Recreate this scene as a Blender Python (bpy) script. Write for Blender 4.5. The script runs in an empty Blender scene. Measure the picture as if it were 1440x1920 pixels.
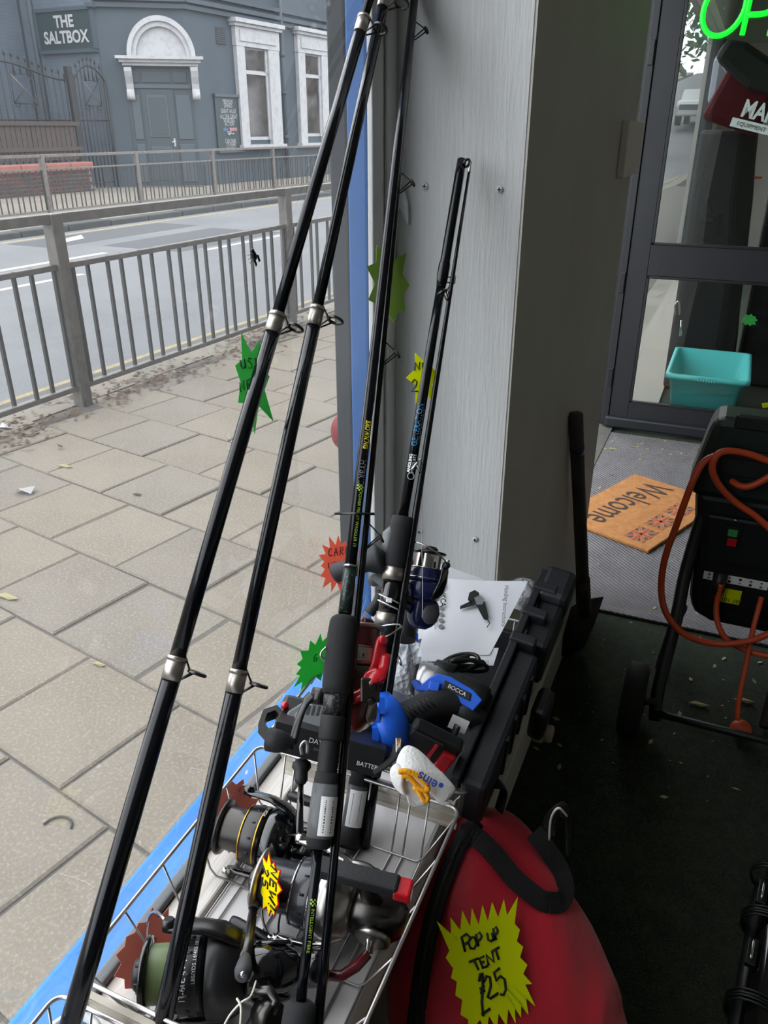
import bpy, math, random
from mathutils import Vector, Matrix
random.seed(7)
V = Vector
sc = bpy.context.scene
COL = sc.collection

# ------------------------------------------------------------------ camera, sky, exposure
CAM_H, F_PX = 1.45, 1488.0
PITCH, YAW = math.atan(720 / 1488.0), math.radians(23.1)
cam_data = bpy.data.cameras.new('camera')
cam_data.sensor_fit = 'VERTICAL'
cam_data.sensor_height = 36.0
cam_data.lens = F_PX * 36.0 / 1920.0
cam_data.clip_start = 0.02
cam_data.clip_end = 400
cam = bpy.data.objects.new('camera', cam_data)
cam.location = (0, 0, CAM_H)
cam.rotation_euler = (math.pi / 2 - PITCH, 0, YAW)
COL.objects.link(cam)
sc.camera = cam

world = bpy.data.worlds.new('overcast_sky')
sc.world = world
world.use_nodes = True
wn, wl = world.node_tree.nodes, world.node_tree.links
wn.clear()
w_out = wn.new('ShaderNodeOutputWorld')
w_bg = wn.new('ShaderNodeBackground')
w_noise = wn.new('ShaderNodeTexNoise')
w_noise.inputs['Scale'].default_value = 2.2
w_noise.inputs['Detail'].default_value = 5
w_ramp = wn.new('ShaderNodeValToRGB')
w_ramp.color_ramp.elements[0].position = 0.3
w_ramp.color_ramp.elements[0].color = (0.80, 0.87, 0.96, 1)
w_ramp.color_ramp.elements[1].position = 0.7
w_ramp.color_ramp.elements[1].color = (1.0, 1.0, 1.0, 1)
wl.new(w_noise.outputs['Fac'], w_ramp.inputs['Fac'])
wl.new(w_ramp.outputs['Color'], w_bg.inputs['Color'])
w_bg.inputs['Strength'].default_value = 4.4
wl.new(w_bg.outputs['Background'], w_out.inputs['Surface'])

sc.view_settings.view_transform = 'Standard'
sc.view_settings.look = 'None'
sc.view_settings.gamma = 1
sc.view_settings.exposure = 0.0
sc.view_settings.use_curve_mapping = False
sc.cycles.adaptive_threshold = 0.035
sc.cycles.use_light_tree = False
sc.cycles.max_bounces = 6
sc.cycles.diffuse_bounces = 4
sc.cycles.glossy_bounces = 3
sc.cycles.transmission_bounces = 3
sc.cycles.transparent_max_bounces = 10
sc.cycles.caustics_reflective = False
sc.cycles.caustics_refractive = False

# ------------------------------------------------------------------ measuring: sight lines of the photograph to places in the room
FW = V((-math.sin(YAW) * math.cos(PITCH), math.cos(YAW) * math.cos(PITCH), -math.sin(PITCH)))
RT = V((math.cos(YAW), math.sin(YAW), 0))
UP = RT.cross(FW)
EYE = V((0, 0, CAM_H))
def ray(x, y): return FW + RT * ((x - 720) / F_PX) - UP * ((y - 960) / F_PX)
def PZ(x, y, z=0.0):
    d = ray(x, y); return EYE + d * ((z - CAM_H) / d.z)
def PX(x, y, v):
    d = ray(x, y); return EYE + d * (v / d.x)
def PY(x, y, v):
    d = ray(x, y); return EYE + d * (v / d.y)
def PD(x, y, dep): return EYE + ray(x, y) * dep
def PP(x, y, p0, n):
    d = ray(x, y); n = V(n); return EYE + d * ((V(p0) - EYE).dot(n) / d.dot(n))

# ------------------------------------------------------------------ materials
def lin(c):
    c = c / 255.0
    return c / 12.92 if c <= 0.04045 else ((c + 0.055) / 1.055) ** 2.4
MATS = {}
TONE = [1.0]
def toned(c): return tuple(lin(q) * TONE[0] for q in c[:3])
def M(name, rgb=(128, 128, 128), rough=0.6, metal=0.0, vary=None, bump=None, alpha=None, spec=None,
      emit=None, stretch=None, coat=0.0, vary2=None, sheen=0.0):
    """vary = (scale, other rgb, contrast) noise between two colours; bump = (scale, strength)"""
    if name in MATS: return MATS[name]
    m = bpy.data.materials.new(name)
    m.use_nodes = True
    nt = m.node_tree
    b = nt.nodes['Principled BSDF']
    col = (*toned(rgb), 1)
    b.inputs['Base Color'].default_value = col
    b.inputs['Roughness'].default_value = rough
    b.inputs['Metallic'].default_value = metal
    if spec is not None: b.inputs['Specular IOR Level'].default_value = spec
    if coat: b.inputs['Coat Weight'].default_value = coat
    if sheen: b.inputs['Sheen Weight'].default_value = sheen
    if emit:
        b.inputs['Emission Color'].default_value = (lin(emit[0][0]), lin(emit[0][1]), lin(emit[0][2]), 1)
        b.inputs['Emission Strength'].default_value = emit[1]
    if alpha is not None: b.inputs['Alpha'].default_value = alpha
    if vary or bump or vary2:
        tc = nt.nodes.new('ShaderNodeTexCoord')
        mp = nt.nodes.new('ShaderNodeMapping')
        nt.links.new(tc.outputs['Object'], mp.inputs['Vector'])
        if stretch: mp.inputs['Scale'].default_value = stretch
    last = None
    for vv in (vary, vary2):
        if not vv: continue
        no = nt.nodes.new('ShaderNodeTexNoise')
        no.inputs['Scale'].default_value = vv[0]
        no.inputs['Detail'].default_value = 4
        no.inputs['Roughness'].default_value = 0.65
        nt.links.new(mp.outputs['Vector'], no.inputs['Vector'])
        ra = nt.nodes.new('ShaderNodeMapRange')
        w = vv[2] if len(vv) > 2 else 0.15
        c0 = vv[3] if len(vv) > 3 else 0.5
        ra.inputs['From Min'].default_value = c0 - w
        ra.inputs['From Max'].default_value = c0 + w
        nt.links.new(no.outputs['Fac'], ra.inputs['Value'])
        mx = nt.nodes.new('ShaderNodeMix'); mx.data_type = 'RGBA'
        if last is None: mx.inputs['A'].default_value = col
        else: nt.links.new(last, mx.inputs['A'])
        mx.inputs['B'].default_value = (*toned(vv[1]), 1)
        nt.links.new(ra.outputs['Result'], mx.inputs['Factor'])
        last = mx.outputs['Result']
    if last is not None: nt.links.new(last, b.inputs['Base Color'])
    if bump:
        nb = nt.nodes.new('ShaderNodeTexNoise')
        nb.inputs['Scale'].default_value = bump[0]
        nb.inputs['Detail'].default_value = 4
        nt.links.new(mp.outputs['Vector'], nb.inputs['Vector'])
        bp = nt.nodes.new('ShaderNodeBump')
        bp.inputs['Strength'].default_value = bump[1]
        bp.inputs['Distance'].default_value = bump[2] if len(bump) > 2 else 0.01
        nt.links.new(nb.outputs['Fac'], bp.inputs['Height'])
        nt.links.new(bp.outputs['Normal'], b.inputs['Normal'])
    MATS[name] = m
    return m

def glass_mat(name, tint=(1, 1, 1), film=0.0, film_col=(0.8, 0.85, 0.9), ior=1.45, rough=0.0):
    """thin clear pane: lets the view through, reflects by angle, with a light film of dust"""
    m = bpy.data.materials.new(name); m.use_nodes = True
    nt = m.node_tree; nt.nodes.clear()
    out = nt.nodes.new('ShaderNodeOutputMaterial')
    tr = nt.nodes.new('ShaderNodeBsdfTransparent'); tr.inputs['Color'].default_value = (*tint, 1)
    gl = nt.nodes.new('ShaderNodeBsdfGlossy'); gl.inputs['Roughness'].default_value = rough
    fr = nt.nodes.new('ShaderNodeFresnel'); fr.inputs['IOR'].default_value = ior
    mx = nt.nodes.new('ShaderNodeMixShader')
    ge = nt.nodes.new('ShaderNodeNewGeometry')       # reflect once, where the ray meets the pane
    iv = nt.nodes.new('ShaderNodeMath'); iv.operation = 'SUBTRACT'; iv.inputs[0].default_value = 1.0
    mu = nt.nodes.new('ShaderNodeMath'); mu.operation = 'MULTIPLY'
    nt.links.new(ge.outputs['Backfacing'], iv.inputs[1])
    nt.links.new(fr.outputs['Fac'], mu.inputs[0]); nt.links.new(iv.outputs[0], mu.inputs[1])
    nt.links.new(mu.outputs[0], mx.inputs['Fac'])
    nt.links.new(tr.outputs[0], mx.inputs[1]); nt.links.new(gl.outputs[0], mx.inputs[2])
    last = mx
    if film:
        tl = nt.nodes.new('ShaderNodeBsdfTranslucent'); tl.inputs['Color'].default_value = (*film_col, 1)
        tc = nt.nodes.new('ShaderNodeTexCoord')
        no = nt.nodes.new('ShaderNodeTexNoise'); no.inputs['Scale'].default_value = 2.5; no.inputs['Detail'].default_value = 5
        nt.links.new(tc.outputs['Object'], no.inputs['Vector'])
        mr = nt.nodes.new('ShaderNodeMapRange')
        mr.inputs['From Min'].default_value = 0.35; mr.inputs['From Max'].default_value = 0.7
        mr.inputs['To Min'].default_value = film * 0.6; mr.inputs['To Max'].default_value = film * 1.4
        nt.links.new(no.outputs['Fac'], mr.inputs['Value'])
        m2 = nt.nodes.new('ShaderNodeMixShader')
        nt.links.new(mr.outputs['Result'], m2.inputs['Fac'])
        nt.links.new(last.outputs[0], m2.inputs[1]); nt.links.new(tl.outputs[0], m2.inputs[2])
        last = m2
    nt.links.new(last.outputs[0], out.inputs['Surface'])
    MATS[name] = m
    return m

# ------------------------------------------------------------------ mesh building
class Fr:
    """a right-handed frame: origin o, axes x, y, z"""
    def __init__(s, o, x, y=None, z=None):
        s.o = V(o); s.x = V(x).normalized()
        if z is not None:
            z = V(z); s.y = z.cross(s.x).normalized(); s.z = s.x.cross(s.y).normalized()
        else:
            y = V(y); s.z = s.x.cross(y).normalized(); s.y = s.z.cross(s.x).normalized()
    def p(s, a, b=0.0, c=0.0): return s.o + s.x * a + s.y * b + s.z * c
    def loc(s, q):
        d = V(q) - s.o; return V((d.dot(s.x), d.dot(s.y), d.dot(s.z)))
WORLD = Fr((0, 0, 0), (1, 0, 0), (0, 1, 0))
WLOC = {}

class MB:
    def __init__(s, fr=None): s.v = []; s.f = []; s.sm = []; s.fr = fr
    def add(s, vs, fs, smooth=False):
        k = len(s.v)
        if s.fr is not None: vs = [s.fr.p(*q) for q in vs]
        s.v += [V(q) for q in vs]
        s.f += [tuple(i + k for i in f) for f in fs]
        s.sm += [smooth] * len(fs)
        return s
    def box(s, x0, x1, y0, y1, z0, z1):
        vs = [(x, y, z) for x in (x0, x1) for y in (y0, y1) for z in (z0, z1)]
        return s.add(vs, [(0, 1, 3, 2), (4, 6, 7, 5), (0, 4, 5, 1), (2, 3, 7, 6), (0, 2, 6, 4), (1, 5, 7, 3)])
    def taper(s, x0, x1, y0, y1, z0, z1, k=0.8):
        cx, cy = (x0 + x1) / 2, (y0 + y1) / 2
        vs = []
        for x in (x0, x1):
            for y in (y0, y1):
                vs += [(x, y, z0), (cx + (x - cx) * k, cy + (y - cy) * k, z1)]
        return s.add(vs, [(0, 1, 3, 2), (4, 6, 7, 5), (0, 4, 5, 1), (2, 3, 7, 6), (0, 2, 6, 4), (1, 5, 7, 3)])
    def tube(s, pts, r, n=8, caps=True, closed=False, flat=1.0):
        pts = [V(p) for p in pts]; N = len(pts)
        rs = r if isinstance(r, (list, tuple)) else [r] * N
        vs, fs = [], []
        prev = None
        for i, p in enumerate(pts):
            if closed: t = (pts[(i + 1) % N] - pts[i - 1])
            else: t = pts[min(i + 1, N - 1)] - pts[max(i - 1, 0)]
            t = t.normalized() if t.length > 1e-9 else V((0, 0, 1))
            if prev is None:
                a = V((0, 0, 1)) if abs(t.z) < 0.9 else V((1, 0, 0))
                u = t.cross(a).normalized()
            else:
                u = prev - t * prev.dot(t)
                u = u.normalized() if u.length > 1e-9 else t.orthogonal().normalized()
            prev = u; w = t.cross(u)
            for k in range(n):
                an = 2 * math.pi * k / n
                vs.append(p + (u * math.cos(an) + w * (math.sin(an) * flat)) * rs[i])
        last = N if closed else N - 1
        for i in range(last):
            j = (i + 1) % N
            for k in range(n):
                fs.append((i * n + k, i * n + (k + 1) % n, j * n + (k + 1) % n, j * n + k))
        s.add(vs, fs, True)
        if caps and not closed:
            k0 = len(s.v) - len(vs)
            s.f.append(tuple(k0 + k for k in range(n))[::-1]); s.sm.append(False)
            s.f.append(tuple(k0 + (N - 1) * n + k for k in range(n))); s.sm.append(False)
        return s
    def lathe(s, prof, n=20, o=(0, 0, 0), ax=(1, 0, 0), a0=0.0, a1=None, sx=1.0, sy=1.0):
        """prof = [(distance along the axis, radius)]"""
        o = V(o); ax = V(ax).normalized()
        u = ax.orthogonal().normalized() if abs(ax.z) > 0.99 else ax.cross(V((0, 0, 1))).normalized()
        w = ax.cross(u)
        full = a1 is None
        a1 = a0 + 2 * math.pi if full else a1
        m = n if full else n + 1
        vs, fs = [], []
        for (h, r) in prof:
            for k in range(m):
                an = a0 + (a1 - a0) * k / n
                vs.append(o + ax * h + u * (r * math.cos(an) * sx) + w * (r * math.sin(an) * sy))
        for i in range(len(prof) - 1):
            for k in range(n):
                k2 = (k + 1) % m if full else k + 1
                fs.append((i * m + k, i * m + k2, (i + 1) * m + k2, (i + 1) * m + k))
        base = len(s.v)
        s.add(vs, fs, True)
        if full:
            if prof[0][1] > 1e-6: s.f.append(tuple(base + k for k in range(m))[::-1]); s.sm.append(False)
            if prof[-1][1] > 1e-6: s.f.append(tuple(base + (len(prof) - 1) * m + k for k in range(m))); s.sm.append(False)
        return s
    def prism(s, poly, c0, c1, hole=None):
        """polygon in the frame's x-y plane, from depth c0 to c1"""
        n = len(poly)
        vs = [(a, b, c0) for a, b in poly] + [(a, b, c1) for a, b in poly]
        fs = [tuple(range(n))[::-1], tuple(range(n, 2 * n))]
        fs += [(i, (i + 1) % n, n + (i + 1) % n, n + i) for i in range(n)]
        return s.add(vs, fs)
    def ball(s, c, r, n=12, m=8, sc=(1, 1, 1)):
        c = V(c); vs, fs = [c + V((0, 0, -r * sc[2]))], []
        for i in range(1, m):
            th = math.pi * i / m
            for k in range(n):
                an = 2 * math.pi * k / n
                vs.append(c + V((r * sc[0] * math.sin(th) * math.cos(an), r * sc[1] * math.sin(th) * math.sin(an), -r * sc[2] * math.cos(th))))
        vs.append(c + V((0, 0, r * sc[2])))
        for k in range(n): fs.append((0, 1 + (k + 1) % n, 1 + k))
        for i in range(m - 2):
            for k in range(n):
                a = 1 + i * n; b = a + n
                fs.append((a + k, a + (k + 1) % n, b + (k + 1) % n, b + k))
        t = len(vs) - 1; a = 1 + (m - 2) * n
        for k in range(n): fs.append((a + k, a + (k + 1) % n, t))
        return s.add(vs, fs, True)
    def loft(s, rings, caps=True, smooth=True):
        n = len(rings[0]); vs = [q for r in rings for q in r]; fs = []
        for i in range(len(rings) - 1):
            for k in range(n):
                fs.append((i * n + k, i * n + (k + 1) % n, (i + 1) * n + (k + 1) % n, (i + 1) * n + k))
        base = len(s.v)
        s.add(vs, fs, smooth)
        if caps:
            s.f.append(tuple(base + k for k in range(n))[::-1]); s.sm.append(False)
            s.f.append(tuple(base + (len(rings) - 1) * n + k for k in range(n))); s.sm.append(False)
        return s
    def mesh(s, name, origin):
        me = bpy.data.meshes.new(name)
        me.from_pydata([tuple(q - origin) for q in s.v], [], s.f)
        me.polygons.foreach_set('use_smooth', s.sm)
        me.update()
        return me
    def build(s, name, mat, parent=None, bevel=0.0, seg=2, subsurf=0, origin=None, sharp=True):
        if parent is not None: o0 = WLOC[parent]
        elif origin is not None: o0 = V(origin)
        else:
            xs = [q.x for q in s.v]; ys = [q.y for q in s.v]; zs = [q.z for q in s.v]
            o0 = V(((min(xs) + max(xs)) / 2, (min(ys) + max(ys)) / 2, min(zs)))
        me = s.mesh(name, o0)
        ob = bpy.data.objects.new(name, me)
        COL.objects.link(ob)
        me.materials.append(MATS[mat] if isinstance(mat, str) else mat)
        if parent is not None: ob.parent = parent
        else: ob.location = o0
        WLOC[ob] = o0
        if bevel:
            b = ob.modifiers.new('bevel', 'BEVEL'); b.width = bevel; b.segments = seg; b.limit_method = 'ANGLE'; b.angle_limit = 0.6
        if subsurf:
            d = ob.modifiers.new('subsurf', 'SUBSURF'); d.levels = subsurf; d.render_levels = subsurf
        return ob

def tag(o, label=None, cat=None, group=None, kind=None):
    if label: o['label'] = label
    if cat: o['category'] = cat
    if group: o['group'] = group
    if kind: o['kind'] = kind
    return o
def thing(name, label, cat, loc, group=None, kind=None):
    o = bpy.data.objects.new(name, None)
    COL.objects.link(o); o.location = V(loc); o.empty_display_size = 0.05
    WLOC[o] = V(loc)
    return tag(o, label, cat, group, kind)
def place(mesh, name, loc, parent=None, rz=0.0, rot=None):
    """one more object from shared mesh data"""
    o = bpy.data.objects.new(name, mesh)
    COL.objects.link(o)
    if parent is not None:
        o.parent = parent; o.location = V(loc) - WLOC[parent]
    else: o.location = V(loc)
    o.rotation_euler = rot if rot else (0, 0, rz)
    WLOC[o] = V(loc)
    return o
def struct(o): o['kind'] = 'structure'; return o

def text_polys(body, size=1.0, align='CENTER', bold=0.0, spacing=1.0):
    cu = bpy.data.curves.new('lettering', 'FONT')
    cu.body = body; cu.size = size; cu.align_x = align; cu.align_y = 'CENTER'
    cu.offset = bold; cu.resolution_u = 3; cu.space_character = spacing
    ob = bpy.data.objects.new('lettering', cu)
    COL.objects.link(ob)
    dg = bpy.context.evaluated_depsgraph_get()
    me = bpy.data.meshes.new_from_object(ob.evaluated_get(dg))
    vs = [tuple(v.co) for v in me.vertices]; fs = [tuple(p.vertices) for p in me.polygons]
    bpy.data.objects.remove(ob); bpy.data.curves.remove(cu); bpy.data.meshes.remove(me)
    return vs, fs
def write(parent, body, fr, size, mat, lift=0.0006, align='CENTER', bold=0.0, wrap=None, spacing=1.0, sx=1.0, name='lettering'):
    """printed or painted lettering lying on a surface; wrap = radius of the rod it goes round (frame x along the rod, z outward from its axis)"""
    vs, fs = text_polys(body, size, align, bold, spacing)
    mb = MB()
    out = []
    for (a, b, c) in vs:
        a *= sx
        if wrap:
            th = b / wrap
            out.append(fr.o + fr.x * a + fr.y * (math.sin(th) * (wrap + lift)) + fr.z * (math.cos(th) * (wrap + lift)))
        else: out.append(fr.p(a, b, lift))
    mb.add(out, fs)
    return mb.build(name, mat, parent)

HAND = {  # felt-pen strokes in a 1 x 1 cell
    'P': [[(.1, 0), (.15, 1), (.6, .95), (.7, .7), (.5, .5), (.13, .48)]],
    'O': [[(.4, .95), (.12, .7), (.15, .25), (.45, .03), (.75, .3), (.7, .75), (.4, .95)]],
    'U': [[(.1, .9), (.12, .3), (.35, .05), (.65, .25), (.7, .9), (.72, .05)]],
    'T': [[(.0, .9), (.9, 1.0)], [(.45, .95), (.42, 0)]],
    'E': [[(.75, .95), (.15, .9), (.15, .02), (.75, .05)], [(.15, .5), (.6, .52)]],
    'N': [[(.1, 0), (.15, .95), (.65, .1), (.72, 1)]],
    'W': [[(.02, .95), (.2, .05), (.45, .6), (.65, .05), (.9, .95)]],
    '2': [[(.1, .75), (.35, 1), (.65, .8), (.5, .45), (.05, .03), (.75, .08)]],
    '5': [[(.7, 1), (.2, .95), (.15, .55), (.5, .6), (.72, .35), (.5, .03), (.08, .08)]],
    '$': [[(.7, .85), (.5, 1), (.32, .8), (.35, .1), (.05, -.05), (.7, .0)], [(.1, .5), (.6, .55)]],
    '!': [[(.3, 1), (.25, .3)], [(.22, .08), (.26, .02)]],
    'C': [[(.7, .85), (.4, 1), (.12, .6), (.2, .15), (.5, .02), (.72, .15)]],
    'A': [[(.05, 0), (.4, 1), (.7, 0)], [(.18, .4), (.58, .4)]],
    'R': [[(.1, 0), (.15, 1), (.6, .9), (.55, .55), (.15, .48), (.7, 0)]],
    'S': [[(.7, .85), (.35, 1), (.15, .72), (.65, .4), (.5, .05), (.1, .1)]],
    '0': [[(.4, 1), (.15, .6), (.25, .1), (.55, .05), (.7, .5), (.4, 1)]],
    'B': [[(.1, 0), (.12, 1), (.6, .85), (.15, .52), (.68, .25), (.1, 0)]],
    'G': [[(.7, .85), (.4, 1), (.12, .6), (.2, .15), (.6, .05), (.7, .4), (.4, .42)]],
}
def hand(parent, lines, fr, mat, pen=0.0011, lift=0.0004):
    """lines = [(text, x, y, cell w, cell h, slope)]"""
    mb = MB()
    for (t, x, y, w, h, sl) in lines:
        for i, ch in enumerate(t):
            for st in HAND.get(ch, []):
                pts = []
                for j in range(len(st)):
                    a, b = st[j]
                    pts.append(fr.p(x + (i + a) * w, y + b * h + sl * (i + a) * w, lift))
                mb.tube(pts, pen, 5)
    return mb.build('handwriting', mat, parent)

def star_outline(w, h, n=22, depth=0.25, seed=1, wob=0.12):
    r = random.Random(seed); pts = []
    for i in range(2 * n):
        an = math.pi * i / n + 0.05
        k = 1.0 if i % 2 == 0 else 1 - depth
        k *= 1 + r.uniform(-wob, wob) * (1 if i % 2 == 0 else 0.4)
        # squarish burst
        c, s_ = math.cos(an), math.sin(an)
        q = (abs(c) ** 3 + abs(s_) ** 3) ** (-1 / 3.0)
        pts.append((w / 2 * k * c * q, h / 2 * k * s_ * q))
    return pts
def smooth_pts(pts, n=6, closed=False):
    """Catmull-Rom through points"""
    P = [V(p) for p in pts]; N = len(P); out = []
    segs = N if closed else N - 1
    for i in range(segs):
        if closed: a, b, c, d = P[i - 1], P[i], P[(i + 1) % N], P[(i + 2) % N]
        else: a, b, c, d = P[max(i - 1, 0)], P[i], P[i + 1], P[min(i + 2, N - 1)]
        for k in range(n):
            t = k / n
            out.append(0.5 * ((2 * b) + (c - a) * t + (2 * a - 5 * b + 4 * c - d) * t * t + (3 * b - a - 3 * c + d) * t ** 3))
    if not closed: out.append(P[-1])
    return out

# ------------------------------------------------------------------ colours of the place
TONE[0] = 0.43                       # street colours darkened to offset the bright sky that lights the shop
M('paving', (172, 165, 154), 0.9, vary=(3.0, (152, 146, 136), 0.25), vary2=(120, (196, 190, 178), 0.10, 0.6), bump=(160, 0.25, 0.004))
M('paving_far', (178, 168, 150), 0.9, vary=(1.2, (150, 143, 132), 0.2))
M('joint', (138, 131, 120), 0.95, vary=(20, (116, 111, 102), 0.2))
M('asphalt', (146, 148, 150), 0.85, vary=(0.7, (120, 123, 127), 0.2), vary2=(90, (166, 168, 170), 0.12, 0.6), bump=(140, 0.3, 0.004))
M('asphalt_patch', (92, 95, 99), 0.9, vary=(40, (110, 112, 115), 0.2))
M('kerb', (134, 131, 125), 0.9, vary=(8, (100, 99, 95), 0.25))
M('kerb_dark', (96, 98, 98), 0.9, vary=(6, (74, 78, 78), 0.25))
M('road_white', (226, 226, 222), 0.8, vary=(30, (170, 170, 168), 0.1, 0.68))
M('road_yellow', (205, 186, 128), 0.85, vary=(14, (160, 152, 132), 0.14, 0.56))
M('rail_steel', (158, 152, 145), 0.45, 0.15, vary=(14, (120, 115, 109), 0.2))
M('rail_bar', (72, 70, 68), 0.55, 0.1)
M('pub_paint', (84, 100, 113), 0.75, vary=(1.6, (74, 89, 101), 0.2), bump=(30, 0.15, 0.01))
M('pub_dark', (66, 82, 92), 0.6, vary=(3, (64, 80, 88), 0.2))
M('pub_white', (232, 233, 236), 0.7, vary=(6, (205, 208, 213), 0.12, 0.6))
M('pub_trim', (80, 98, 108), 0.5)
M('sign_green', (44, 70, 74), 0.5)
M('sign_red', (222, 46, 66), 0.5)
M('sign_blue', (130, 160, 220), 0.5)
M('black_iron', (30, 32, 36), 0.6)
M('wood_board', (110, 96, 88), 0.85, vary=(5, (84, 74, 68), 0.2), stretch=(8, 8, 0.8))
M('brick_dark', (74, 64, 66), 0.85, vary=(3, (96, 70, 68), 0.2))
M('brick_red', (134, 74, 64), 0.85, vary=(5, (100, 62, 58), 0.2))
M('coping_red', (206, 136, 120), 0.8, vary=(5, (190, 120, 106), 0.2))
M('mortar', (190, 182, 176), 0.95)
M('far_brick', (128, 84, 70), 0.9, vary=(4, (112, 72, 62), 0.2))
M('pane_dark', (46, 42, 44), 0.08, 0.0, vary=(1.4, (104, 98, 92), 0.15))
M('leaf_dry', (150, 116, 78), 0.9, vary=(40, (96, 78, 56), 0.2))
M('leaf_pale', (206, 196, 140), 0.8)
M('paper_scrap', (236, 236, 234), 0.8)
M('tree_leaf', (74, 112, 62), 0.7, vary=(6, (104, 140, 84), 0.2))
M('bark', (88, 76, 62), 0.9)
M('car_white', (228, 230, 232), 0.25, coat=0.6)
M('car_glass', (30, 34, 38), 0.1)
M('tyre', (26, 26, 27), 0.8)
M('render_cream', (206, 198, 186), 0.85)
# shop
TONE[0] = 1.0
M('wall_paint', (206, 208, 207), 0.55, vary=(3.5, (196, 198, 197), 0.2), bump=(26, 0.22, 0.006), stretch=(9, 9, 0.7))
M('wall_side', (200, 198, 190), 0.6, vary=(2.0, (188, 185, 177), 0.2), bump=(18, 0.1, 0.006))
M('wall_room', (206, 202, 194), 0.8, vary=(1.0, (190, 186, 178), 0.2))
M('ceiling_paint', (232, 231, 228), 0.9)
M('ledge_white', (222, 220, 220), 0.5, vary=(5, (204, 201, 200), 0.2), vary2=(60, (120, 112, 104), 0.03, 0.73), bump=(20, 0.15, 0.004), stretch=(3, 0.8, 3))
M('ledge_board', (218, 214, 208), 0.6, vary=(12, (196, 190, 182), 0.2), bump=(30, 0.35, 0.004), stretch=(6, 0.5, 3))
M('gasket', (86, 90, 92), 0.6)
M('sill_blue', (36, 126, 206), 0.55, spec=.3, vary=(9, (26, 104, 186), 0.25), vary2=(40, (170, 190, 205), 0.03, 0.72), bump=(60, 0.3, 0.004), stretch=(1.5, 0.6, 1.5))
M('jamb_blue', (24, 88, 152), 0.45, spec=.25, vary=(5, (20, 78, 138), 0.2))
M('jamb_grey', (27, 31, 33), 0.6, spec=.25, vary=(14, (20, 23, 25), 0.2), vary2=(60, (130, 136, 140), 0.02, 0.74))
M('jamb_white', (202, 203, 202), 0.5, vary=(8, (186, 187, 186), 0.2), bump=(24, 0.2, 0.004), stretch=(4, 4, 0.6))
M('jamb_strip', (204, 205, 204), 0.4)
M('dome_red', (112, 6, 20), 0.45, spec=.2)
M('screw', (214, 215, 214), 0.45, 0.0)
M('carpet_green', (40, 50, 34), 1.0, vary=(30, (26, 34, 24), 0.2), vary2=(200, (64, 68, 48), 0.1, 0.64), bump=(240, 0.8, 0.01))
M('mat_grey', (112, 110, 112), 0.95, vary=(8, (96, 94, 96), 0.2))
M('coir', (188, 132, 78), 1.0, vary=(40, (160, 106, 60), 0.2), bump=(300, 0.8, 0.006))
M('coir_black', (58, 46, 40), 1.0); M('coir_red', (158, 74, 62), 1.0); M('coir_blue', (70, 66, 74), 1.0)
M('frame_black', (31, 34, 39), 0.45, vary=(6, (23, 26, 31), 0.2), vary2=(60, (150, 150, 152), 0.01, 0.76))
M('bead_black', (22, 23, 26), 0.4)
M('neon', (30, 255, 60), 0.4, emit=((4, 255, 30), 2.2))
M('turquoise', (84, 186, 184), 0.35)
M('tape_grey', (226, 222, 212), 0.6)
M('black_plastic', (20, 21, 23), 0.42)
M('black_soft', (26, 27, 30), 0.62, bump=(220, 0.25, 0.002))
M('black_gloss', (9, 10, 13), 0.14, coat=0.6)
M('blank_black', (10, 12, 17), 0.13, spec=0.35)
M('foam', (25, 26, 28), 0.85, bump=(500, 0.3, 0.001))
M('cork_rubber', (21, 22, 24), 0.7)
M('weave', (20, 30, 28), 0.3, vary=(420, (70, 110, 96), 0.06, 0.62))
M('weave_grey', (24, 25, 27), 0.35, vary=(420, (120, 128, 124), 0.06, 0.62))
M('chrome', (205, 204, 202), 0.16, 1.0)
M('steel', (170, 168, 164), 0.3, 1.0)
M('satin_steel', (178, 172, 164), 0.38, 1.0)
M('dark_steel', (84, 82, 80), 0.3, 1.0)
M('gunmetal', (66, 66, 66), 0.3, 0.9)
M('gold', (212, 160, 66), 0.25, 1.0)
M('wire_chrome', (186, 182, 180), 0.28, 0.8)
M('line_grey', (52, 56, 62), 0.3, coat=0.4)
M('line_green', (110, 128, 82), 0.4)
M('line_clear', (214, 210, 196), 0.25)
M('knob_rubber', (70, 70, 74), 0.6)
M('red_gloss', (196, 26, 40), 0.25, coat=0.4)
M('red_dark', (92, 22, 30), 0.3, coat=0.4)
M('blue_dark', (20, 30, 78), 0.3, coat=0.4)
M('blue_tool', (30, 96, 214), 0.35)
M('alu_cast', (186, 188, 190), 0.35, 0.8)
M('grey_plastic', (92, 96, 98), 0.45)
M('label_white', (236, 236, 236), 0.45)
M('print_black', (18, 18, 20), 0.6)
M('print_grey', (120, 122, 126), 0.6)
M('print_white', (226, 230, 232), 0.5)
M('print_yellow', (226, 210, 40), 0.5)
M('print_lime', (176, 214, 70), 0.5)
M('print_blue', (40, 150, 210), 0.5)
M('print_navy', (46, 80, 168), 0.6)
def card_mat(name, rgb, through=0.4):
    """thin coloured card that lets some light through"""
    m = bpy.data.materials.new(name); m.use_nodes = True
    nt = m.node_tree; nt.nodes.clear(); c = (*[lin(q) for q in rgb], 1)
    out = nt.nodes.new('ShaderNodeOutputMaterial'); d = nt.nodes.new('ShaderNodeBsdfDiffuse'); t = nt.nodes.new('ShaderNodeBsdfTranslucent'); x = nt.nodes.new('ShaderNodeMixShader')
    d.inputs['Color'].default_value = c; t.inputs['Color'].default_value = c; x.inputs['Fac'].default_value = through
    nt.links.new(d.outputs[0], x.inputs[1]); nt.links.new(t.outputs[0], x.inputs[2]); nt.links.new(x.outputs[0], out.inputs['Surface'])
    MATS[name] = m
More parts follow.
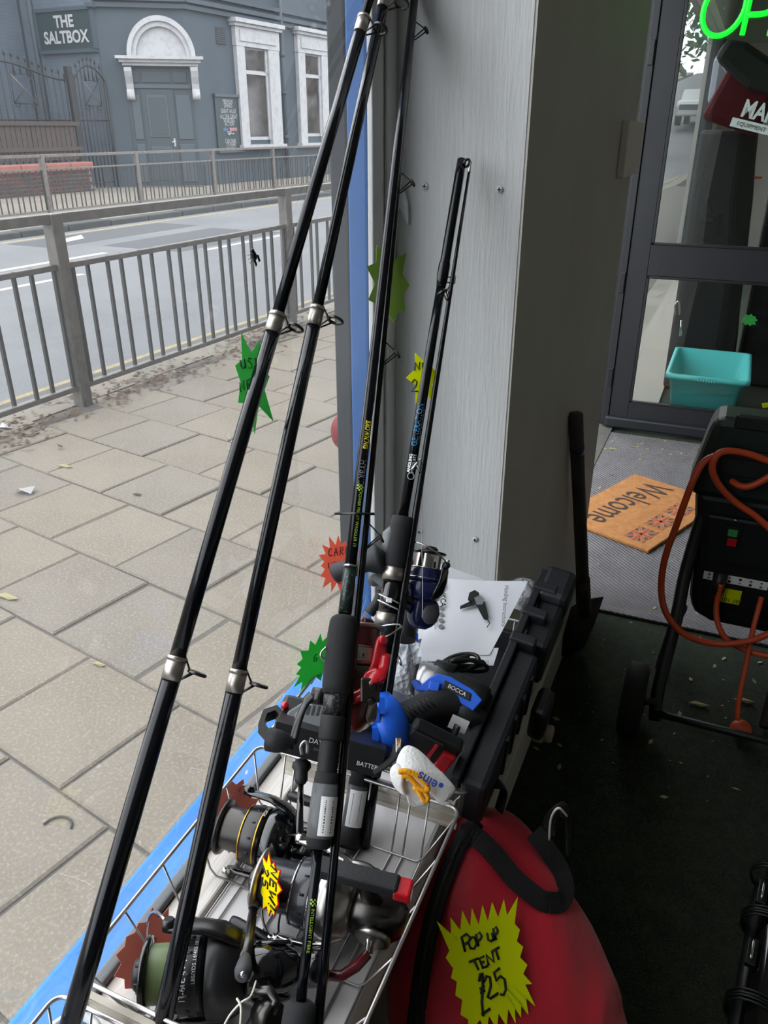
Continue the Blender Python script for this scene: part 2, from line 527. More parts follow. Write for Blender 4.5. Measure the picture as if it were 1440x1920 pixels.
card_mat('star_green', (96, 204, 112), .5); card_mat('star_olive', (140, 172, 84), .3); card_mat('star_yellow', (226, 238, 20), .15); card_mat('star_new', (252, 230, 16), .1)
card_mat('star_orange', (250, 138, 112), .45); card_mat('star_red', (216, 140, 126), .3); card_mat('star_edge', (224, 24, 40), .1)
M('paper', (232, 234, 240), 0.75, vary=(5, (222, 225, 232), 0.2), bump=(9, 0.25, 0.01))
M('fabric_white', (226, 226, 224), 0.9, bump=(260, 0.5, 0.003), sheen=0.3)
M('yarn_orange', (250, 172, 20), 0.9, bump=(300, 0.6, 0.003))
M('bag_red', (184, 16, 40), 0.6, bump=(22, 0.35, 0.012), sheen=0.2)
M('webbing', (16, 17, 20), 0.8, bump=(300, 0.4, 0.002))
M('case_black', (22, 25, 30), 0.55, bump=(300, 0.2, 0.001))
M('machine_green', (16, 34, 30), 0.45); M('machine_black', (14, 18, 20), 0.5)
M('cable_orange', (196, 74, 36), 0.5)
M('wood_dark', (74, 70, 70), 0.6); M('shovel_steel', (70, 62, 58), 0.5, 0.5)
M('socket_cream', (170, 160, 140), 0.5)
M('red_bag', (66, 8, 13), 0.8, spec=.2); M('bag_black', (11, 9, 9), 0.75, bump=(40, 0.3, 0.006))
M('helmet_grey', (120, 126, 136), 0.35)
M('strip_clear', (214, 206, 190), 0.25, alpha=0.55)
M('tie_white', (236, 234, 238), 0.4)
M('tin_blue', (60, 140, 200), 0.3); M('tin_white', (226, 232, 236), 0.3)
M('fly', (20, 20, 20), 0.5)
M('clear_tape', (150, 152, 154), 0.2, alpha=0.35)
M('orange_glow', (240, 110, 40), 0.5)
glass_mat('window_glass', film=0.018)
glass_mat('door_glass', tint=(0.93, 0.96, 0.95))
glass_mat('acrylic', tint=(0.86, 0.95, 0.9))
def bubble_mat():
    m = bpy.data.materials.new('bubble_wrap'); m.use_nodes = True
    nt = m.node_tree; b = nt.nodes['Principled BSDF']
    b.inputs['Base Color'].default_value = (0.72, 0.75, 0.8, 1)
    b.inputs['Roughness'].default_value = 0.15
    b.inputs['Alpha'].default_value = 0.55
    tc = nt.nodes.new('ShaderNodeTexCoord'); vo = nt.nodes.new('ShaderNodeTexVoronoi')
    vo.inputs['Scale'].default_value = 130
    bp = nt.nodes.new('ShaderNodeBump'); bp.inputs['Strength'].default_value = 1.0; bp.inputs['Distance'].default_value = 0.004
    nt.links.new(tc.outputs['Object'], vo.inputs['Vector'])
    nt.links.new(vo.outputs['Distance'], bp.inputs['Height'])
    nt.links.new(bp.outputs['Normal'], b.inputs['Normal'])
    MATS['bubble_wrap'] = m
bubble_mat()
def rib_mat():
    m = MATS['mat_grey']; nt = m.node_tree; b = nt.nodes['Principled BSDF']
    tc = nt.nodes.new('ShaderNodeTexCoord')
    wv = nt.nodes.new('ShaderNodeTexWave'); wv.inputs['Scale'].default_value = 32; wv.bands_direction = 'DIAGONAL'
    wv.inputs['Distortion'].default_value = 1.5; wv.inputs['Detail Scale'].default_value = 6
    bp = nt.nodes.new('ShaderNodeBump'); bp.inputs['Strength'].default_value = 0.8; bp.inputs['Distance'].default_value = 0.006
    nt.links.new(tc.outputs['Object'], wv.inputs['Vector']); nt.links.new(wv.outputs['Fac'], bp.inputs['Height'])
    nt.links.new(bp.outputs['Normal'], b.inputs['Normal'])
rib_mat()

# ------------------------------------------------------------------ the street: s along it, t across it
SO = PZ(157, 757, 0.0)
A_ST = math.radians(3.8)
SX = V((math.sin(A_ST), math.cos(A_ST), 0)); TX = V((-math.cos(A_ST), math.sin(A_ST), 0))
def rise(s): return 0.0 if s < 24 else 0.11 * (s - 24) * min(1.0, (s - 24) / 10)
def W(s, t, z=0.0): return SO + SX * s + TX * t + V((0, 0, z + rise(s)))
def ST(p):
    d = V(p) - SO; return d.dot(SX), d.dot(TX)
RZ_ST = -A_ST
STREET = Fr(SO, SX, TX)                # x along, y across
def strip(name, mat, t0, t1, z0, z1, s0=-14, s1=74, label=None):
    mb = MB(); n = 22
    rings = []
    for i in range(n + 1):
        s = s0 + (s1 - s0) * i / n
        rings.append([W(s, t0, z0), W(s, t1, z0), W(s, t1, z1), W(s, t0, z1)])
    mb.loft(rings, smooth=False)
    return struct(mb.build(name, mat))
road = strip('road', 'asphalt', 0.42, 7.05, -0.35, -0.05)
kerb_n = strip('kerb_near', 'kerb', 0.28, 0.42, -0.35, -0.002)
far_path = strip('pavement_far', 'paving_far', 7.3, 15.5, -0.35, 0.03)
ground = MB()
ground.box(-160, 90, -110, 190, -0.6, -0.38)
struct(ground.build('ground', 'asphalt'))
# kerb stones on the far side, each a stone
kf = struct(MB().box(*(lambda p: (p.x - .01, p.x + .01, p.y - .01, p.y + .01, -.3, -.29))(W(8, 7.15))).build('kerb_far', 'kerb_dark'))
kmesh = None
for i in range(26):
    s = -6 + i * 0.93
    fr = Fr(W(s, 7.17), SX, TX)
    if kmesh is None:
        o = MB(fr).box(-.455, .455, -.13, .13, -.3, .05).build('kerb_stone', 'kerb_dark', kf, bevel=.02)
        kmesh = o.data
    else:
        p = WLOC[kf] + (fr.o - Fr(W(-6, 7.17), SX, TX).o)
        o = place(kmesh, 'kerb_stone', p + V((0, 0, random.uniform(-.012, .012))), kf)
        b = o.modifiers.new('bevel', 'BEVEL'); b.width = .02; b.segments = 2
# painted lines
def line(name, mat, s0, s1, t0, t1, z=-0.048, label=None, cat='road marking', group=None):
    mb = MB(); rings = []
    n = max(1, int((s1 - s0) / 4))
    for i in range(n + 1):
        s = s0 + (s1 - s0) * i / n
        rings.append([W(s, t0, z - .004), W(s, t1, z - .004), W(s, t1, z), W(s, t0, z)])
    mb.loft(rings, smooth=False)
    return tag(mb.build(name, mat), label, cat, group)
line('yellow_line', 'road_yellow', -10, 60, 0.50, 0.60, label='faded yellow line along the kerb nearest the shop')
line('yellow_line', 'road_yellow', -10, 60, 6.72, 6.82, label='faded yellow line along the kerb below the pub')
for i, (s0, s1) in enumerate([(1.6, 3.6), (5.8, 7.8), (10, 12), (14.2, 16.2)]):
    line('white_dash', 'road_white', s0, s1, 3.66, 3.76, label='white centre line dash on the road, %s from the left' % ('first', 'second', 'third', 'fourth')[i], group='centre line dashes')
line('white_dash', 'road_white', 3.3, 5.0, 4.68, 4.80, label='short white dash beyond the centre line')
mb = MB(); a, b, c, d = W(5.35, 6.0, -.047), W(6.0, 6.15, -.047), W(6.3, 6.52, -.047), W(5.6, 6.3, -.047)
mb.add([a, b, c, d] + [q - V((0, 0, .004)) for q in (a, b, c, d)], [(0, 1, 2, 3), (4, 7, 6, 5), (0, 4, 5, 1), (1, 5, 6, 2), (2, 6, 7, 3), (3, 7, 4, 0)])
tag(mb.build('white_triangle', 'road_white'), 'white painted triangle on the far lane', 'road marking')
for (s0, s1, t0, t1, la) in ((5.5, 8.0, 3.9, 5.3, 'dark square tarmac patch in the middle of the road'), (5.0, 8.2, 5.75, 6.65, 'dark tarmac patch near the far kerb'), (8.6, 10.6, 2.0, 2.9, 'dark tarmac patch on the near lane')):
    line('tarmac_patch', 'asphalt_patch', s0, s1, t0, t1, z=-0.0485, label=la, cat='road patch')

# near pavement: bed with joints, each slab a stone of its own
pave = MB()
a0, a1 = V((-.5, -12, 0)), V((-.5, 60, 0))
pts = [V((-.49, -9, 0)), W(-13, .28), W(22, .28), V((-.49, 24, 0))]
pave.add([V((p.x, p.y, -.007)) for p in pts] + [V((p.x, p.y, -.36)) for p in pts], [(0, 3, 2, 1), (4, 5, 6, 7), (0, 1, 5, 4), (1, 2, 6, 5), (2, 3, 7, 6), (3, 0, 4, 7)])
pavement = struct(pave.build('pavement_near', 'joint'))
A_SL = math.radians(-11.7)
US, VS_ = V((math.cos(A_SL), math.sin(A_SL), 0)), V((-math.sin(A_SL), math.cos(A_SL), 0))
slab_meshes = []
SW = 0.393
for k in range(5):
    r = random.Random(k); g = 0.004
    fr = Fr((0, 0, 0), US, VS_)
    h = SW / 2 - g
    q = [(-h + r.uniform(0, .003), -h), (h, -h + r.uniform(0, .003)), (h - r.uniform(0, .003), h), (-h, h - r.uniform(0, .003))]
    b = 0.006
    ins = [(x * (1 - b / h), y * (1 - b / h)) for x, y in q]
    vs = [(x, y, -.03) for x, y in q] + [(x, y, -.005) for x, y in q] + [(x, y, 0) for x, y in ins]
    fs = [(0, 1, 5, 4), (1, 2, 6, 5), (2, 3, 7, 6), (3, 0, 4, 7), (4, 5, 9, 8), (5, 6, 10, 9), (6, 7, 11, 10), (7, 4, 8, 11), (8, 9, 10, 11)]
    m_ = MB(fr).add(vs, fs).mesh('paving_slab', V((0, 0, 0)))
    base = [(176, 165, 148), (180, 169, 151), (172, 162, 147), (178, 166, 147), (174, 165, 150)][k]
    TONE[0] = .43
    mt = M('paving_%d' % k, base, 0.9, vary=(2.4, tuple(c - 20 for c in base), 0.25), vary2=(110, tuple(min(255, c + 24) for c in base), 0.10, 0.6), bump=(170, 0.3, 0.004))
    TONE[0] = 1.0
    m_.materials.append(mt); slab_meshes.append(m_)
nsl = 0; cand = []
for j in range(-8, 24):
    vv = 1.125 + 0.3915 * (j + .5)
    off = -2.065 if j % 2 == 0 else -2.26
    for i in range(-16, 12):
        uu = off + SW * (i + .5)
        c = US * uu + VS_ * vv
        s, t = ST(c)
        if t > .28 - .26 or c.x > -.62: continue
        if c.y < -0.6 or c.y > 12 or t < -6: continue
        cand.append((c.length, c))
cand.sort(key=lambda q: q[0])
for dd, c in cand[:290]:
    o = place(random.choice(slab_meshes), 'paving_slab', c + V((0, 0, random.uniform(-.004, .003))), pavement)
    o.rotation_euler = (random.uniform(-.004, .004), random.uniform(-.004, .004), random.choice((0, math.pi)))
# plain edging strip by the kerb and the rest of the footway
mb = MB(); n = 12; rings = []
for i in range(n + 1):
    s = -13 + 85 * i / n
    rings.append([W(s, .02, -.03), W(s, .28, -.03), W(s, .28, .0), W(s, .02, .0)])
mb.loft(rings, smooth=False); struct(mb.build('trim_1', 'paving_far'))

# ------------------------------------------------------------------ guard rails
def guardrail(t, s_list, zt, z2, zb, nb, label, post_r=.038, z0=0.0, stag=.03, group=None):
    root = thing('guard_rail', label, 'railing', W(s_list[0], t, z0))
    pm = bm_ = None
    for i, s in enumerate(s_list):
        fr = Fr(W(s, t, z0), SX, TX)
        o = MB(fr).box(-post_r, post_r, -post_r, post_r, -.05, zt).build('post', 'rail_steel', root, bevel=.006)
        if i == len(s_list) - 1: break
        L = s_list[i + 1] - s
        def rail(za, zb_, w): MB(fr).box(post_r, L - post_r, -w, w, za, zb_).build('rail', 'rail_steel', root, bevel=.004)
        rail(zt - .05, zt, .03); rail(z2 - .03, z2, .022); rail(zb - .03, zb, .022)
        for k in range(nb):
            sx = L * (k + .55) / nb
            st = stag if k % 2 else -stag
            p = W(s + sx, t + st * 0.4, z0 + zb)
            if bm_ is None:
                mb = MB(Fr((0, 0, 0), SX, TX)); mb.box(-.009, .009, -.009, .009, -.02, z2 - zb + .0)
                bm_ = mb.mesh('bar', V((0, 0, 0))); bm_.materials.append(MATS['rail_bar'])
            place(bm_, 'bar', p, root)
    return root
guardrail(0.0, [-4.44, -2.22, 0.0, 2.22, 4.44, 6.66, 8.88], 1.045, 0.79, 0.12, 17, 'grey steel pedestrian railing at the edge of the near pavement')
guardrail(9.06, [3.05, 5.56, 8.03, 10.45, 12.95, 15.42, 17.9, 20.4], 0.99, 0.755, 0.05, 20, 'grey steel railing on the far pavement before the pub', post_r=.04, z0=0.03)

# ------------------------------------------------------------------ the pub on the corner
B0 = W(14.0, 13.1); B1 = W(15.33, 11.43)
CH = (B1 - B0).normalized()
pub = thing('pub_building', 'slate blue pub with white arched corner doorway and white framed windows', 'building', B0)
HP = 7.6
NR = -TX                                # outward normal of the street front
def plane_rect(p0, ex, x0, y0, x1, y1):
    """edges (a0, a1, z0, z1) of an upright rectangle seen at those sight lines on an upright plane"""
    n = V((-ex.y, ex.x, 0))
    q = [PP(x, y, p0, n) for (x, y) in ((x0, y0), (x1, y0), (x1, y1), (x0, y1))]
    a = [(k - p0).dot(ex) for k in q]
    return (a[0] + a[3]) / 2, (a[1] + a[2]) / 2, (q[2].z + q[3].z) / 2, (q[0].z + q[1].z) / 2
def z1(a, b): return a / 2.25, b / 2.25
FRR = Fr(B1, SX, z=-TX)                # right front: x along, y = up?, z toward the street
FRR = Fr(V((B1.x, B1.y, 0)), SX, V((0, 0, 1)))      # x along street, y up; z = SX x up
if FRR.z.dot(-TX) < 0: pass
ZR = 1.0 if FRR.z.dot(-TX) > 0 else -1.0
FCH = Fr(V((B0.x, B0.y, 0)), CH, V((0, 0, 1)))
ZC = 1.0 if FCH.z.dot(-(TX)) > 0 else -1.0
def part(fr, sgn, name, mat, a0, a1, z0, z1_, d0, d1, parent, bevel=0.0):
    mb = MB(fr); mb.box(a0, a1, z0, z1_, min(d0 * sgn, d1 * sgn), max(d0 * sgn, d1 * sgn))
    return mb.build(name, mat, parent, bevel=bevel)
# walls: one closed block following the corner
poly = [B0, B1, W(32, 11.43), W(32, 21), W(14.0, 21)]
mb = MB()
n = len(poly)
mb.add([V((p.x, p.y, -.3)) for p in poly] + [V((p.x, p.y, HP)) for p in poly], [tuple(range(n))[::-1], tuple(range(n, 2 * n))] + [(i, (i + 1) % n, n + (i + 1) % n, n + i) for i in range(n)])
walls = mb.build('wall', 'pub_paint', pub)
part(FRR, ZR, 'plinth', 'pub_paint', .25, 16, -.1, .55, 0, .05, pub)
c0 = plane_rect(V((B1.x, B1.y, 0)), SX, *z1(700, 0), *z1(1380, 30))
for k, (dz, dd) in enumerate(((0, .10), (.14, .16), (.34, .12))):
    part(FRR, ZR, 'cornice', 'pub_paint', -.05, 16, 4.12 + dz, 4.22 + dz, 0, dd, pub)
    part(FCH, ZC, 'cornice', 'pub_paint', 0, 2.2, 4.12 + dz, 4.22 + dz, 0, dd, pub)
# windows of the street front
def pub_window(x0, yt, x1, yb, glass, mid):
    a0, a1, zb, zt = plane_rect(V((B1.x, B1.y, 0)), SX, x0, yt, x1, yb)
    ga0, ga1, gzb, gzt = plane_rect(V((B1.x, B1.y, 0)), SX, *glass)
    w = tag(MB(FRR).box(ga0, ga1, gzb, gzt, -.25 * ZR if ZR > 0 else -.02, .01 if ZR > 0 else .25).build('window', 'pub_white', pub))
    # surround
    sd = .12
    part(FRR, ZR, 'jamb', 'pub_white', a0 + .10, ga0, zb, zt - .5, 0, sd, w)
    part(FRR, ZR, 'jamb', 'pub_white', ga1, a1 - .10, zb, zt - .5, 0, sd, w)
    part(FRR, ZR, 'head', 'pub_white', a0 + .08, a1 - .08, gzt, zt - .18, 0, .13, w)
    part(FRR, ZR, 'head_panel', 'pub_white', a0 + .25, a1 - .25, gzt + .12, zt - .26, .13, .16, w)
    part(FRR, ZR, 'head_cornice', 'pub_white', a0, a1, zt - .18, zt - .10, 0, .2, w)
    part(FRR, ZR, 'head_cornice', 'pub_white', a0 - .05, a1 + .05, zt - .10, zt, 0, .27, w)
    part(FRR, ZR, 'sill', 'pub_white', a0 + .02, a1 - .02, zb - .10, zb + .02, 0, .2, w)
    # sashes
    gw = ga1 - ga0; zm = gzb + (gzt - gzb) * mid
    for (q0, q1) in ((gzb + .05, zm - .03), (zm + .04, gzt - .05)):
        part(FRR, ZR, 'pane', 'pane_dark', ga0 + .09, ga1 - .09, q0 + .04, q1, .012, .02, w)
    part(FRR, ZR, 'sash', 'pub_white', ga0, ga1, zm - .03, zm + .04, .01, .06, w)
    part(FRR, ZR, 'sash', 'pub_white', ga0, ga0 + .09, gzb, gzt, .01, .06, w)
    part(FRR, ZR, 'sash', 'pub_white', ga1 - .09, ga1, gzb, gzt, .01, .06, w)
    return w, ga0, ga1, gzb, gzt
w1 = pub_window(*z1(985, 95), *z1(1178, 612), (*z1(1030, 205), *z1(1128, 590)), .73)
w2 = pub_window(*z1(1243, 130), *z1(1400, 605), (*z1(1280, 230), *z1(1348, 575)), .73)
da = w2[1] - w1[1]
# a third window further on, partly behind the window post of the shop
a0, a1 = w2[1] + da, w2[2] + da
wn3 = tag(MB(FRR).box(a0, a1, w2[3], w2[4], -.25, .012).build('window', 'pub_white', pub))
part(FRR, ZR, 'pane', 'pane_dark', a0 + .09, a1 - .09, w2[3] + .1, w2[4] - .1, .012, .02, wn3)
part(FRR, ZR, 'sill', 'pub_white', a0 - .3, a1 + .3, w2[3] - .1, w2[3] + .02, 0, .2, wn3)
part(FRR, ZR, 'head', 'pub_white', a0 - .35, a1 + .35, w2[4], w2[4] + .6, 0, .15, wn3)
# pipes, vent, notice board
px_ = (PP(*z1(1182, 300), V((B1.x, B1.y, 0)), V((-SX.y, SX.x, 0))) - V((B1.x, B1.y, 0))).dot(SX)
MB(FRR).tube([(px_, -.1, .1 * ZR), (px_, 6, .1 * ZR)], .06, 8).build('drain_pipe', 'pub_paint', pub)
for zz in (1.2, 2.4, 3.4): MB(FRR).lathe([(zz - .05, .08), (zz + .05, .08)], 10, o=(px_, 0, .1 * ZR), ax=(0, 1, 0)).build('pipe_collar', 'pub_paint', pub)
va = plane_rect(V((B1.x, B1.y, 0)), SX, *z1(910, 115), *z1(950, 187))
vent = part(FRR, ZR, 'air_vent', 'pub_trim', va[0], va[1], va[2], va[3], 0, .02, pub)
for k in range(8):
    zz = va[2] + (va[3] - va[2]) * (k + .3) / 8
    part(FRR, ZR, 'slat', 'black_iron', va[0] + .02, va[1] - .02, zz, zz + .025, .02, .04, vent)
nb_ = plane_rect(V((B1.x, B1.y, 0)), SX, *z1(908, 405), *z1(1012, 637))
board = thing('notice_board', 'dark green upright notice board with white lettering on the pub wall', 'sign', FRR.p(nb_[0], nb_[2], 0))
part(FRR, ZR, 'panel', 'sign_green', nb_[0], nb_[1], nb_[2], nb_[3], 0, .05, board)
part(FRR, ZR, 'moulding', 'pub_trim', nb_[0] - .03, nb_[1] + .03, nb_[3] - .03, nb_[3] + .04, 0, .1, board)
part(FRR, ZR, 'moulding', 'pub_trim', nb_[0] - .03, nb_[1] + .03, nb_[2] - .04, nb_[2] + .03, 0, .1, board)
bw, bh = nb_[1] - nb_[0], nb_[3] - nb_[2]
fsgn = Fr(FRR.p((nb_[0] + nb_[1]) / 2, (nb_[2] + nb_[3]) / 2, .052 * ZR), FRR.x, FRR.y)
def board_line(s, yy, sz, mat='pub_white', dx=0.0):
    write(board, s, Fr(fsgn.p(dx, (yy - .5) * bh), fsgn.x, fsgn.y), sz, mat, lift=.004 * ZR, sx=.72)
for s, yy in (('PREMIUM', .895), ('DRINKS', .825), ('GREAT VALUE', .725), ('ALL THE GREAT', .625), ('SPORTING', .56), ('ACTION', .495), ('CAR PARK', .18), ('TO REAR', .115)):
    board_line(s, yy, bw * .135)
MB(fsgn).box(-.02 * bw, bw * .30, -.125 * bh, -.065 * bh, 0, .006 * ZR).build('badge', 'sign_red', board)
write(board, 'sports', Fr(fsgn.p(bw * .14, -.095 * bh), fsgn.x, fsgn.y), bw * .14, 'pub_white', lift=.009 * ZR, sx=.8)
write(board, 'sky', Fr(fsgn.p(-bw * .16, -.095 * bh), fsgn.x, fsgn.y), bw * .15, 'sign_blue', lift=.004 * ZR, bold=.002)
MB(fsgn).tube(smooth_pts([(-.12 * bw, -.16 * bh, .008 * ZR), (.0, -.145 * bh, .008 * ZR), (-.02 * bw, -.2 * bh, .008 * ZR), (-.1 * bw, -.19 * bh, .008 * ZR), (.05 * bw, -.175 * bh, .008 * ZR), (.1 * bw, -.19 * bh, .008 * ZR), (.16 * bw, -.17 * bh, .008 * ZR)], 4), .012, 5).build('emblem', 'pub_white', board)
MB(fsgn).box(-.2 * bw, .16 * bw, -.452 * bh, -.440 * bh, 0, .006 * ZR).build('arrow', 'pub_white', board)
# corner doorway
def cr(x0, y0, x1, y1): return plane_rect(V((B0.x, B0.y, 0)), CH, *z1(x0, y0), *z1(x1, y1))
dw = thing('pub_doorway', 'white arched hood on scrolled brackets over the panelled blue pub door', 'doorway', FCH.p(1.0, 0, 0))
q = cr(492, 240, 858, 280)
la0, la1, lz0, lz1 = q
for k in range(3):
    part(FCH, ZC, 'ledge', 'pub_white', la0 + .07 * (2 - k), la1 - .07 * (2 - k), lz0 + (lz1 - lz0) * k / 3, lz0 + (lz1 - lz0) * (k + 1) / 3, 0, .22 + .08 * k, dw)
q = cr(528, 68, 818, 242)
ac, ar = (q[0] + q[1]) / 2, (q[1] - q[0]) / 2
az = lz1
ah = q[3] - az
def arch(r0, r1, d0, d1, name, mat):
    mb = MB(FCH); rings = []
    for k in range(25):
        an = math.pi * k / 24
        c, s_ = math.cos(an), math.sin(an)
        def pt(r, d): return (ac + c * r, az + s_ * r * ah / ar, d * ZC)
        rings.append([pt(r0, d0), pt(r1, d0), pt(r1, d1), pt(r0, d1)])
    mb.loft(rings, smooth=False); return mb.build(name, mat, dw)
arch(ar * .74, ar * .87, 0, .14, 'arch_moulding', 'pub_white')
arch(ar * .87, ar, 0, .2, 'arch_moulding', 'pub_white')
mb = MB(FCH); pl = [(ac + math.cos(math.pi * k / 24) * ar * .76, az + math.sin(math.pi * k / 24) * ah * .76) for k in range(25)]
mb.prism(pl, 0.0, .05 * ZC); mb.build('tympanum', 'pub_white', dw)
for (xa, xb) in ((527, 570), (803, 846)):
    q = cr(xa, 285, xb, 422)
    m_ = (q[0] + q[1]) / 2; hw = (q[1] - q[0]) * .36
    mb = MB(FCH); prof = [(.04, 0), (.26, .0), (.27, -.12), (.22, -.3), (.14, -.5), (.11, -.66), (.15, -.74), (.17, -.83), (.12, -.92), (.03, -.98)]
    h = q[3] - q[2]
    rings = [[(m_ + sx * hw * (1 if i < 5 else .72), q[3] + pz * h, pd * ZC) for (pd, pz) in prof] for i, sx in ((0, -1), (1, 1))]
    n = len(prof)
    vs = rings[0] + rings[1]
    mb.add(vs, [tuple(range(n)), tuple(range(n, 2 * n))[::-1]] + [(i, (i + 1) % n, n + (i + 1) % n, n + i) for i in range(n)])
    mb.build('bracket', 'pub_white', dw)
    MB(FCH).lathe([(-hw * 1.05, .1), (hw * 1.05, .1)], 12, o=(m_, q[2] + .12 * h, .1 * ZC), ax=(1, 0, 0)).build('scroll', 'pub_white', dw)
q = cr(566, 292, 820, 775)
da0, da1, dz1 = q[0], q[1], q[3]
dleaf = thing('pub_door', 'blue grey panelled double-width pub door with chrome handle', 'door', FCH.p(da0, 0, 0))
part(FCH, ZC, 'surround', 'pub_dark', da0 - .06, da1 + .06, -.1, dz1, 0, .03, dleaf)
hh = dz1
part(FCH, ZC, 'transom', 'pub_trim', da0, da1, hh * .845, hh * .875, .03, .09, dleaf)
for k in range(3):
    x0 = da0 + (da1 - da0) * (0.03, .22, .72)[k]; x1 = da0 + (da1 - da0) * (.18, .68, .95)[k]
    part(FCH, ZC, 'panel', 'pub_dark', x0, x1, hh * .89, hh * .98, .03, .06, dleaf, bevel=.01)
d0, d1 = da0 + (da1 - da0) * .19, da0 + (da1 - da0) * .70
leaf = part(FCH, ZC, 'door_leaf', 'pub_dark', d0, d1, 0, hh * .835, .03, .07, dleaf)
for (z0, zz) in ((.44, .79), (.07, .36)):
    part(FCH, ZC, 'panel', 'pub_trim', d0 + .1, d1 - .16, hh * z0, hh * zz, .07, .09, leaf, bevel=.012)
    part(FCH, ZC, 'panel_inset', 'pub_dark', d0 + .15, d1 - .21, hh * z0 + .05, hh * zz - .05, .085, .1, leaf, bevel=.01)
for (s0, s1) in ((da0 + .02, d0 - .06), (d1 + .05, da1 - .03)):
    for (z0, zz) in ((.42, .79), (.05, .38)):
        part(FCH, ZC, 'side_panel', 'pub_trim', s0, s1, hh * z0, hh * zz, .03, .06, dleaf, bevel=.012)
MB(FCH).tube([(d1 - .08, hh * .40, .09 * ZC), (d1 - .08, hh * .40, .14 * ZC), (d1 - .16, hh * .395, .14 * ZC)], .018, 8).build('handle', 'chrome', leaf)
part(FCH, ZC, 'lock_plate', 'chrome', d1 - .1, d1 - .05, hh * .36, hh * .43, .07, .08, leaf)
mb = MB(FCH); mb.box(da0 - .1, da1 + .1, -.1, .05, 0, .35 * ZC); mb.build('door_step', 'kerb', dleaf)
# side wall sign
FSW = Fr(V((B0.x, B0.y, 0)), TX, V((0, 0, 1)))
ZS = 1.0 if FSW.z.dot(-SX) > 0 else -1.0
sg = thing('pub_sign', 'square dark green pub sign with white capitals high on the side wall', 'sign', FSW.p(1.0, 3.2, 0))
mb = MB(FSW); mb.box(.05, 1.92, 3.2, 4.11, 0, .08 * ZS); mb.build('panel', 'sign_green', sg)
for (a, b, c, d) in ((.0, 1.97, 4.07, 4.15), (.0, 1.97, 3.16, 3.24), (.0, .07, 3.2, 4.1), (1.9, 1.97, 3.2, 4.1)):
    mb = MB(FSW); mb.box(a, b, c, d, 0, .12 * ZS); mb.build('frame', 'pub_trim', sg)
fs_ = Fr(FSW.p(.98, 3.84, .085 * ZS), -TX, V((0, 0, 1)))
write(sg, 'THE', fs_, .36, 'pub_white', lift=.012, bold=.012)
write(sg, 'SALTBOX', Fr(fs_.p(0, -.34), fs_.x, fs_.y), .37, 'pub_white', lift=.012, bold=.012, sx=.95)
lamp = thing('wall_light', 'small blue grey flood light at the pub corner beside the sign', 'lamp', W(14.0, 13.15, 4.0))
MB(Fr(W(13.9, 13.1, 4.15), SX, TX)).box(-.1, .1, -.1, .1, -.06, .06).build('lamp_head', 'pub_paint', lamp, bevel=.02)
MB().tube([W(14.0, 13.1, 4.2), W(13.93, 13.1, 4.2)], .025, 8).build('bracket', 'pub_paint', lamp)
dp = MB(); dp.tube([W(13.93, 15.2, 0), W(13.93, 15.2, 6)], .07, 8); dp.build('drain_pipe', 'pub_paint', pub)
dp = MB(); dp.tube([W(11.6, 15.52, 0), W(11.6, 15.52, 6)], .06, 8); dp.build('drain_pipe', 'pub_paint', pub)
TONE[0] = .43
def painted_brick(name, axis):
    m = M(name, (122, 138, 154), 0.8, vary=(2.0, (106, 122, 138), 0.2)); nt = m.node_tree
    tc = nt.nodes.new('ShaderNodeTexCoord'); se = nt.nodes.new('ShaderNodeSeparateXYZ'); co = nt.nodes.new('ShaderNodeCombineXYZ')
    nt.links.new(tc.outputs['Object'], se.inputs[0]); nt.links.new(se.outputs[axis], co.inputs['X']); nt.links.new(se.outputs['Z'], co.inputs['Y'])
    br = nt.nodes.new('ShaderNodeTexBrick'); br.inputs['Scale'].default_value = 1.0
    br.inputs['Brick Width'].default_value = .225; br.inputs['Row Height'].default_value = .085; br.inputs['Mortar Size'].default_value = .012
    nt.links.new(co.outputs[0], br.inputs['Vector'])
    bp = nt.nodes.new('ShaderNodeBump'); bp.invert = True; bp.inputs['Strength'].default_value = 1.0; bp.inputs['Distance'].default_value = .02
    nt.links.new(br.outputs['Fac'], bp.inputs['Height']); nt.links.new(bp.outputs['Normal'], nt.nodes['Principled BSDF'].inputs['Normal'])
painted_brick('yard_paint', 'Y'); painted_brick('side_paint', 'X')
TONE[0] = 1.0
MB(FSW).box(.03, 2.5, -.1, 7.0, 0, .02 * ZS).build('side_brickwork', 'side_paint', pub)
# yard wall behind the gates, painted like the pub
yw = MB(); yw.loft([[W(3, 15.6, 0), W(3, 15.9, 0), W(3, 15.9, 6), W(3, 15.6, 6)], [W(13.9, 15.6, 0), W(13.9, 15.9, 0), W(13.9, 15.9, 6), W(13.9, 15.6, 6)]], smooth=False)
yb = tag(yw.build('yard_building', 'yard_paint'), 'blue grey painted brick building behind the iron gates', 'building')

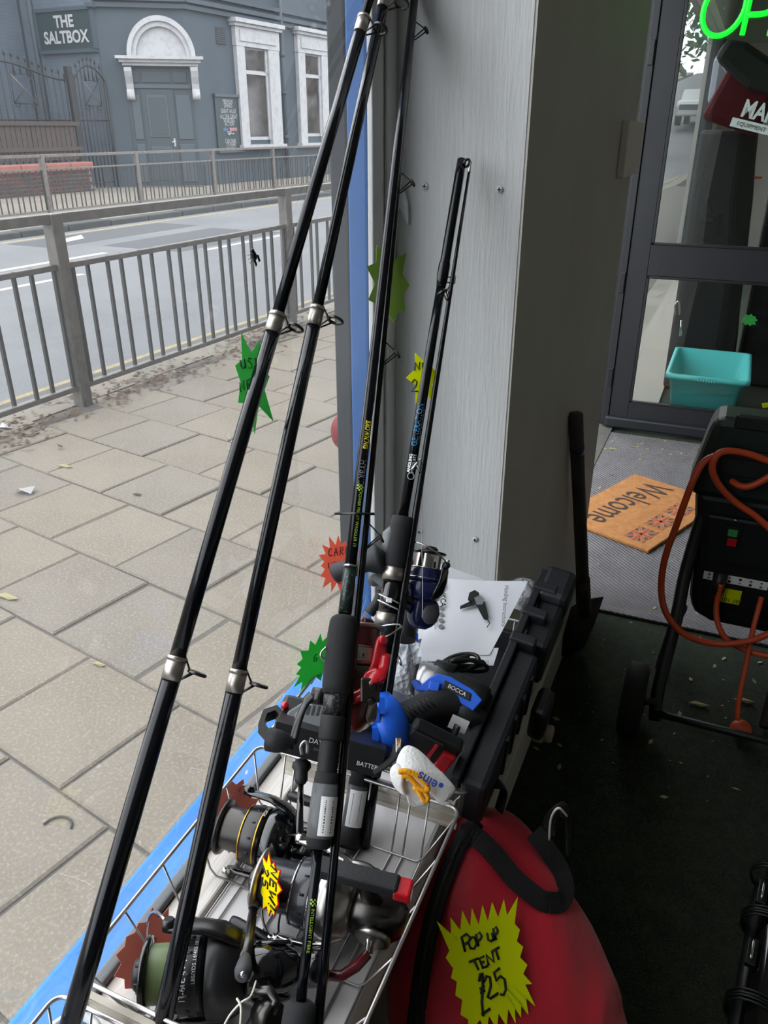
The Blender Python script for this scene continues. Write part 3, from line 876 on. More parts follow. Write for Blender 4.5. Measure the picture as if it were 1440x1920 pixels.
# ------------------------------------------------------------------ iron gates, low brick wall, board fence
FG = Fr(W(14.0, 13.0), -SX, V((0, 0, 1)))      # x to the left along the street, y up
def gate(a0, a1, arch_fn, panel, n, label):
    g = thing('iron_gate', label, 'gate', FG.p((a0 + a1) / 2, 0, 0))
    pts = [(a0 + (a1 - a0) * k / 16, arch_fn(k / 16.0), 0) for k in range(17)]
    MB(FG).tube(pts, .022, 6).build('top_rail', 'black_iron', g)
    for zz in (1.62, .18): MB(FG).tube([(a0, zz, 0), (a1, zz, 0)], .018, 6).build('cross_rail', 'black_iron', g)
    MB(FG).tube([(a0, .05, 0), (a0, arch_fn(0), 0)], .03, 6).build('stile', 'black_iron', g)
    MB(FG).tube([(a1, .05, 0), (a1, arch_fn(1), 0)], .03, 6).build('stile', 'black_iron', g)
    for k in range(1, n):
        a = a0 + (a1 - a0) * k / n; zt = arch_fn(k / float(n)) + .12
        inside = panel and panel[0] < a < panel[1]
        segs = [(.05, panel[2]), (panel[3], zt)] if inside else [(.05, zt)]
        mb = MB(FG)
        for (q0, q1) in segs: mb.tube([(a, q0, 0), (a, q1, 0)], .017, 5)
        mb.tube([(a, zt, 0), (a, zt + .05, 0), (a, zt + .13, 0)], [.013, .03, .003], 6)
        mb.build('bar', 'black_iron', g)
    if panel:
        p0, p1, q0, q1 = panel
        MB(FG).tube([(p0, q0, 0), (p1, q0, 0), (p1, q1, 0), (p0, q1, 0)], .014, 5, closed=True).build('panel_frame', 'black_iron', g)
        MB(FG).tube([(p0, q0, 0), (p1, q1, 0)], .016, 5).build('diagonal', 'rail_steel', g)
        MB(FG).tube([(p0, q1, 0), (p1, q0, 0)], .014, 5).build('diagonal', 'black_iron', g)
        cx, cz = (p0 + p1) / 2, (q0 + q1) / 2
        for (ux, uz) in ((1, 1), (-1, 1), (1, -1), (-1, -1)):
            pts = []
            for k in range(14):
                an = k * .5; r = .13 * (1 - k / 16)
                pts.append((cx + ux * (.17 * (p1 - p0) / .5 + r * math.cos(an) * .7), cz + uz * (.3 + r * math.sin(an) * .7), 0))
            MB(FG).tube(pts, .011, 5).build('scroll', 'black_iron', g)
    return g
gate(.08, 1.1, lambda k: 2.50 + .32 * math.sin(math.pi * min(1, max(0, k))) ** .8, (.28, .82, 1.95, 2.5), 8, 'narrow black iron gate with arched top beside the pub door')
gate(1.36, 5.4, lambda k: 2.48 + .3 * (1 - math.cos(math.pi * min(1, k * 2.2))) / 2, (2.3, 2.95, 1.95, 2.55), 22, 'wide black iron gate with curved top above the board fence')
gp = MB(FG); gp.box(1.15, 1.33, -.05, 2.62, -.09, .09); gp.box(1.17, 1.31, 2.62, 2.78, -.07, .07)
tag(gp.build('gate_post', 'black_iron', bevel=.01), 'thick black iron gate post between the two gates', 'post')
lw = thing('brick_wall', 'low brick wall with red coping in front of the board fence', 'wall', W(10.5, 12.75))
FL = Fr(W(12.7, 12.62), -SX, V((0, 0, 1)))
zsgn = 1.0 if FL.z.dot(-TX) > 0 else -1.0
MB(FL).box(.01, 3.6, -.1, .52, -.28 * zsgn, -.012 * zsgn).build('mortar_core', 'mortar', lw)
bw_, bh_ = .225, .085
bm1 = MB(Fr((0, 0, 0), -SX, V((0, 0, 1)))); bm1.box(0, bw_ - .014, 0, bh_ - .014, -.1 * zsgn, .0)
brk = []
for mt in ('brick_dark', 'brick_red'):
    me = bm1.mesh('brick', V((0, 0, 0))); me.materials.append(MATS[mt]); brk.append(me)
for r in range(6):
    for c in range(16):
        a = c * bw_ + (bw_ / 2 if r % 2 else 0)
        if a > 3.5: continue
        k = 1 if (r >= 4 and random.random() < .55) or random.random() < .12 else 0
        place(brk[k], 'brick', FL.p(a, r * bh_ + .01, random.uniform(-.004, .006) * zsgn), lw)
for c in range(5):
    MB(FL).box(c * .73 - .03, c * .73 + .69, .52, .70, -.33 * zsgn, .05 * zsgn).build('coping_stone', 'coping_red', lw, bevel=.03)
wf = thing('board_fence', 'weathered wooden board fence above the low brick wall', 'fence', W(10.5, 13.0))
FB = Fr(W(12.75, 12.95), -SX, V((0, 0, 1)))
for k in range(26):
    a = k * .145
    MB(FB).box(a, a + .125 + random.uniform(-.01, .01), .75, 1.56 + random.uniform(-.01, .01), 0, .022).build('board', 'wood_board', wf)
for zz in (1.5, .95): MB(FB).box(-.04, 3.85, zz, zz + .09, -.045, .0).build('rail', 'wood_board', wf)

# ------------------------------------------------------------------ houses, tree and car further along
for i, (s0, s1, t0, hgt, la) in enumerate(((36, 52, 8.8, 9.0, 'red brick terrace house up the hill past the pub'), (54, 72, -7.5, 9.5, 'red brick building where the road climbs away'))):
    h = thing('terrace_house', la, 'building', W(s0, t0))
    mb = MB(); pl = [W(s0, t0), W(s1, t0), W(s1, t0 + (9 if t0 > 0 else -6)), W(s0, t0 + (9 if t0 > 0 else -6))]
    zb, zt = -1, hgt + rise(s0)
    mb.add([V((p.x, p.y, zb)) for p in pl] + [V((p.x, p.y, zt)) for p in pl], [(0, 1, 2, 3), (4, 7, 6, 5), (0, 4, 5, 1), (1, 5, 6, 2), (2, 6, 7, 3), (3, 7, 4, 0)])
    mb.build('wall', 'far_brick', h)
    for c in range(5):
        for r in range(2):
            fr = Fr(W(s0 - .02, t0 + (1.0 + c * 1.5) * (1 if t0 > 0 else -1)), TX, V((0, 0, 1)))
            b_ = MB(fr); b_.box(-.45, .45, 1.0 + r * 2.9, 2.7 + r * 2.9, -.05, .05)
            wdw = b_.build('window', 'pub_white', h)
            MB(fr).box(-.36, .36, 1.1 + r * 2.9, 2.6 + r * 2.9, -.07, .07).build('pane', 'pane_dark', wdw)
tr = thing('street_tree', 'leafy green tree beyond the railings up the street', 'tree', W(30, 2.2))
MB().tube([W(30, 2.2), W(30, 2.2, 1.5), W(30.1, 2.3, 3.2)], [.2, .16, .1], 8).build('trunk', 'bark', tr)
mb = MB(); r = random.Random(3)
for k in range(900):
    th, ph = r.uniform(0, 6.28), r.uniform(-1, 1)
    rad = 2.6 * r.uniform(.3, 1) ** .5
    c = W(30, 2.2) + V((rad * math.cos(th) * (1 - ph * ph) ** .5, rad * math.sin(th) * (1 - ph * ph) ** .5, 5.2 + rad * ph))
    u = V((r.uniform(-1, 1), r.uniform(-1, 1), r.uniform(-1, 1))).normalized(); w = u.orthogonal().normalized()
    L = r.uniform(.12, .26)
    mb.add([c - u * L, c + w * L * .5, c + u * L, c - w * L * .5], [(0, 1, 2, 3)])
tag(mb.build('foliage', 'tree_leaf', tr), kind='stuff')
car = thing('parked_car', 'white car on the road far up the hill', 'car', W(38, 1.6))
prof = [(-2.1, .35), (-2.1, .75), (-1.9, .95), (-1.2, 1.0), (-.6, 1.42), (.8, 1.45), (1.5, 1.02), (2.1, .92), (2.15, .4)]
fc = Fr(W(38, 1.6, .0), SX, V((0, 0, 1)))
MB(fc).prism([(a, b) for a, b in prof], -.85, .85).build('body', 'car_white', car, bevel=.08)
MB(fc).prism([(-1.05, 1.0), (-.55, 1.36), (.75, 1.39), (1.35, 1.02)], -.86, .86).build('side_glass', 'car_glass', car)
MB(fc).box(-2.12, -2.0, .6, .8, -.7, .7).build('lamp_bar', 'car_glass', car)
for a in (-1.3, 1.3):
    for c in (-.8, .8): MB(fc).lathe([(-.1, .32), (.1, .32)], 16, o=(a, .32, c), ax=(0, 0, 1)).build('wheel', 'tyre', car)

# ------------------------------------------------------------------ litter and leaves on the pavement
mb = MB(); r = random.Random(11)
for k in range(1500):
    s = r.choice((r.gauss(.55, .28), r.gauss(-.65, .35), r.gauss(1.75, .3), r.gauss(2.6, .4))); t = -.02 - abs(r.gauss(0, .10))
    if r.random() < .3: t = r.uniform(.02, .2)
    c = W(s, t, r.uniform(.004, .02)); a = r.uniform(0, 6.28); L = r.uniform(.008, .03); u = V((math.cos(a), math.sin(a), r.uniform(-.3, .3))); w = V((-math.sin(a), math.cos(a), r.uniform(-.2, .4)))
    mb.add([c - u * L, c + w * L * .45, c + u * L, c - w * L * .45], [(0, 1, 2, 3)])
tag(mb.build('leaf_litter', 'leaf_dry'), 'brown dry leaves and crumbs gathered along the foot of the near railing', 'leaves', kind='stuff')
def scrap(name, px, py, pts, mat, label, cat, k=1.0, curl=.006):
    c = PZ(px, py, .004); mb = MB(Fr(c, (1, 0, 0), (0, 1, 0)))
    n = len(pts)
    vs = [(a * k, b * k, curl * (i % 2)) for i, (a, b) in enumerate(pts)]
    mb.add(vs + [(a, b, c_ + .0015) for a, b, c_ in vs], [tuple(range(n))[::-1], tuple(range(n, 2 * n))] + [(i, (i + 1) % n, n + (i + 1) % n, n + i) for i in range(n)])
    return tag(mb.build(name, mat), label, cat)
leafp = [(-.05, -.004), (-.02, .012), (.02, .014), (.05, .0), (.015, -.012), (-.02, -.013)]
scrap('paper_scrap', 50, 920, [(-.05, -.02), (-.01, -.035), (.045, -.02), (.035, .02), (-.02, .03)], 'paper_scrap', 'crumpled white paper scrap on the slabs', 'litter', curl=.02)
scrap('paper_scrap', 8, 802, [(-.06, -.02), (.04, -.025), (.06, .01), (-.03, .025)], 'paper_scrap', 'white paper scrap by the railing foot at the left edge', 'litter', curl=.015)
scrap('fallen_leaf', 15, 1120, leafp, 'leaf_pale', 'pale yellow leaf on the slabs at the left edge', 'leaf', 1.0)
scrap('fallen_leaf', 122, 875, leafp, 'leaf_pale', 'pale leaf lying on a slab joint near the paper scrap', 'leaf', .9)
scrap('fallen_leaf', 187, 1247, leafp, 'leaf_pale', 'small curled leaf at a slab corner beside the left rod', 'leaf', .5)
scrap('fallen_leaf', 258, 928, leafp, 'leaf_dry', 'tiny brown leaf in the middle of the slabs', 'leaf', .5)
tg = MB(); c = PZ(105, 1553, .006)
tg.tube([c + V((.035 * math.cos(a * .4), .035 * math.sin(a * .4), 0)) for a in range(1, 9)], .003, 5)
tag(tg.build('twig', 'black_iron'), 'short dark curved twig on the pavement', 'twig')

# ------------------------------------------------------------------ the shop: x into the room, y along the window, window plane at x = GX
GX, ZL, YP, XP = -0.498, 0.615, 1.21, -0.300
XR, YN, YF, ZC_ = 3.6, -3.2, 10.6, 3.0
def sbox(name, mat, x0, x1, y0, y1, z0, z1, bevel=0.0, parent=None):
    o = MB().box(x0, x1, y0, y1, z0, z1).build(name, mat, parent, bevel=bevel)
    if parent is None: struct(o)
    return o
sbox('floor', 'carpet_green', -.56, XR, YN, YF, -.12, 0)
sbox('ceiling', 'ceiling_paint', -.56, XR, YN, YF, ZC_, ZC_ + .1)
sbox('wall_right', 'wall_room', XR, XR + .15, YN, YF, 0, ZC_)
sbox('wall_near', 'wall_room', -.56, XR, YN - .15, YN, 0, ZC_)
sbox('wall_far', 'wall_room', -.56, XR, YF, YF + .15, 0, ZC_)
# pier between window and doorway: pale painted end, shaded side
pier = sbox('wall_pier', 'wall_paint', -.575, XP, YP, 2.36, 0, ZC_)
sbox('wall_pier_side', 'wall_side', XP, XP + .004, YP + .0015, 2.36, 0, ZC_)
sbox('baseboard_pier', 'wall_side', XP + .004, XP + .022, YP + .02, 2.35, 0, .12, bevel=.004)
# wall under the window, window head, rest of the front
sbox('wall_riser', 'wall_side', -.56, -.285, YN, YP, 0, ZL - .045)
sbox('wall_head', 'wall_paint', -.60, -.44, YN, YP, 2.88, ZC_)
sbox('wall_front_near', 'wall_room', -.60, -.44, YN, -1.6, ZL, 2.88)
sbox('wall_lintel', 'wall_side', -.60, -.44, 2.36, YF, 2.25, ZC_)
sbox('wall_front_far', 'wall_side', -.60, -.44, 9.3, YF, 0, 2.25)
sbox('wall_upper', 'render_cream', -.66, XR + .1, YN - .1, YF + 4, ZC_ + .1, 7.0)
# screws on the pier
for i, (px, py) in enumerate(((797, 349), (937, 355), (787, 996), (891, 1011))):
    p = PY(px, py, YP - .001)
    t = thing('wall_screw', ('painted cross-head screw in the pier, upper left of four', 'painted cross-head screw in the pier, upper right of four', 'painted cross-head screw in the pier, lower left of four', 'painted cross-head screw in the pier, lower right of four')[i], 'screw', p)
    f = Fr(p, (1, 0, 0), (0, 0, 1))
    MB(f).lathe([(0, .0052), (.002, .005), (.0034, .002)], 14, ax=(0, 0, 1)).build('head', 'screw', t)
    MB(f).box(-.003, .003, -.0006, .0006, .003, .0042).build('slot', 'print_black', t)
    MB(f).box(-.0006, .0006, -.003, .003, .003, .0042).build('slot', 'print_black', t)
# window board: board by the glass, crack, main ledge
sbox('trim_2', 'ledge_board', GX + .008, GX + .052, -1.6, YP, ZL - .05, ZL + .003, bevel=.003)
sbox('trim_3', 'ledge_white', GX + .0545, -.233, -1.6, YP, ZL - .05, ZL - .001, bevel=.006)
sbox('trim_4', 'wall_paint', GX + .04, -.27, -1.6, YP, ZL - .1, ZL - .045)
# glass and its frame
gasket = MB(); gasket.box(GX - .006, GX + .008, -1.6, 1.112, ZL - .03, ZL + .012)
struct(gasket.build('trim_5', 'gasket', bevel=.002))
win = struct(MB().box(GX - .003, GX + .003, -1.6, 1.113, ZL + .005, 2.88).build('window_1', 'window_glass'))
sill = sbox('trim_6', 'sill_blue', -.566, GX - .006, -1.6, 1.149, ZL - .07, ZL - .006, bevel=.008)
# upright frame at the far end of the window, parts seen from left to right
sbox('trim_7', 'jamb_grey', -.562, -.5345, 1.118, YP - .001, 0, 2.88, bevel=.003)
sbox('trim_8', 'jamb_blue', -.534, -.502, 1.116, 1.149, ZL - .01, 2.88, bevel=.004)
sbox('trim_9', 'jamb_white', GX - .003, GX + .006, 1.114, 1.146, ZL, 2.88, bevel=.002)
sbox('trim_10', 'jamb_strip', GX - .045, GX + .003, 1.1465, YP - .0005, ZL, 2.88, bevel=.003)
sbox('trim_15', 'jamb_white', GX + .003, GX + .008, 1.160, 1.176, ZL, 2.88, bevel=.002)
# red dome on the outside of the post
c = PY(645, 810, 1.27)
rd = MB(Fr(c, (1, 0, 0), (0, 1, 0))); rd.ball((0, 0, 0), .034, 20, 12, (.75, .7, 1.05))
rdo = thing('alarm_dome', 'red rounded plastic dome fixed outside the dark window post', 'alarm', c - V((0, 0, .04)))
rd.build('dome', 'dome_red', rdo)
MB(Fr(c, (1, 0, 0), (0, 1, 0))).box(.01, .035, -.02, .02, -.03, .03).build('base_plate', 'black_plastic', rdo)
# peeling paint flap on the pier
p = PY(757, 385, YP - .003); f = Fr(p, (1, 0, 0), (0, 0, 1))
mb = MB(f)
mb.loft([[(-.012, .02, 0), (.002, .022, .001), (.002, .022, .0022), (-.012, .02, .0012)], [(-.008, .006, .006), (.01, .005, .008), (.01, .005, .009), (-.008, .006, .007)], [(0, -.012, .004), (.011, -.014, .007), (.011, -.014, .008), (0, -.012, .005)], [(.006, -.028, .001), (.009, -.028, .002), (.009, -.028, .003), (.006, -.028, .002)]])
tag(mb.build('paint_flake', 'paper', origin=p), 'white torn paper scrap stuck to the pier behind the rods', 'paper scrap')
# second shop window past the open door, and the door jambs
struct(MB().box(-.503, -.497, 4.36, 9.3, .0, 2.25).build('window_2', 'window_glass'))
sbox('trim_11', 'frame_black', -.56, -.46, 4.24, 4.36, 0, 2.25)
sbox('trim_12', 'jamb_grey', -.56, -.44, 9.28, 9.36, 0, 2.25)
sbox('trim_14', 'render_cream', -.56, -.27, 4.37, 9.28, 0, .012)
# skirting crack board and cream socket on the pier
p = PX(1003, 1368, XP + .022)
sk = thing('wall_socket', 'cream round plastic pipe fitting low on the dark pier', 'pipe fitting', p)
f = Fr(p, (0, 1, 0), (0, 0, 1))
MB(f).box(-.04, .03, -.035, .035, 0, .03).build('back_box', 'socket_cream', sk, bevel=.008)
MB(f).lathe([(.03, .026), (.045, .026), (.05, .02)], 16, o=(-.005, 0, 0), ax=(0, 0, 1)).build('cap', 'socket_cream', sk)
# door opened into the room
DY = 4.2
door = thing('door_1', None, None, (-.51, DY, 0)); struct(door)
def dbox(n, m, x0, x1, z0, z1, y0=-.022, y1=.022, par=door, bev=.003): return MB().box(x0, x1, DY + y0, DY + y1, z0, z1).build(n, m, par, bevel=bev)
DX0, DX1 = -.515, .40
dbox('stile', 'frame_black', DX0 + .035, -.385, .02, 2.08)
dbox('hinge_edge', 'frame_black', DX0, DX0 + .033, .02, 2.08, -.03, .02)
dbox('stile', 'frame_black', .28, DX1, .02, 2.08)
dbox('bottom_rail', 'frame_black', -.385, .28, .045, .155)
dbox('middle_rail', 'frame_black', -.385, .28, .80, .945)
dbox('top_rail', 'frame_black', -.385, .28, 1.96, 2.08)
dbox('weather_bar', 'frame_black', DX0 + .02, DX1, .015, .075, -.05, -.015, bev=.01)
for (z0, z1_) in ((.155, .80), (.945, 1.96)):
    dbox('pane', 'door_glass', -.385, .28, z0, z1_, -.003, .003, bev=0)
    for (a, b, c, d) in ((-.385, -.372, z0, z1_), (.267, .28, z0, z1_), (-.385, .28, z0, z0 + .012), (-.385, .28, z1_ - .012, z1_)):
        dbox('glazing_bead', 'bead_black', a, b, c, d, -.026, -.006, bev=.002)
for zz in (.28, .76, 1.75):
    dbox('hinge', 'bead_black', DX0 + .006, DX0 + .03, zz - .05, zz + .05, -.036, -.028)
# old closer plate covered with paint on the pier's edge
p = PX(1168, 280, XP + .006)
pl = MB().box(XP + .004, XP + .022, 2.10, 2.37, p.z - .062, p.z + .062)
tag(pl.build('cover_plate', 'tape_grey', bevel=.003), 'painted-over flat plate on the pier edge beside the door', 'plate')
# neon sign hung on the door glass
ns = thing('neon_sign', 'green neon sign reading OPEN hung on the door glass', 'sign', (-.1, DY - .05, 1.72))
pz = lambda x, y: (lambda q: (q.x, q.z))(PY(x, y, DY - .05))
cx, cz = pz(1358, 15); rx = pz(1397, 15)[0] - cx; rz_ = cz - pz(1358, 67)[1]
def neon(pts, closed=False, n=1):
    q = [V((a, DY - .05, b)) for a, b in pts]
    MB().tube(q, .0105, 10, closed=closed).build('tube', 'neon', ns)
neon([(cx + rx * math.cos(2 * math.pi * k / 28) - (0.04 * (math.sin(2 * math.pi * k / 28))) * -.3, cz + rz_ * math.sin(2 * math.pi * k / 28)) for k in range(28)], True)
lw_ = rx * 2.0
x0 = pz(1391, 67)[0]; zb = cz - rz_; zt = cz + rz_
neon([(x0, zb), (x0 + .012, zt)])
neon([(p_.x, p_.z) for p_ in smooth_pts([(x0 + .012, 0, zt), (x0 + .09, 0, zt - .005), (x0 + .135, 0, zt - rz_ * .5), (x0 + .09, 0, cz - .02), (x0 + .006, 0, cz - .028)], 5)])
xe = pz(1437, 50)[0] + .02
neon([(xe + .12, zt), (xe, zt), (xe - .004, zb), (xe + .12, zb)]); neon([(xe, cz), (xe + .1, cz)])
xn = xe + .18
neon([(xn, zb), (xn, zt), (xn + .13, zb), (xn + .13, zt)])
MB().box(cx - rx - .02, xn + .16, DY - .040, DY - .036, zb - .03, zt + .03).build('backing', 'acrylic', ns)
for xx in (cx, xn): MB().tube([(xx, DY - .036, cz), (xx, DY - .022, cz)], .006, 8).build('stand_off', 'chrome', ns)

# ------------------------------------------------------------------ rods
def lerp(a, b, t): return V(a) * (1 - t) + V(b) * t
def ring(parent, base, axis, out, r, reach, mat='dark_steel', tilt=0.0, wire=.0011, legs=True):
    """a line guide: ring on legs standing off the rod"""
    axis = V(axis).normalized(); out = (V(out) - axis * V(out).dot(axis)).normalized()
    side = axis.cross(out)
    c = V(base) + out * reach
    n1 = (axis * math.cos(tilt) + out * math.sin(tilt)).normalized()
    up_ = side.cross(n1).normalized()
    g = MB()
    pts = [c + side * (r * math.cos(k * math.pi / 8)) + up_ * (r * math.sin(k * math.pi / 8)) for k in range(16)]
    g.tube(pts, wire * 1.7, 6, closed=True)
    if legs:
        for sg in (-1, 1):
            g.tube([V(base) + axis * -.012 + side * sg * .002, c + side * sg * r * .8 - up_ * r * .4], wire, 5)
        g.tube([V(base) + axis * .016, c + up_ * r * -.9], wire, 5)
    return g.build('line_guide', mat, parent)

# two telescopic rods leaning in the window
def telescopic(label, bot, top, joints, r0, r1, out):
    d = (top - bot).normalized(); L = (top - bot).length
    root = thing('telescopic_rod', label, 'fishing rod', bot, 'telescopic rods leaning in the window')
    cuts = [0.0] + joints + [1.0]
    n = len(cuts) - 1
    for i in range(n):
        a, b = bot + d * (L * cuts[i]), bot + d * (L * cuts[i + 1])
        ra = r0 + (r1 - r0) * (cuts[i]); rb = r0 + (r1 - r0) * cuts[i + 1] + .0006
        ra -= .0006 * i
        MB().tube([a, lerp(a, b, .5), b], [ra, (ra + rb) / 2, rb], 24).build('rod_section', 'blank_black', root)
    for j in joints:
        c = bot + d * (L * j); rr = r0 + (r1 - r0) * j + .0011
        col = MB(); col.tube([c - d * .010, c + d * .010], rr, 20)
        col.tube([c + d * .0095, c + d * .0135], rr + .0004, 20)
        k = col.build('collar', 'satin_steel', root)
        g = ring(root, c + out * rr * .6, d, out, .0085, .018, 'dark_steel', tilt=.1)
    return root
pA0, pA1 = PD(132, 1920, .72), PX(688, 15, -.462)
dA = (pA1 - pA0)
def tpar(p0, p1, x, y):
    """how far along p0..p1 the sight line comes closest"""
    d = ray(x, y).normalized(); u = p1 - p0; w = p0 - EYE
    b = u.dot(d); den = u.dot(u) - b * b
    return (b * w.dot(d) - u.dot(w)) / den
def extended(p0, p1, lo, hi): return p0 + (p1 - p0) * lo, p0 + (p1 - p0) * hi
a0, a1 = extended(pA0, pA1, -.09, 1.18)
ja = [tpar(a0, a1, 322, 1255), tpar(a0, a1, 511, 608), tpar(a0, a1, 674, 48)]
rodA = telescopic('black telescopic rod with steel collars nearest the glass, leftmost in the window', a0, a1, ja, .0100, .0062, (RT + UP * .1))
pB0, pB1 = PD(304, 1920, .75), PX(718, 10, -.455)
b0, b1 = extended(pB0, pB1, -.07, 1.16)
jb = [tpar(b0, b1, 443, 1280), tpar(b0, b1, 592, 597), tpar(b0, b1, 720, 3)]
rodB = telescopic('black telescopic rod with steel collars, second from the left in the window', b0, b1, jb, .0094, .0058, (RT + UP * .1))

def along(p0, p1, x, y): return p0 + (p1 - p0) * tpar(p0, p1, x, y)
def rod_tube(root, name, mat, pts, rads, n=20, **kw): return MB().tube(pts, rads, n).build(name, mat, root, **kw)
def rod_text(root, body, p0, p1, px, py, size, mat, radius, turn, down=True, sx=1.0, bold=0.0):
    """lettering running along a rod; turn = angle of the lettering's middle from the side facing the room"""
    ax = (p0 - p1).normalized() if down else (p1 - p0).normalized()
    o = along(p0, p1, px, py)
    face = (EYE - o); face = (face - ax * face.dot(ax)).normalized()
    sd = face.cross(ax)
    z = face * math.cos(turn) + sd * math.sin(turn)
    return write(root, body, Fr(o, ax, z=z), size, mat, lift=.0003, wrap=radius, sx=sx, bold=bold)

# rod with orange star: foam grip, screw seat, two sections side by side
cB = PD(566, 1862, .735); cT = PY(777, 0, 1.165)
rC = thing('match_rod', 'black two-section rod with yellow and green lettering and black foam handle', 'fishing rod', cB)
c0, c1 = extended(cB, cT, -.09, 1.03)
A = lambda x, y: along(c0, c1, x, y)
rod_tube(rC, 'blank', 'blank_black', [A(560, 1900), A(590, 1590)], [.0050, .0048])
rod_tube(rC, 'blank', 'blank_black', [A(636, 1165), A(690, 760), A(745, 300), c1], [.0066, .0060, .0056, .0052])
rod_tube(rC, 'butt_grip', 'foam', [c0, A(554, 1920), A(558, 1885), A(560, 1876)], [.016, .0158, .015, .010])
rod_tube(rC, 'rear_grip', 'foam', [A(590, 1590), A(592, 1582), A(597, 1540), A(604, 1470), A(607, 1447)], [.0095, .0125, .0132, .0124, .0112])
rod_tube(rC, 'shrink_wrap', 'clear_tape', [A(594, 1570), A(597, 1540), A(604, 1468)], [.0130, .0136, .0128])
thr = [A(607, 1447), A(612, 1385)]; n = 14
pts, rr = [], []
for k in range(n * 2 + 1):
    pts.append(lerp(thr[0], thr[1], k / (2.0 * n))); rr.append(.0098 if k % 2 else .0110)
rod_tube(rC, 'screw_thread', 'cork_rubber', pts, rr)
rod_tube(rC, 'lock_nut', 'cork_rubber', [A(612, 1388), A(613, 1384), A(616, 1345), A(617, 1341)], [.0115, .0128, .0126, .0120])
rod_tube(rC, 'reel_seat', 'weave_grey', [A(616, 1342), A(624, 1290)], [.0112, .0124])
rod_tube(rC, 'fore_grip', 'foam', [A(622, 1300), A(624, 1285), A(629, 1240), A(635, 1190), A(638, 1165), A(640, 1158), A(641, 1153)], [.0140, .0150, .0160, .0158, .0148, .0130, .009])
rod_tube(rC, 'winding', 'weave', [A(642, 1150), A(655, 1062)], [.0072, .0070])
rod_tube(rC, 'winding_ring', 'chrome', [A(655, 1064), A(656, 1060)], [.0075, .0075])
def checker(root, x, y, rad, turn, mat='print_lime', sz=.0024):
    ax = (c0 - c1).normalized(); o = A(x, y); face = (EYE - o); face = (face - ax * face.dot(ax)).normalized(); sd = face.cross(ax)
    z = face * math.cos(turn) + sd * math.sin(turn); f = Fr(o, ax, z=z); mb = MB()
    for i in range(4):
        for j in range(4):
            if (i + j) % 2: continue
            q = []
            for (a, b) in ((i, j), (i + 1, j), (i + 1, j + 1), (i, j + 1)):
                th = (b - 2) * sz / rad; q.append(f.o + f.x * ((a - 2) * sz) + f.y * (math.sin(th) * (rad + .0003)) + f.z * (math.cos(th) * (rad + .0003)))
            mb.add(q, [(0, 1, 2, 3)])
    return mb.build('checker_mark', mat, root)
rod_text(rC, 'BROWNING', c0, c1, 684, 818, .0078, 'print_yellow', .0061, .3, sx=.78, bold=.0003)
rod_text(rC, 'HYBRID', c0, c1, 675, 889, .0092, 'print_grey', .0062, .2, sx=.95)
checker(rC, 670, 917, .0062, .2, sz=.0018)
rod_text(rC, 'POWER PELLET WAGGLER 11', c0, c1, 661, 975, .0048, 'print_lime', .0063, .3, sx=.98)
checker(rC, 580, 1690, .0051, .3, sz=.0016)
rod_text(rC, 'INTELLIGENT FIBRE', c0, c1, 573, 1742, .0044, 'print_lime', .0050, .3, sx=1.0)
# second section strapped beside it
t0 = PD(598, 1905, .735); t1 = PY(780, 0, 1.19)
t0, t1 = extended(t0, t1, -.05, 1.01)
T_ = lambda x, y: along(t0, t1, x, y)
rod_tube(rC, 'tip_section', 'blank_black', [t0, T_(640, 1500), T_(680, 1000), T_(735, 500), t1], [.0048, .0044, .0040, .0034, .003], n=14)
tout = RT * .9 + FW * -.2
for (x, y, r) in ((783, 60, .0048), (750, 345, .005), (720, 665, .0055), (688, 1008, .006)):
    ring(rC, T_(x, y) + RT * .003, (t1 - t0), tout, r * .8, .015, 'black_iron', tilt=1.0, wire=.0009)
p = lerp(A(662, 962), T_(683, 962), .5); ax = (c1 - c0).normalized()
st_ = MB()
for k in (0,):
    e = A(660, 962) - RT * .012 + UP * 0.0
    st_.tube(smooth_pts([e - RT * .012, e, A(661, 962) + (EYE - p).normalized() * .0095, T_(683, 963) + (EYE - p).normalized() * .006, T_(683, 963) + RT * .008], 4), .0022, 6, flat=.5)
st_.build('rubber_strap', 'black_plastic', rC)
def barcode(root, o, ax, z, w, h, rad, seed=2):
    """white bar code label wrapped on a grip: ax along the rod"""
    f = Fr(o, ax, z=z); mb = MB(); N = 8
    def cyl(a, b, lift): th = b / rad; return f.o + f.x * a + f.y * (math.sin(th) * (rad + lift)) + f.z * (math.cos(th) * (rad + lift))
    vs, fs = [], []
    for k in range(N + 1):
        b = -h / 2 + h * k / N; vs += [cyl(-w / 2, b, .0004), cyl(w / 2, b, .0004)]
    for k in range(N): fs.append((2 * k, 2 * k + 1, 2 * k + 3, 2 * k + 2))
    lab = mb.add(vs, fs).build('barcode_label', 'label_white', root)
    bars = MB(); r = random.Random(seed); a = -w * .40
    while a < w * .40:
        t = r.choice((.0007, .0011, .0016)); q = []
        for (aa, bb) in ((a, -h * .28), (a + t, -h * .28), (a + t, h * .16), (a, h * .16)): q.append(cyl(aa, bb, .0007))
        bars.add(q, [(0, 1, 2, 3)]); a += t + r.choice((.0007, .0012))
    bars.build('bars', 'print_black', lab)
    write(lab, '5 018 ROD 11ft 15g', Fr(f.p(0, h * .30 * .0), f.x, f.y), .0035, 'print_black', lift=.0008, wrap=rad, sx=.9) if False else None
    return lab
def facing(o, ax, turn=0.0):
    face = (EYE - o); face = (face - ax * face.dot(ax)).normalized(); sd = face.cross(ax)
    return face * math.cos(turn) + sd * math.sin(turn)
axC = (c0 - c1).normalized()
barcode(rC, A(599, 1527), axC, facing(A(599, 1527), axC, .55), .036, .020, .0136)

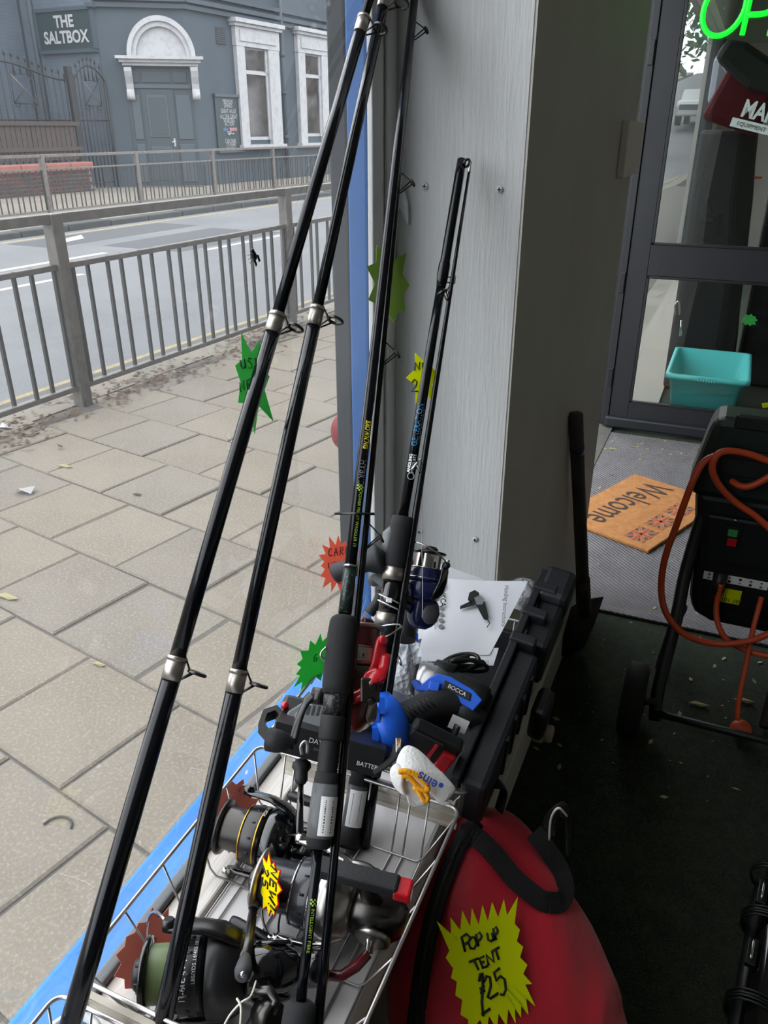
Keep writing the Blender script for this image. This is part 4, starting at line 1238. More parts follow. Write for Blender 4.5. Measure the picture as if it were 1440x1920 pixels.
# shorter two-section rod standing on the ledge against the pier
dB = PZ(654, 1585, ZL + .005); dT = PY(866, 300, 1.175)
rD = thing('spinning_rod', 'black two-section rod with blue lettering resting on the ledge against the pier', 'fishing rod', dB)
B_ = lambda x, y: along(dB, dT, x, y)
rod_tube(rD, 'butt_cap', 'cork_rubber', [dB, B_(655, 1578), B_(657, 1560), B_(660, 1540)], [.0175, .0172, .0135, .0128])
rod_tube(rD, 'rear_grip', 'foam', [B_(660, 1540), B_(680, 1400), B_(700, 1290), B_(706, 1262)], [.0132, .0140, .0145, .0130])
rod_tube(rD, 'shrink_wrap', 'clear_tape', [B_(659, 1548), B_(672, 1470)], [.0138, .0142])
axD = (dB - dT).normalized()
barcode(rD, B_(668, 1512), axD, facing(B_(668, 1512), axD, .15), .046, .024, .0141, 5)
thr = [B_(706, 1265), B_(722, 1200)]; n = 10; pts, rr = [], []
for k in range(n * 2 + 1): pts.append(lerp(thr[0], thr[1], k / (2.0 * n))); rr.append(.0118 if k % 2 else .0134)
rod_tube(rD, 'screw_thread', 'cork_rubber', pts, rr)
rod_tube(rD, 'lock_nut', 'cork_rubber', [B_(716, 1205), B_(717, 1203), B_(721, 1172), B_(722, 1170)], [.0130, .0145, .0142, .0138])
rod_tube(rD, 'hood', 'satin_steel', [B_(719, 1170), B_(724, 1148)], [.0145, .0143])
rod_tube(rD, 'reel_seat', 'black_gloss', [B_(723, 1150), B_(738, 1082)], [.0128, .0128])
rod_tube(rD, 'hood', 'satin_steel', [B_(733, 1087), B_(738, 1062)], [.0146, .0144])
rod_tube(rD, 'fore_grip', 'foam', [B_(736, 1064), B_(738, 1058), B_(748, 985), B_(750, 968)], [.0140, .0158, .0156, .0142])
rod_tube(rD, 'blank', 'blank_black', [B_(752, 972), B_(790, 700), B_(836, 490)], [.0072, .0068, .0062])
rod_tube(rD, 'ferrule', 'blank_black', [B_(829, 540), B_(832, 520), B_(838, 498), B_(840, 490), B_(860, 330), dT], [.0064, .0080, .0082, .0070, .0068, .0066])
g = MB(); o = B_(832, 520); 
for zz in (0.0, .008): g.tube([o + axD * zz, o + axD * zz + RT * .017], .0012, 6)
g.tube([o + RT * .017 - axD * .002, o + RT * .017 + axD * .010], .002, 6)
g.build('hook_keeper', 'chrome', rD)
rod_text(rD, 'GENERATION', dB, dT, 782, 798, .0112, 'print_blue', .0069, .12, down=False, sx=.86)
rod_text(rD, '7ft 2 PIECE ROD  CASTING WEIGHT 10-25g', dB, dT, 788, 800, .0026, 'print_white', .0069, -.80, down=False, sx=.95)
rod_text(rD, 'ANGLING', dB, dT, 769, 870, .0058, 'print_white', .0072, .38, down=False, bold=.0002)
rod_text(rD, 'PURSUITS', dB, dT, 770, 870, .0060, 'print_white', .0072, -.38, down=False)
c_ = B_(762, 893); z_ = facing(c_, -axD, -.2); fr_ = Fr(c_, -axD, z=z_); MB().tube([fr_.p(.0045 * math.cos(k * .524), .0045 * math.sin(k * .524), .0074) for k in range(12)], .0004, 5, closed=True).build('round_logo', 'print_white', rD)
# tip section beside it
e0, e1 = PZ(682, 1588, ZL + .004), PY(883, 300, 1.175)
E_ = lambda x, y: along(e0, e1, x, y)
rod_tube(rD, 'tip_section', 'blank_black', [e0, E_(700, 1450), E_(735, 1230), E_(790, 870), E_(845, 550), E_(880, 325)], [.0080, .0074, .0062, .0044, .0030, .0020], n=14)
rod_tube(rD, 'tip_sleeve', 'chrome', [E_(880, 325), E_(883, 303)], [.0022, .0018], n=10)
ring(rD, E_(883, 305), (e1 - e0), UP * 1 + FW * .2, .0055, .006, 'dark_steel', tilt=.9, legs=False)
ring(rD, E_(846, 552), (e1 - e0), -RT + FW * -.3, .0062, .011, 'dark_steel', tilt=.6)
ring(rD, E_(792, 876), (e1 - e0), -RT + FW * -.2, .0075, .012, 'chrome', tilt=1.1)
ring(rD, E_(734, 1238), (e1 - e0), RT * 1.0, .004, .010, 'chrome', tilt=1.2)
MB().tube(smooth_pts([E_(792, 876), E_(780, 1000) + RT * .012, E_(772, 1100) + RT * .024, E_(760, 1160) + RT * .03], 5), .0004, 4).build('fishing_line', 'line_clear', rD)

# ------------------------------------------------------------------ wire baskets on the ledge
def basket(name, label, y0, y1, x0, x1, zt, wires_y, near_end=True, far_end=True, slope=.03):
    b = thing(name, label, 'wire basket', ((x0 + x1) / 2, (y0 + y1) / 2, ZL), 'wire baskets on the window ledge')
    zb = ZL + .0035
    r = .0024
    cr_ = .012
    rim = []
    for (cx, cy, a) in ((x1, y1, 0), (x0, y1, 90), (x0, y0, 180), (x1, y0, 270)):
        ox = cx - cr_ if cx == x1 else cx + cr_; oy = cy - cr_ if cy == y1 else cy + cr_
        for k in range(5):
            an = math.radians(a + 22.5 * k); rim.append((ox + cr_ * math.cos(an), oy + cr_ * math.sin(an), zt))
    MB().tube(rim, r, 8, closed=True).build('rim', 'wire_chrome', b)
    m = .0014
    nside = max(2, int(round((y1 - y0) / .075)))
    for k in range(nside + 1):                      # hoops across: down one side, over the floor, up the other
        y = y0 + .012 + (y1 - y0 - .024) * k / nside
        yb = y0 + slope + (y1 - y0 - 2 * slope) * k / nside
        MB().tube([(x0, y, zt), (x0 + .014, yb, zb + .01), (x0 + .022, yb, zb), (x1 - .045, yb, zb), (x1 - .035, yb, zb + .01), (x1, y, zt)], m, 6).build('hoop', 'wire_chrome', b)
    for x in wires_y:                               # wires along the floor, up the ends
        pts = [(x, y0 + slope, zb - .002), (x, y1 - slope, zb - .002)]
        if near_end: pts = [(x, y0, zt), (x, y0 + slope * .8, zb + .008)] + pts
        if far_end: pts = pts + [(x, y1 - slope * .8, zb + .008), (x, y1, zt)]
        MB().tube(pts, m, 6).build('floor_wire', 'wire_chrome', b)
    return b
XB0, XB1, ZT = -.482, -.196, ZL + .082
bk = basket('wire_basket', 'chrome wire basket holding three loose reels on the window ledge', .345, .697, XB0, XB1, ZT, (-.44, -.425, -.385, -.37, -.33, -.315, -.275, -.26, -.236))
bk2 = basket('wire_basket', 'chrome wire basket behind it holding the tool case and charger', .722, 1.13, XB0, XB1, ZT, (-.44, -.40, -.36, -.32, -.28, -.24))
bk3 = basket('wire_basket', 'chrome wire basket at the lower left corner holding a round tin', .0, .325, XB0, XB1, ZT, (-.44, -.40, -.36, -.32, -.28, -.24))
# clear price strips clipped to the basket ends
def price_strip(label, x0, x1, y, z0, z1, tilt):
    s = thing('price_strip', label, 'price strip', ((x0 + x1) / 2, y, z0))
    f = Fr(((x0 + x1) / 2, y, z1), (1, 0, 0), V((0, tilt, 1)))
    w = (x1 - x0) / 2; h = z1 - z0
    MB(f).box(-w, w, -h, 0, -.0012, .0).build('backing', 'strip_clear', s)
    MB(f).box(-w, w, -.004, .002, -.003, .003).build('top_lip', 'strip_clear', s)
    MB(f).box(-w, w, -h - .002, -h + .003, -.002, .004).build('bottom_lip', 'strip_clear', s)
    MB(f).box(-w, w, -h * .5, -h * .5 + .0015, -.002, .001).build('ridge', 'strip_clear', s)
price_strip('clear plastic price strip on the basket end below the white cloth', -.455, -.205, .705, ZL + .028, ZT - .004, -.25)
price_strip('clear plastic price strip on the basket end at the lower left', -.475, -.36, .338, ZL + .028, ZT - .004, -.25)
# bolt fixing the basket through the ledge
sc_ = thing('fixing_bolt', 'silver cross-head bolt and washer holding the basket to the ledge', 'bolt', PZ(722, 1652, ZL))
MB(Fr(PZ(722, 1652, ZL), (1, 0, 0), (0, 1, 0))).lathe([(0, .009), (.0015, .009), (.0015, .005), (.004, .005), (.006, .002)], 14, ax=(0, 0, 1)).build('head', 'chrome', sc_)
sc_ = thing('fixing_bolt', 'silver bolt head on the ledge between two reels', 'bolt', PZ(483, 1664, ZL))
MB(Fr(PZ(483, 1664, ZL), (1, 0, 0), (0, 1, 0))).lathe([(0, .008), (.0015, .008), (.0015, .0055), (.004, .005), (.0055, .002)], 14, ax=(0, 0, 1)).build('head', 'chrome', sc_)
# round tin at the lower left corner
p = PZ(172, 1915, ZL + .055)
tn = thing('round_tin', 'round white and blue tin lying in the lower left corner', 'tin', (p.x, p.y - .02, ZL + .006))
f = Fr((p.x - .005, p.y - .025, ZL + .006), (1, 0, 0), (0, 1, 0))
MB(f).lathe([(0, .030), (.046, .030), (.048, .031)], 28, ax=(0, 0, 1)).build('body', 'tin_white', tn)
MB(f).lathe([(.048, .031), (.051, .030), (.051, .026), (.049, .025), (.049, .002)], 28, ax=(0, 0, 1)).build('lid', 'tin_white', tn)
MB(f).lathe([(.0495, .021), (.0505, .021), (.0505, .012), (.0495, .012)], 28, ax=(0, 0, 1)).build('lid_ring', 'tin_blue', tn)

# ------------------------------------------------------------------ reels
def reel(name, label, o, axis, up, S, c, crank, knob='paddle', bail_turn=0.0, text=None, double=None, foot=True, rear=None, fold=1.0, long_spool=1.0, attach=False):
    """spinning reel: x = spool axis, z = towards the foot, y = handle side; S = scale; c = material of each part"""
    f = Fr(o, axis, z=up)
    t = thing(name, label, 'fishing reel', V(o)) if not attach else attach
    class B(MB):
        def __init__(s): MB.__init__(s, f)
    k = S; ls = long_spool
    x1 = .012 * k
    skirt = [(x1 - .004 * k, .024 * k), (x1 - .004 * k, .031 * k), (x1 + .004 * k, .0315 * k), (x1 + .016 * k, .0300 * k), (x1 + .020 * k, .0285 * k), (x1 + .0205 * k, .022 * k)]
    sp = B().lathe(skirt, 32).build('spool', c['spool'], t)
    for q in (.001, .0185): B().lathe([(x1 + q * k, .0318 * k if q < .01 else .0296 * k), (x1 + (q + .0018) * k, .0318 * k if q < .01 else .0296 * k)], 32).build('spool_band', c['band'], sp)
    xl = x1 + .020 * k; ll = .024 * k * ls
    prof = []
    n = 13
    for i in range(n * 2 + 1): prof.append((xl + ll * i / (2.0 * n), (.0232 if i % 2 else .0225) * k))
    B().lathe([(xl - .001, .0)] + prof + [(xl + ll, .0)], 32).build('wound_line', c['line'], sp)
    xe = xl + ll
    B().lathe([(xe - .001 * k, .02 * k), (xe, .0285 * k), (xe + .0025 * k, .0300 * k), (xe + .0045 * k, .029 * k), (xe + .006 * k, .022 * k), (xe + .003 * k, .014 * k)], 32).build('spool_lip', c['lip'], sp)
    kn = B().lathe([(xe + .001 * k, .014 * k), (xe + .010 * k, .0135 * k), (xe + .013 * k, .011 * k), (xe + .014 * k, .004 * k)], 20).build('drag_knob', c['knob'], t)
    for a in range(6):
        an = a * math.pi / 3
        B().tube([(xe + .002 * k, .0138 * k * math.cos(an), .0138 * k * math.sin(an)), (xe + .0105 * k, .0135 * k * math.cos(an), .0135 * k * math.sin(an))], .0012 * k, 5).build('grip_rib', c['knob'], kn)
    # slots in the spool skirt
    for a in range(12):
        an = a * math.pi / 6
        cc, ss = math.cos(an), math.sin(an)
        B().tube([(x1 + .006 * k, .0305 * k * cc, .0305 * k * ss), (x1 + .010 * k, .0303 * k * cc, .0303 * k * ss)], .0014 * k, 6).build('slot', 'print_black', sp)
    # rotor cup and arms
    rot = B().lathe([(-.024 * k, .018 * k), (-.020 * k, .030 * k), (-.004 * k, .0345 * k), (.006 * k, .0345 * k), (.007 * k, .0325 * k), (-.002 * k, .031 * k)], 32).build('rotor', c['rotor'], t)
    bt = bail_turn
    ends = []
    for sg in (0, math.pi):
        an = bt + sg; ca, sa = math.cos(an), math.sin(an)
        rings = []
        for (xx, rr, w, th) in ((-.020, .027, .012, .005), (-.006, .036, .012, .005), (.012, .041, .0095, .0045), (.030, .0415, .008, .004), (.040, .0405, .006, .0035)):
            q = []
            for (dw, dt) in ((-1, -1), (1, -1), (1.0, .6), (.5, 1), (-.5, 1), (-1, .6)):
                r_ = (rr + dt * th * .6) * k; w_ = dw * w * k
                q.append((xx * k, ca * r_ - sa * w_, sa * r_ + ca * w_))
            rings.append(q)
        B().loft(rings).build('rotor_arm', c['arm'], t)
        ex = (.040 * k, ca * .0425 * k, sa * .0425 * k)
        B().lathe([(-.004 * k, .0058 * k), (.003 * k, .0062 * k), (.0055 * k, .004 * k)], 14, o=ex, ax=(0, ca, sa)).build('bail_mount', c['roller'] if sg else c['arm'], t)
        ends.append((an, ex))
    pts = []
    for i in range(17):
        th = math.pi * i / 16; an = bt + th
        rr = .0445 * k * (1 + .10 * math.sin(th)); xx = (.042 + .028 * math.sin(th) * fold * ls) * k
        pts.append((xx, math.cos(an) * rr, math.sin(an) * rr))
    B().tube(pts, .0013 * k, 7).build('bail_wire', c['wire'], t)
    ca, sa = math.cos(bt + math.pi), math.sin(bt + math.pi)
    B().lathe([(-.003 * k, .004 * k), (0, .0032 * k), (.003 * k, .004 * k)], 12, o=(.046 * k, ca * .044 * k, sa * .044 * k), ax=(1, 0, 0)).build('line_roller', 'chrome', t)
    # gear body
    rings = []
    for (xx, ry, rz, zc) in ((-.020, .018, .020, -.004), (-.028, .0205, .026, -.006), (-.042, .021, .029, -.008), (-.056, .019, .027, -.008), (-.066, .014, .020, -.006), (-.072, .008, .012, -.004)):
        rings.append([(xx * k, ry * k * math.copysign(abs(math.cos(a)) ** .7, math.cos(a)), zc * k + rz * k * math.copysign(abs(math.sin(a)) ** .7, math.sin(a))) for a in [2 * math.pi * i / 16 for i in range(16)]])
    B().loft(rings).build('gear_body', c['body'], t)
    B().lathe([(.019 * k, .017 * k), (.023 * k, .016 * k), (.024 * k, .012 * k)], 20, o=(-.045 * k, 0, -.008 * k), ax=(0, 1, 0)).build('side_plate', c['plate'], t)
    B().lathe([(.019 * k, .017 * k), (.022 * k, .015 * k), (.0225 * k, .005 * k)], 20, o=(-.045 * k, 0, -.008 * k), ax=(0, -1, 0)).build('side_plate', c['plate'], t)
    if rear:
        B().lathe([(-.072 * k, .012 * k), (-.076 * k, .015 * k), (-.090 * k, .0145 * k), (-.094 * k, .010 * k)][::-1], 20).build('rear_drag', rear, t)
    # stem and foot
    if foot:
        rings = []
        for (xx, zz, wx, wy) in ((-.042, .012, .013, .007), (-.038, .026, .009, .0055), (-.034, .040, .008, .005), (-.032, .050, .012, .006)):
            rings.append([((xx + wx * math.cos(a)) * k, wy * k * math.sin(a), zz * k) for a in [2 * math.pi * i / 12 for i in range(12)]])
        B().loft(rings).build('stem', c['body'], t)
        rings = []
        for (xx, w, th) in ((-.068, .003, .001), (-.064, .0055, .002), (-.045, .0068, .0034), (-.032, .007, .0038), (-.018, .0068, .0034), (.001, .0055, .002), (.005, .003, .001)):
            rings.append([(xx * k, w * k * math.cos(a), .053 * k + th * k * math.sin(a)) for a in [2 * math.pi * i / 12 for i in range(12)]])
        B().loft(rings).build('foot', c.get('foot', c['body']), t)
    # crank
    if crank:
        hx, hz, an, L, side = crank                      # hub, arm angle in the x-z plane, arm length, side (+1/-1)
        y0 = side * .022 * k; y1_ = side * .036 * k
        B().tube([(hx * k, y0, hz * k), (hx * k, y1_, hz * k)], [.008 * k, .0055 * k], 14).build('crank_shaft', c['crank'], t)
        arms = [(an, L)] + ([double] if double else [])
        for (aa, LL) in arms:
            ca, sa = math.cos(aa), math.sin(aa)
            ex, ez = (hx + LL * ca) * k, (hz + LL * sa) * k
            mx_, mz_ = (hx + LL * .5 * ca - .004 * sa) * k, (hz + LL * .5 * sa + .004 * ca) * k
            ar = B().tube([(hx * k, y1_, hz * k), (mx_, y1_ + side * .006 * k, mz_), (ex, y1_ + side * .004 * k, ez)], [.0062 * k, .0048 * k, .0042 * k], 10, flat=.75).build('crank_arm', c['crank'], t)
            yk = y1_ + side * .004 * k
            if knob == 'ball':
                pr = [(0, .004 * k), (.004 * k, .005 * k), (.008 * k, .010 * k), (.014 * k, .0125 * k), (.018 * k, .011 * k), (.022 * k, .0135 * k), (.028 * k, .0145 * k), (.034 * k, .0115 * k), (.036 * k, .007 * k)]
            elif knob == 'bar':
                pr = [(0, .0045 * k), (.003 * k, .0078 * k), (.012 * k, .0088 * k), (.028 * k, .0095 * k), (.034 * k, .0085 * k), (.036 * k, .005 * k)]
            else:
                pr = [(0, .004 * k), (.004 * k, .0065 * k), (.014 * k, .0072 * k), (.024 * k, .0092 * k), (.030 * k, .008 * k), (.032 * k, .004 * k)]
            kb = B().lathe(pr, 18, o=(ex, yk, ez), ax=(0, side, 0)).build('crank_knob', c['grip'], t)
            B().lathe([(pr[-1][0], .005 * k), (pr[-1][0] + .0012 * k, .0042 * k), (pr[-1][0] + .0018 * k, .001 * k)], 14, o=(ex, yk, ez), ax=(0, side, 0)).build('knob_cap', 'chrome', kb)
    if text:
        for (s, xx, sz, ang, mt) in text:
            rad = .0318 * k if xx < .02 else .0303 * k
            z_ = f.y * math.cos(ang) + f.z * math.sin(ang)
            tang = -f.y * math.sin(ang) + f.z * math.cos(ang)
            fx = Fr(f.p(xx * k), tang, z=z_)
            vs, fs = text_polys(s, sz * k)
            out = []
            for (a, b, q) in vs:
                th = a / rad
                out.append(fx.o + fx.y * b + (fx.x * math.sin(th) + fx.z * math.cos(th)) * (rad + .0004))
            MB().add(out, fs).build('lettering', mt, t)
    return t, f

black_c = dict(spool='gunmetal', band='gold', line='dark_steel', lip='gunmetal', knob='black_plastic', rotor='black_gloss', arm='black_gloss', roller='dark_steel', wire='chrome', body='black_gloss', plate='black_gloss', crank='black_gloss', grip='black_soft')
o1 = PZ(515, 1575, ZL + .046)
a1_ = PZ(432, 1552, ZL + .050) - o1
r1, f1 = reel('fixed_spool_reel', 'black reel with gold-rimmed grey spool nearest the window glass', o1, a1_, (.35, -.25, .9), 1.14, black_c, None, foot=False, bail_turn=2.5, rear=None,
     text=[('FDX 4000', .012, .005, 2.2, 'print_white')])
silver_c = dict(spool='line_grey', band='chrome', line='line_grey', lip='satin_steel', knob='dark_steel', rotor='steel', arm='chrome', roller='chrome', wire='dark_steel', body='dark_steel', plate='steel', crank='chrome', grip='black_plastic', foot='black_plastic')
o2 = PZ(620, 1685, ZL + .060)
a2_ = PZ(505, 1655, ZL + .062) - o2
r2, f2 = reel('fixed_spool_reel', 'large silver reel with dark line and yellow NEW tag on its spool', o2, a2_, (.06, -.2, 1), 1.22, silver_c, None, bail_turn=2.6, long_spool=1.35, rear=None,
     text=[('MM/MO.35/550  5.0:1', .012, .0055, 1.45, 'print_white')])
MB().tube(smooth_pts([PZ(628, 1632, ZL + .075), PZ(650, 1620, ZL + .085), PZ(690, 1628, ZL + .085), PZ(710, 1652, ZL + .075)], 5), .0062, 10, flat=.6).build('rotor_bracket', 'steel', r2)
MB().tube(smooth_pts([PZ(640, 1690, ZL + .07), PZ(665, 1702, ZL + .07), PZ(690, 1704, ZL + .06), PZ(700, 1690, ZL + .05)], 5), .0085, 10, flat=.6).build('line_guard', 'dark_steel', r2)
MB().lathe([(0, .009), (.004, .0105), (.010, .0105), (.012, .006)], 16, o=PZ(700, 1652, ZL + .075), ax=(.2, -.1, 1)).build('oil_cap', 'chrome', r2)
MB().ball(PZ(606, 1640, ZL + .085), .011, 14, 10).build('roller_cap', 'steel', r2)
MB(f2).box(-.094, -.074, -.010, .010, .052, .070).build('foot_cap', 'red_gloss', r2, bevel=.003)
MB(f2).box(-.080, .010, -.0095, .0095, .056, .074).build('foot_sleeve', 'black_soft', r2, bevel=.003)
MB().tube([PZ(697, 1722, ZL + .05), PZ(693, 1755, ZL + .045), PZ(690, 1788, ZL + .035)], [.0065, .0055, .005], 10).build('crank_arm', 'chrome', r2)
MB().tube([PZ(690, 1788, ZL + .035), PZ(668, 1812, ZL + .03), PZ(640, 1830, ZL + .028), PZ(582, 1828, ZL + .026)], [.0055, .006, .006, .0045], 10).build('crank_arm', 'red_dark', r2)
MB().tube(smooth_pts([PZ(528, 1700, ZL + .04), PZ(522, 1740, ZL + .022), PZ(528, 1768, ZL + .012), PZ(548, 1774, ZL + .012), PZ(572, 1750, ZL + .02), PZ(590, 1712, ZL + .04)], 5), .0013, 7).build('bail_wire', 'dark_steel', r2)
boy_c = dict(spool='black_plastic', band='black_plastic', line='line_green', lip='black_gloss', knob='black_plastic', rotor='black_plastic', arm='gunmetal', roller='dark_steel', wire='chrome', body='black_gloss', plate='black_gloss', crank='dark_steel', grip='knob_rubber')
o3 = PZ(408, 1822, ZL + .052)
a3_ = PZ(292, 1826, ZL + .054) - o3
r3, f3 = reel('fixed_spool_reel', 'big matt black reel with white lettering and grey double handle', o3, a3_, (.25, -.55, .8), 1.22, boy_c, None, foot=False, bail_turn=2.6, rear='black_gloss', long_spool=1.0,
     text=[('EASY BOY', .022, .0085, 2.0, 'print_white'), ('LBS/YDS 14/405 18/340', .0155, .0042, 2.0, 'print_white'), ('J3-60', .024, .008, 1.15, 'print_white')])
q0, q1, q2 = PZ(480, 1672, ZL + .055), PZ(466, 1762, ZL + .075), PZ(456, 1822, ZL + .095)
MB().tube([lerp(q0, q1, .25), q1, lerp(q1, q2, .6)], [.0042, .0062, .0065], 12, flat=.7).build('crank_arm', 'dark_steel', r3)
for (p_, d_) in ((q0, lerp(q0, q1, .38)), (lerp(q2, q1, -.15), lerp(q2, q1, .45))):
    pts = [lerp(p_, d_, t_) for t_ in (0, .08, .3, .7, 1)]
    kb = MB().tube(pts, [.0045, .0078, .0088, .0072, .005], 16).build('crank_knob', 'knob_rubber', r3)
    MB().ball(lerp(p_, d_, .12) + (EYE - p_).normalized() * .0085, .0032, 10, 6).build('knob_pin', 'chrome', kb)
MB().tube([q1, PZ(430, 1800, ZL + .05)], [.008, .014], 14).build('crank_shaft', 'black_gloss', r3)
tb0, tb1 = PZ(434, 1726, ZL + .022), PZ(512, 1768, ZL + .022)
MB().tube([tb0, lerp(tb0, tb1, .12), lerp(tb0, tb1, .9), tb1], [.0058, .0068, .0066, .006], 12).build('foot_bar', 'black_plastic', r3)
MB().tube([lerp(tb0, tb1, .45), PZ(458, 1790, ZL + .045)], [.006, .012], 10).build('foot_stem', 'black_plastic', r3)
MB().tube([PZ(478, 1858, ZL + .08), PZ(505, 1856, ZL + .08), PZ(518, 1876, ZL + .078), PZ(508, 1900, ZL + .07)], [.0042, .005, .005, .0055], 10).build('drag_lever', 'dark_steel', r3)
MB().lathe([(0, .014), (.012, .015), (.022, .013)], 20, o=PZ(490, 1895, ZL + .06), ax=(.8, -.2, .3)).build('drag_dial', 'dark_steel', r3)
MB().tube(smooth_pts([PZ(480, 1840, ZL + .1), PZ(470, 1868, ZL + .11), PZ(452, 1880, ZL + .11), PZ(430, 1905, ZL + .1), PZ(415, 1935, ZL + .09)], 5), .0011, 5).build('fishing_line', 'line_clear', r3)
MB().tube(smooth_pts([PZ(444, 1872, ZL + .11), PZ(452, 1890, ZL + .11), PZ(450, 1930, ZL + .1)], 5), .0011, 5).build('fishing_line', 'line_clear', r3)
# T-bar foot of the black and gold reel
q0, q1 = PZ(541, 1490, ZL + .03), PZ(606, 1512, ZL + .03)
MB().tube([q0, lerp(q0, q1, .1), lerp(q0, q1, .9), q1], [.0055, .0072, .0068, .006], 12).build('foot_bar', 'black_plastic', r1)
MB().tube([lerp(q0, q1, .75), PZ(592, 1535, ZL + .035), PZ(585, 1575, ZL + .04)], [.006, .007, .011], 10).build('foot_stem', 'black_gloss', r1)
k0, k1, k2 = PZ(560, 1592, ZL + .055), PZ(562, 1530, ZL + .085), PZ(564, 1472, ZL + .10)
MB().tube([PZ(548, 1600, ZL + .045), k0], [.012, .009], 14).build('crank_shaft', 'black_gloss', r1)
MB().tube([k0, lerp(k0, k1, .3), k1, k2], [.0085, .0062, .0044, .0036], 12).build('crank_arm', 'black_gloss', r1)
k3 = PZ(566, 1424, ZL + .115); dk_ = (k3 - k2)
pts_ = [k2 + dk_ * t for t in (0, .06, .2, .4, .52, .7, .85, .97, 1.0)]
kb_ = MB().tube(pts_, [.003, .0058, .0085, .0082, .0085, .0122, .0118, .0075, .005], 20).build('crank_knob', 'black_soft', r1)
MB().tube([k3, k3 + dk_.normalized() * .0012], [.0042, .0034], 14).build('knob_cap', 'chrome', kb_)

# reels clamped on the two rods
blue_c = dict(spool='blue_dark', band='chrome', line='chrome', lip='dark_steel', knob='black_plastic', rotor='blue_dark', arm='black_gloss', roller='black_plastic', wire='chrome', body='blue_dark', plate='grey_plastic', crank='grey_plastic', grip='grey_plastic')
upD = -axD
oD = PD(783, 1115, 0); 
cD = B_(730, 1120)
offD = (RT * .045 + FW * .030)
oD = cD + offD + upD * .012
reel('fixed_spool_reel', 'blue reel with silver spool tied to the rod by the pier', oD, upD, cD - oD, .80, blue_c, None, bail_turn=.2, text=[('GENERATION', .012, .006, -2.1, 'print_white')])
rDr = [o for o in bpy.data.objects if o.get('label') == 'blue reel with silver spool tied to the rod by the pier'][0]
hub = PY(705, 1075, cD.y + .03)
MB().tube([oD - upD * .03, hub], [.012, .010], 14).build('crank_shaft', 'grey_plastic', rDr)
kp = PD(700, 1050, (hub - EYE).dot(FW) - .02)
MB().tube([kp + RT * .026 + UP * .008, kp + RT * .014 + UP * .004, kp + RT * .010 + UP * .003, kp + RT * .004, kp - RT * .010 - UP * .005, kp - RT * .052 - UP * .018, kp - RT * .056 - UP * .020], [.008, .012, .021, .021, .0115, .014, .008], 20).build('crank_knob', 'black_soft', rDr)
MB().tube([kp + RT * .02 - UP * .005, kp + RT * .024 + UP * .035, kp + RT * .03 + UP * .04], [.010, .012, .010], 12).build('crank_arm', 'grey_plastic', rDr)
MB().tube([PD(722, 1082, 1.10), PD(700, 1084, 1.10), PD(690, 1082, 1.10)], [.010, .012, .009], 14).build('anti_reverse_lever', 'grey_plastic', rDr)
MB().tube(smooth_pts([PD(715, 1108, 1.09), PD(708, 1128, 1.09), PD(692, 1150, 1.09)], 4), [.006, .0065, .007, .007, .007, .007, .008, .008, .008], 10).build('foot_lever', 'black_soft', rDr)
MB().tube([PD(765, 1150, 1.15), PD(760, 1175, 1.14), PD(757, 1200, 1.13)], [.016, .017, .017], 16).build('rear_grip', 'black_soft', rDr)
tie = thing('cable_tie', 'white plastic cable tie round the rod seat by the blue reel', 'cable tie', cD)
for dz in (0, .008):
    MB().tube([cD - axD * (-.002 - dz) + (facing(cD, -axD) * math.cos(a) + facing(cD, -axD).cross(axD) * math.sin(a)) * .0142 + axD * (.004 * math.sin(a)) for a in [k * math.pi / 8 for k in range(-6, 7)]], .0017, 5, flat=.6).build('strap', 'tie_white', tie)
q = cD + facing(cD, -axD) * .0145 + axD * .004
MB(Fr(q, axD, z=facing(cD, -axD))).box(-.003, .003, -.004, .004, 0, .005).build('lock_head', 'tie_white', tie, bevel=.001)

red_c = dict(spool='satin_steel', band='satin_steel', line='red_dark', lip='satin_steel', knob='red_dark', rotor='dark_steel', arm='red_gloss', roller='chrome', wire='chrome', body='red_dark', plate='satin_steel', crank='satin_steel', grip='black_soft')
upC = -axC
cC = A(620, 1310)
oC = PD(672, 1262, (cC - EYE).dot(FW) + .055)
reel('fixed_spool_reel', 'silver reel with red bail arm clamped behind the foam rod handle', oC, upC, cC - oC, .86, red_c, None, bail_turn=2.6)
rCr = [o for o in bpy.data.objects if o.get('label') == 'silver reel with red bail arm clamped behind the foam rod handle'][0]
dC = (oC - EYE).dot(FW)
MB().tube(smooth_pts([PD(722, 1228, dC - .02), PD(716, 1260, dC - .035), PD(696, 1272, dC - .04), PD(683, 1298, dC - .04), PD(660, 1310, dC - .04)], 4), [.006] * 5 + [.010] * 5 + [.007] * 7, 12, flat=.6).build('bail_arm', 'red_gloss', rCr)
f = Fr(PD(692, 1285, dC - .045), RT, UP)
MB(f).box(-.009, .011, -.018, .008, -.002, .002).build('arm_plate', 'dark_steel', rCr, bevel=.002)
for (a, b) in ((.004, .0), (.002, -.016)): MB(f).lathe([(.004, .004), (.0055, .003)], 10, o=(a, b, 0), ax=(0, 0, 1)).build('screw', 'dark_steel', rCr)
h0, h1, h2 = PD(614, 1308, dC - .01), PD(586, 1304, dC - .015), PD(549, 1394, dC - .06)
MB().tube([h0, h1], [.009, .009], 14).build('crank_shaft', 'gunmetal', rCr)
MB().tube(smooth_pts([h1, PD(574, 1318, dC - .02), PD(560, 1350, dC - .04), h2], 4), [.007] * 4 + [.0045] * 9, 12, flat=.5).build('crank_arm', 'gunmetal', rCr)
k0, k1 = PD(552, 1396, dC - .06), PD(498, 1385, dC - .06)
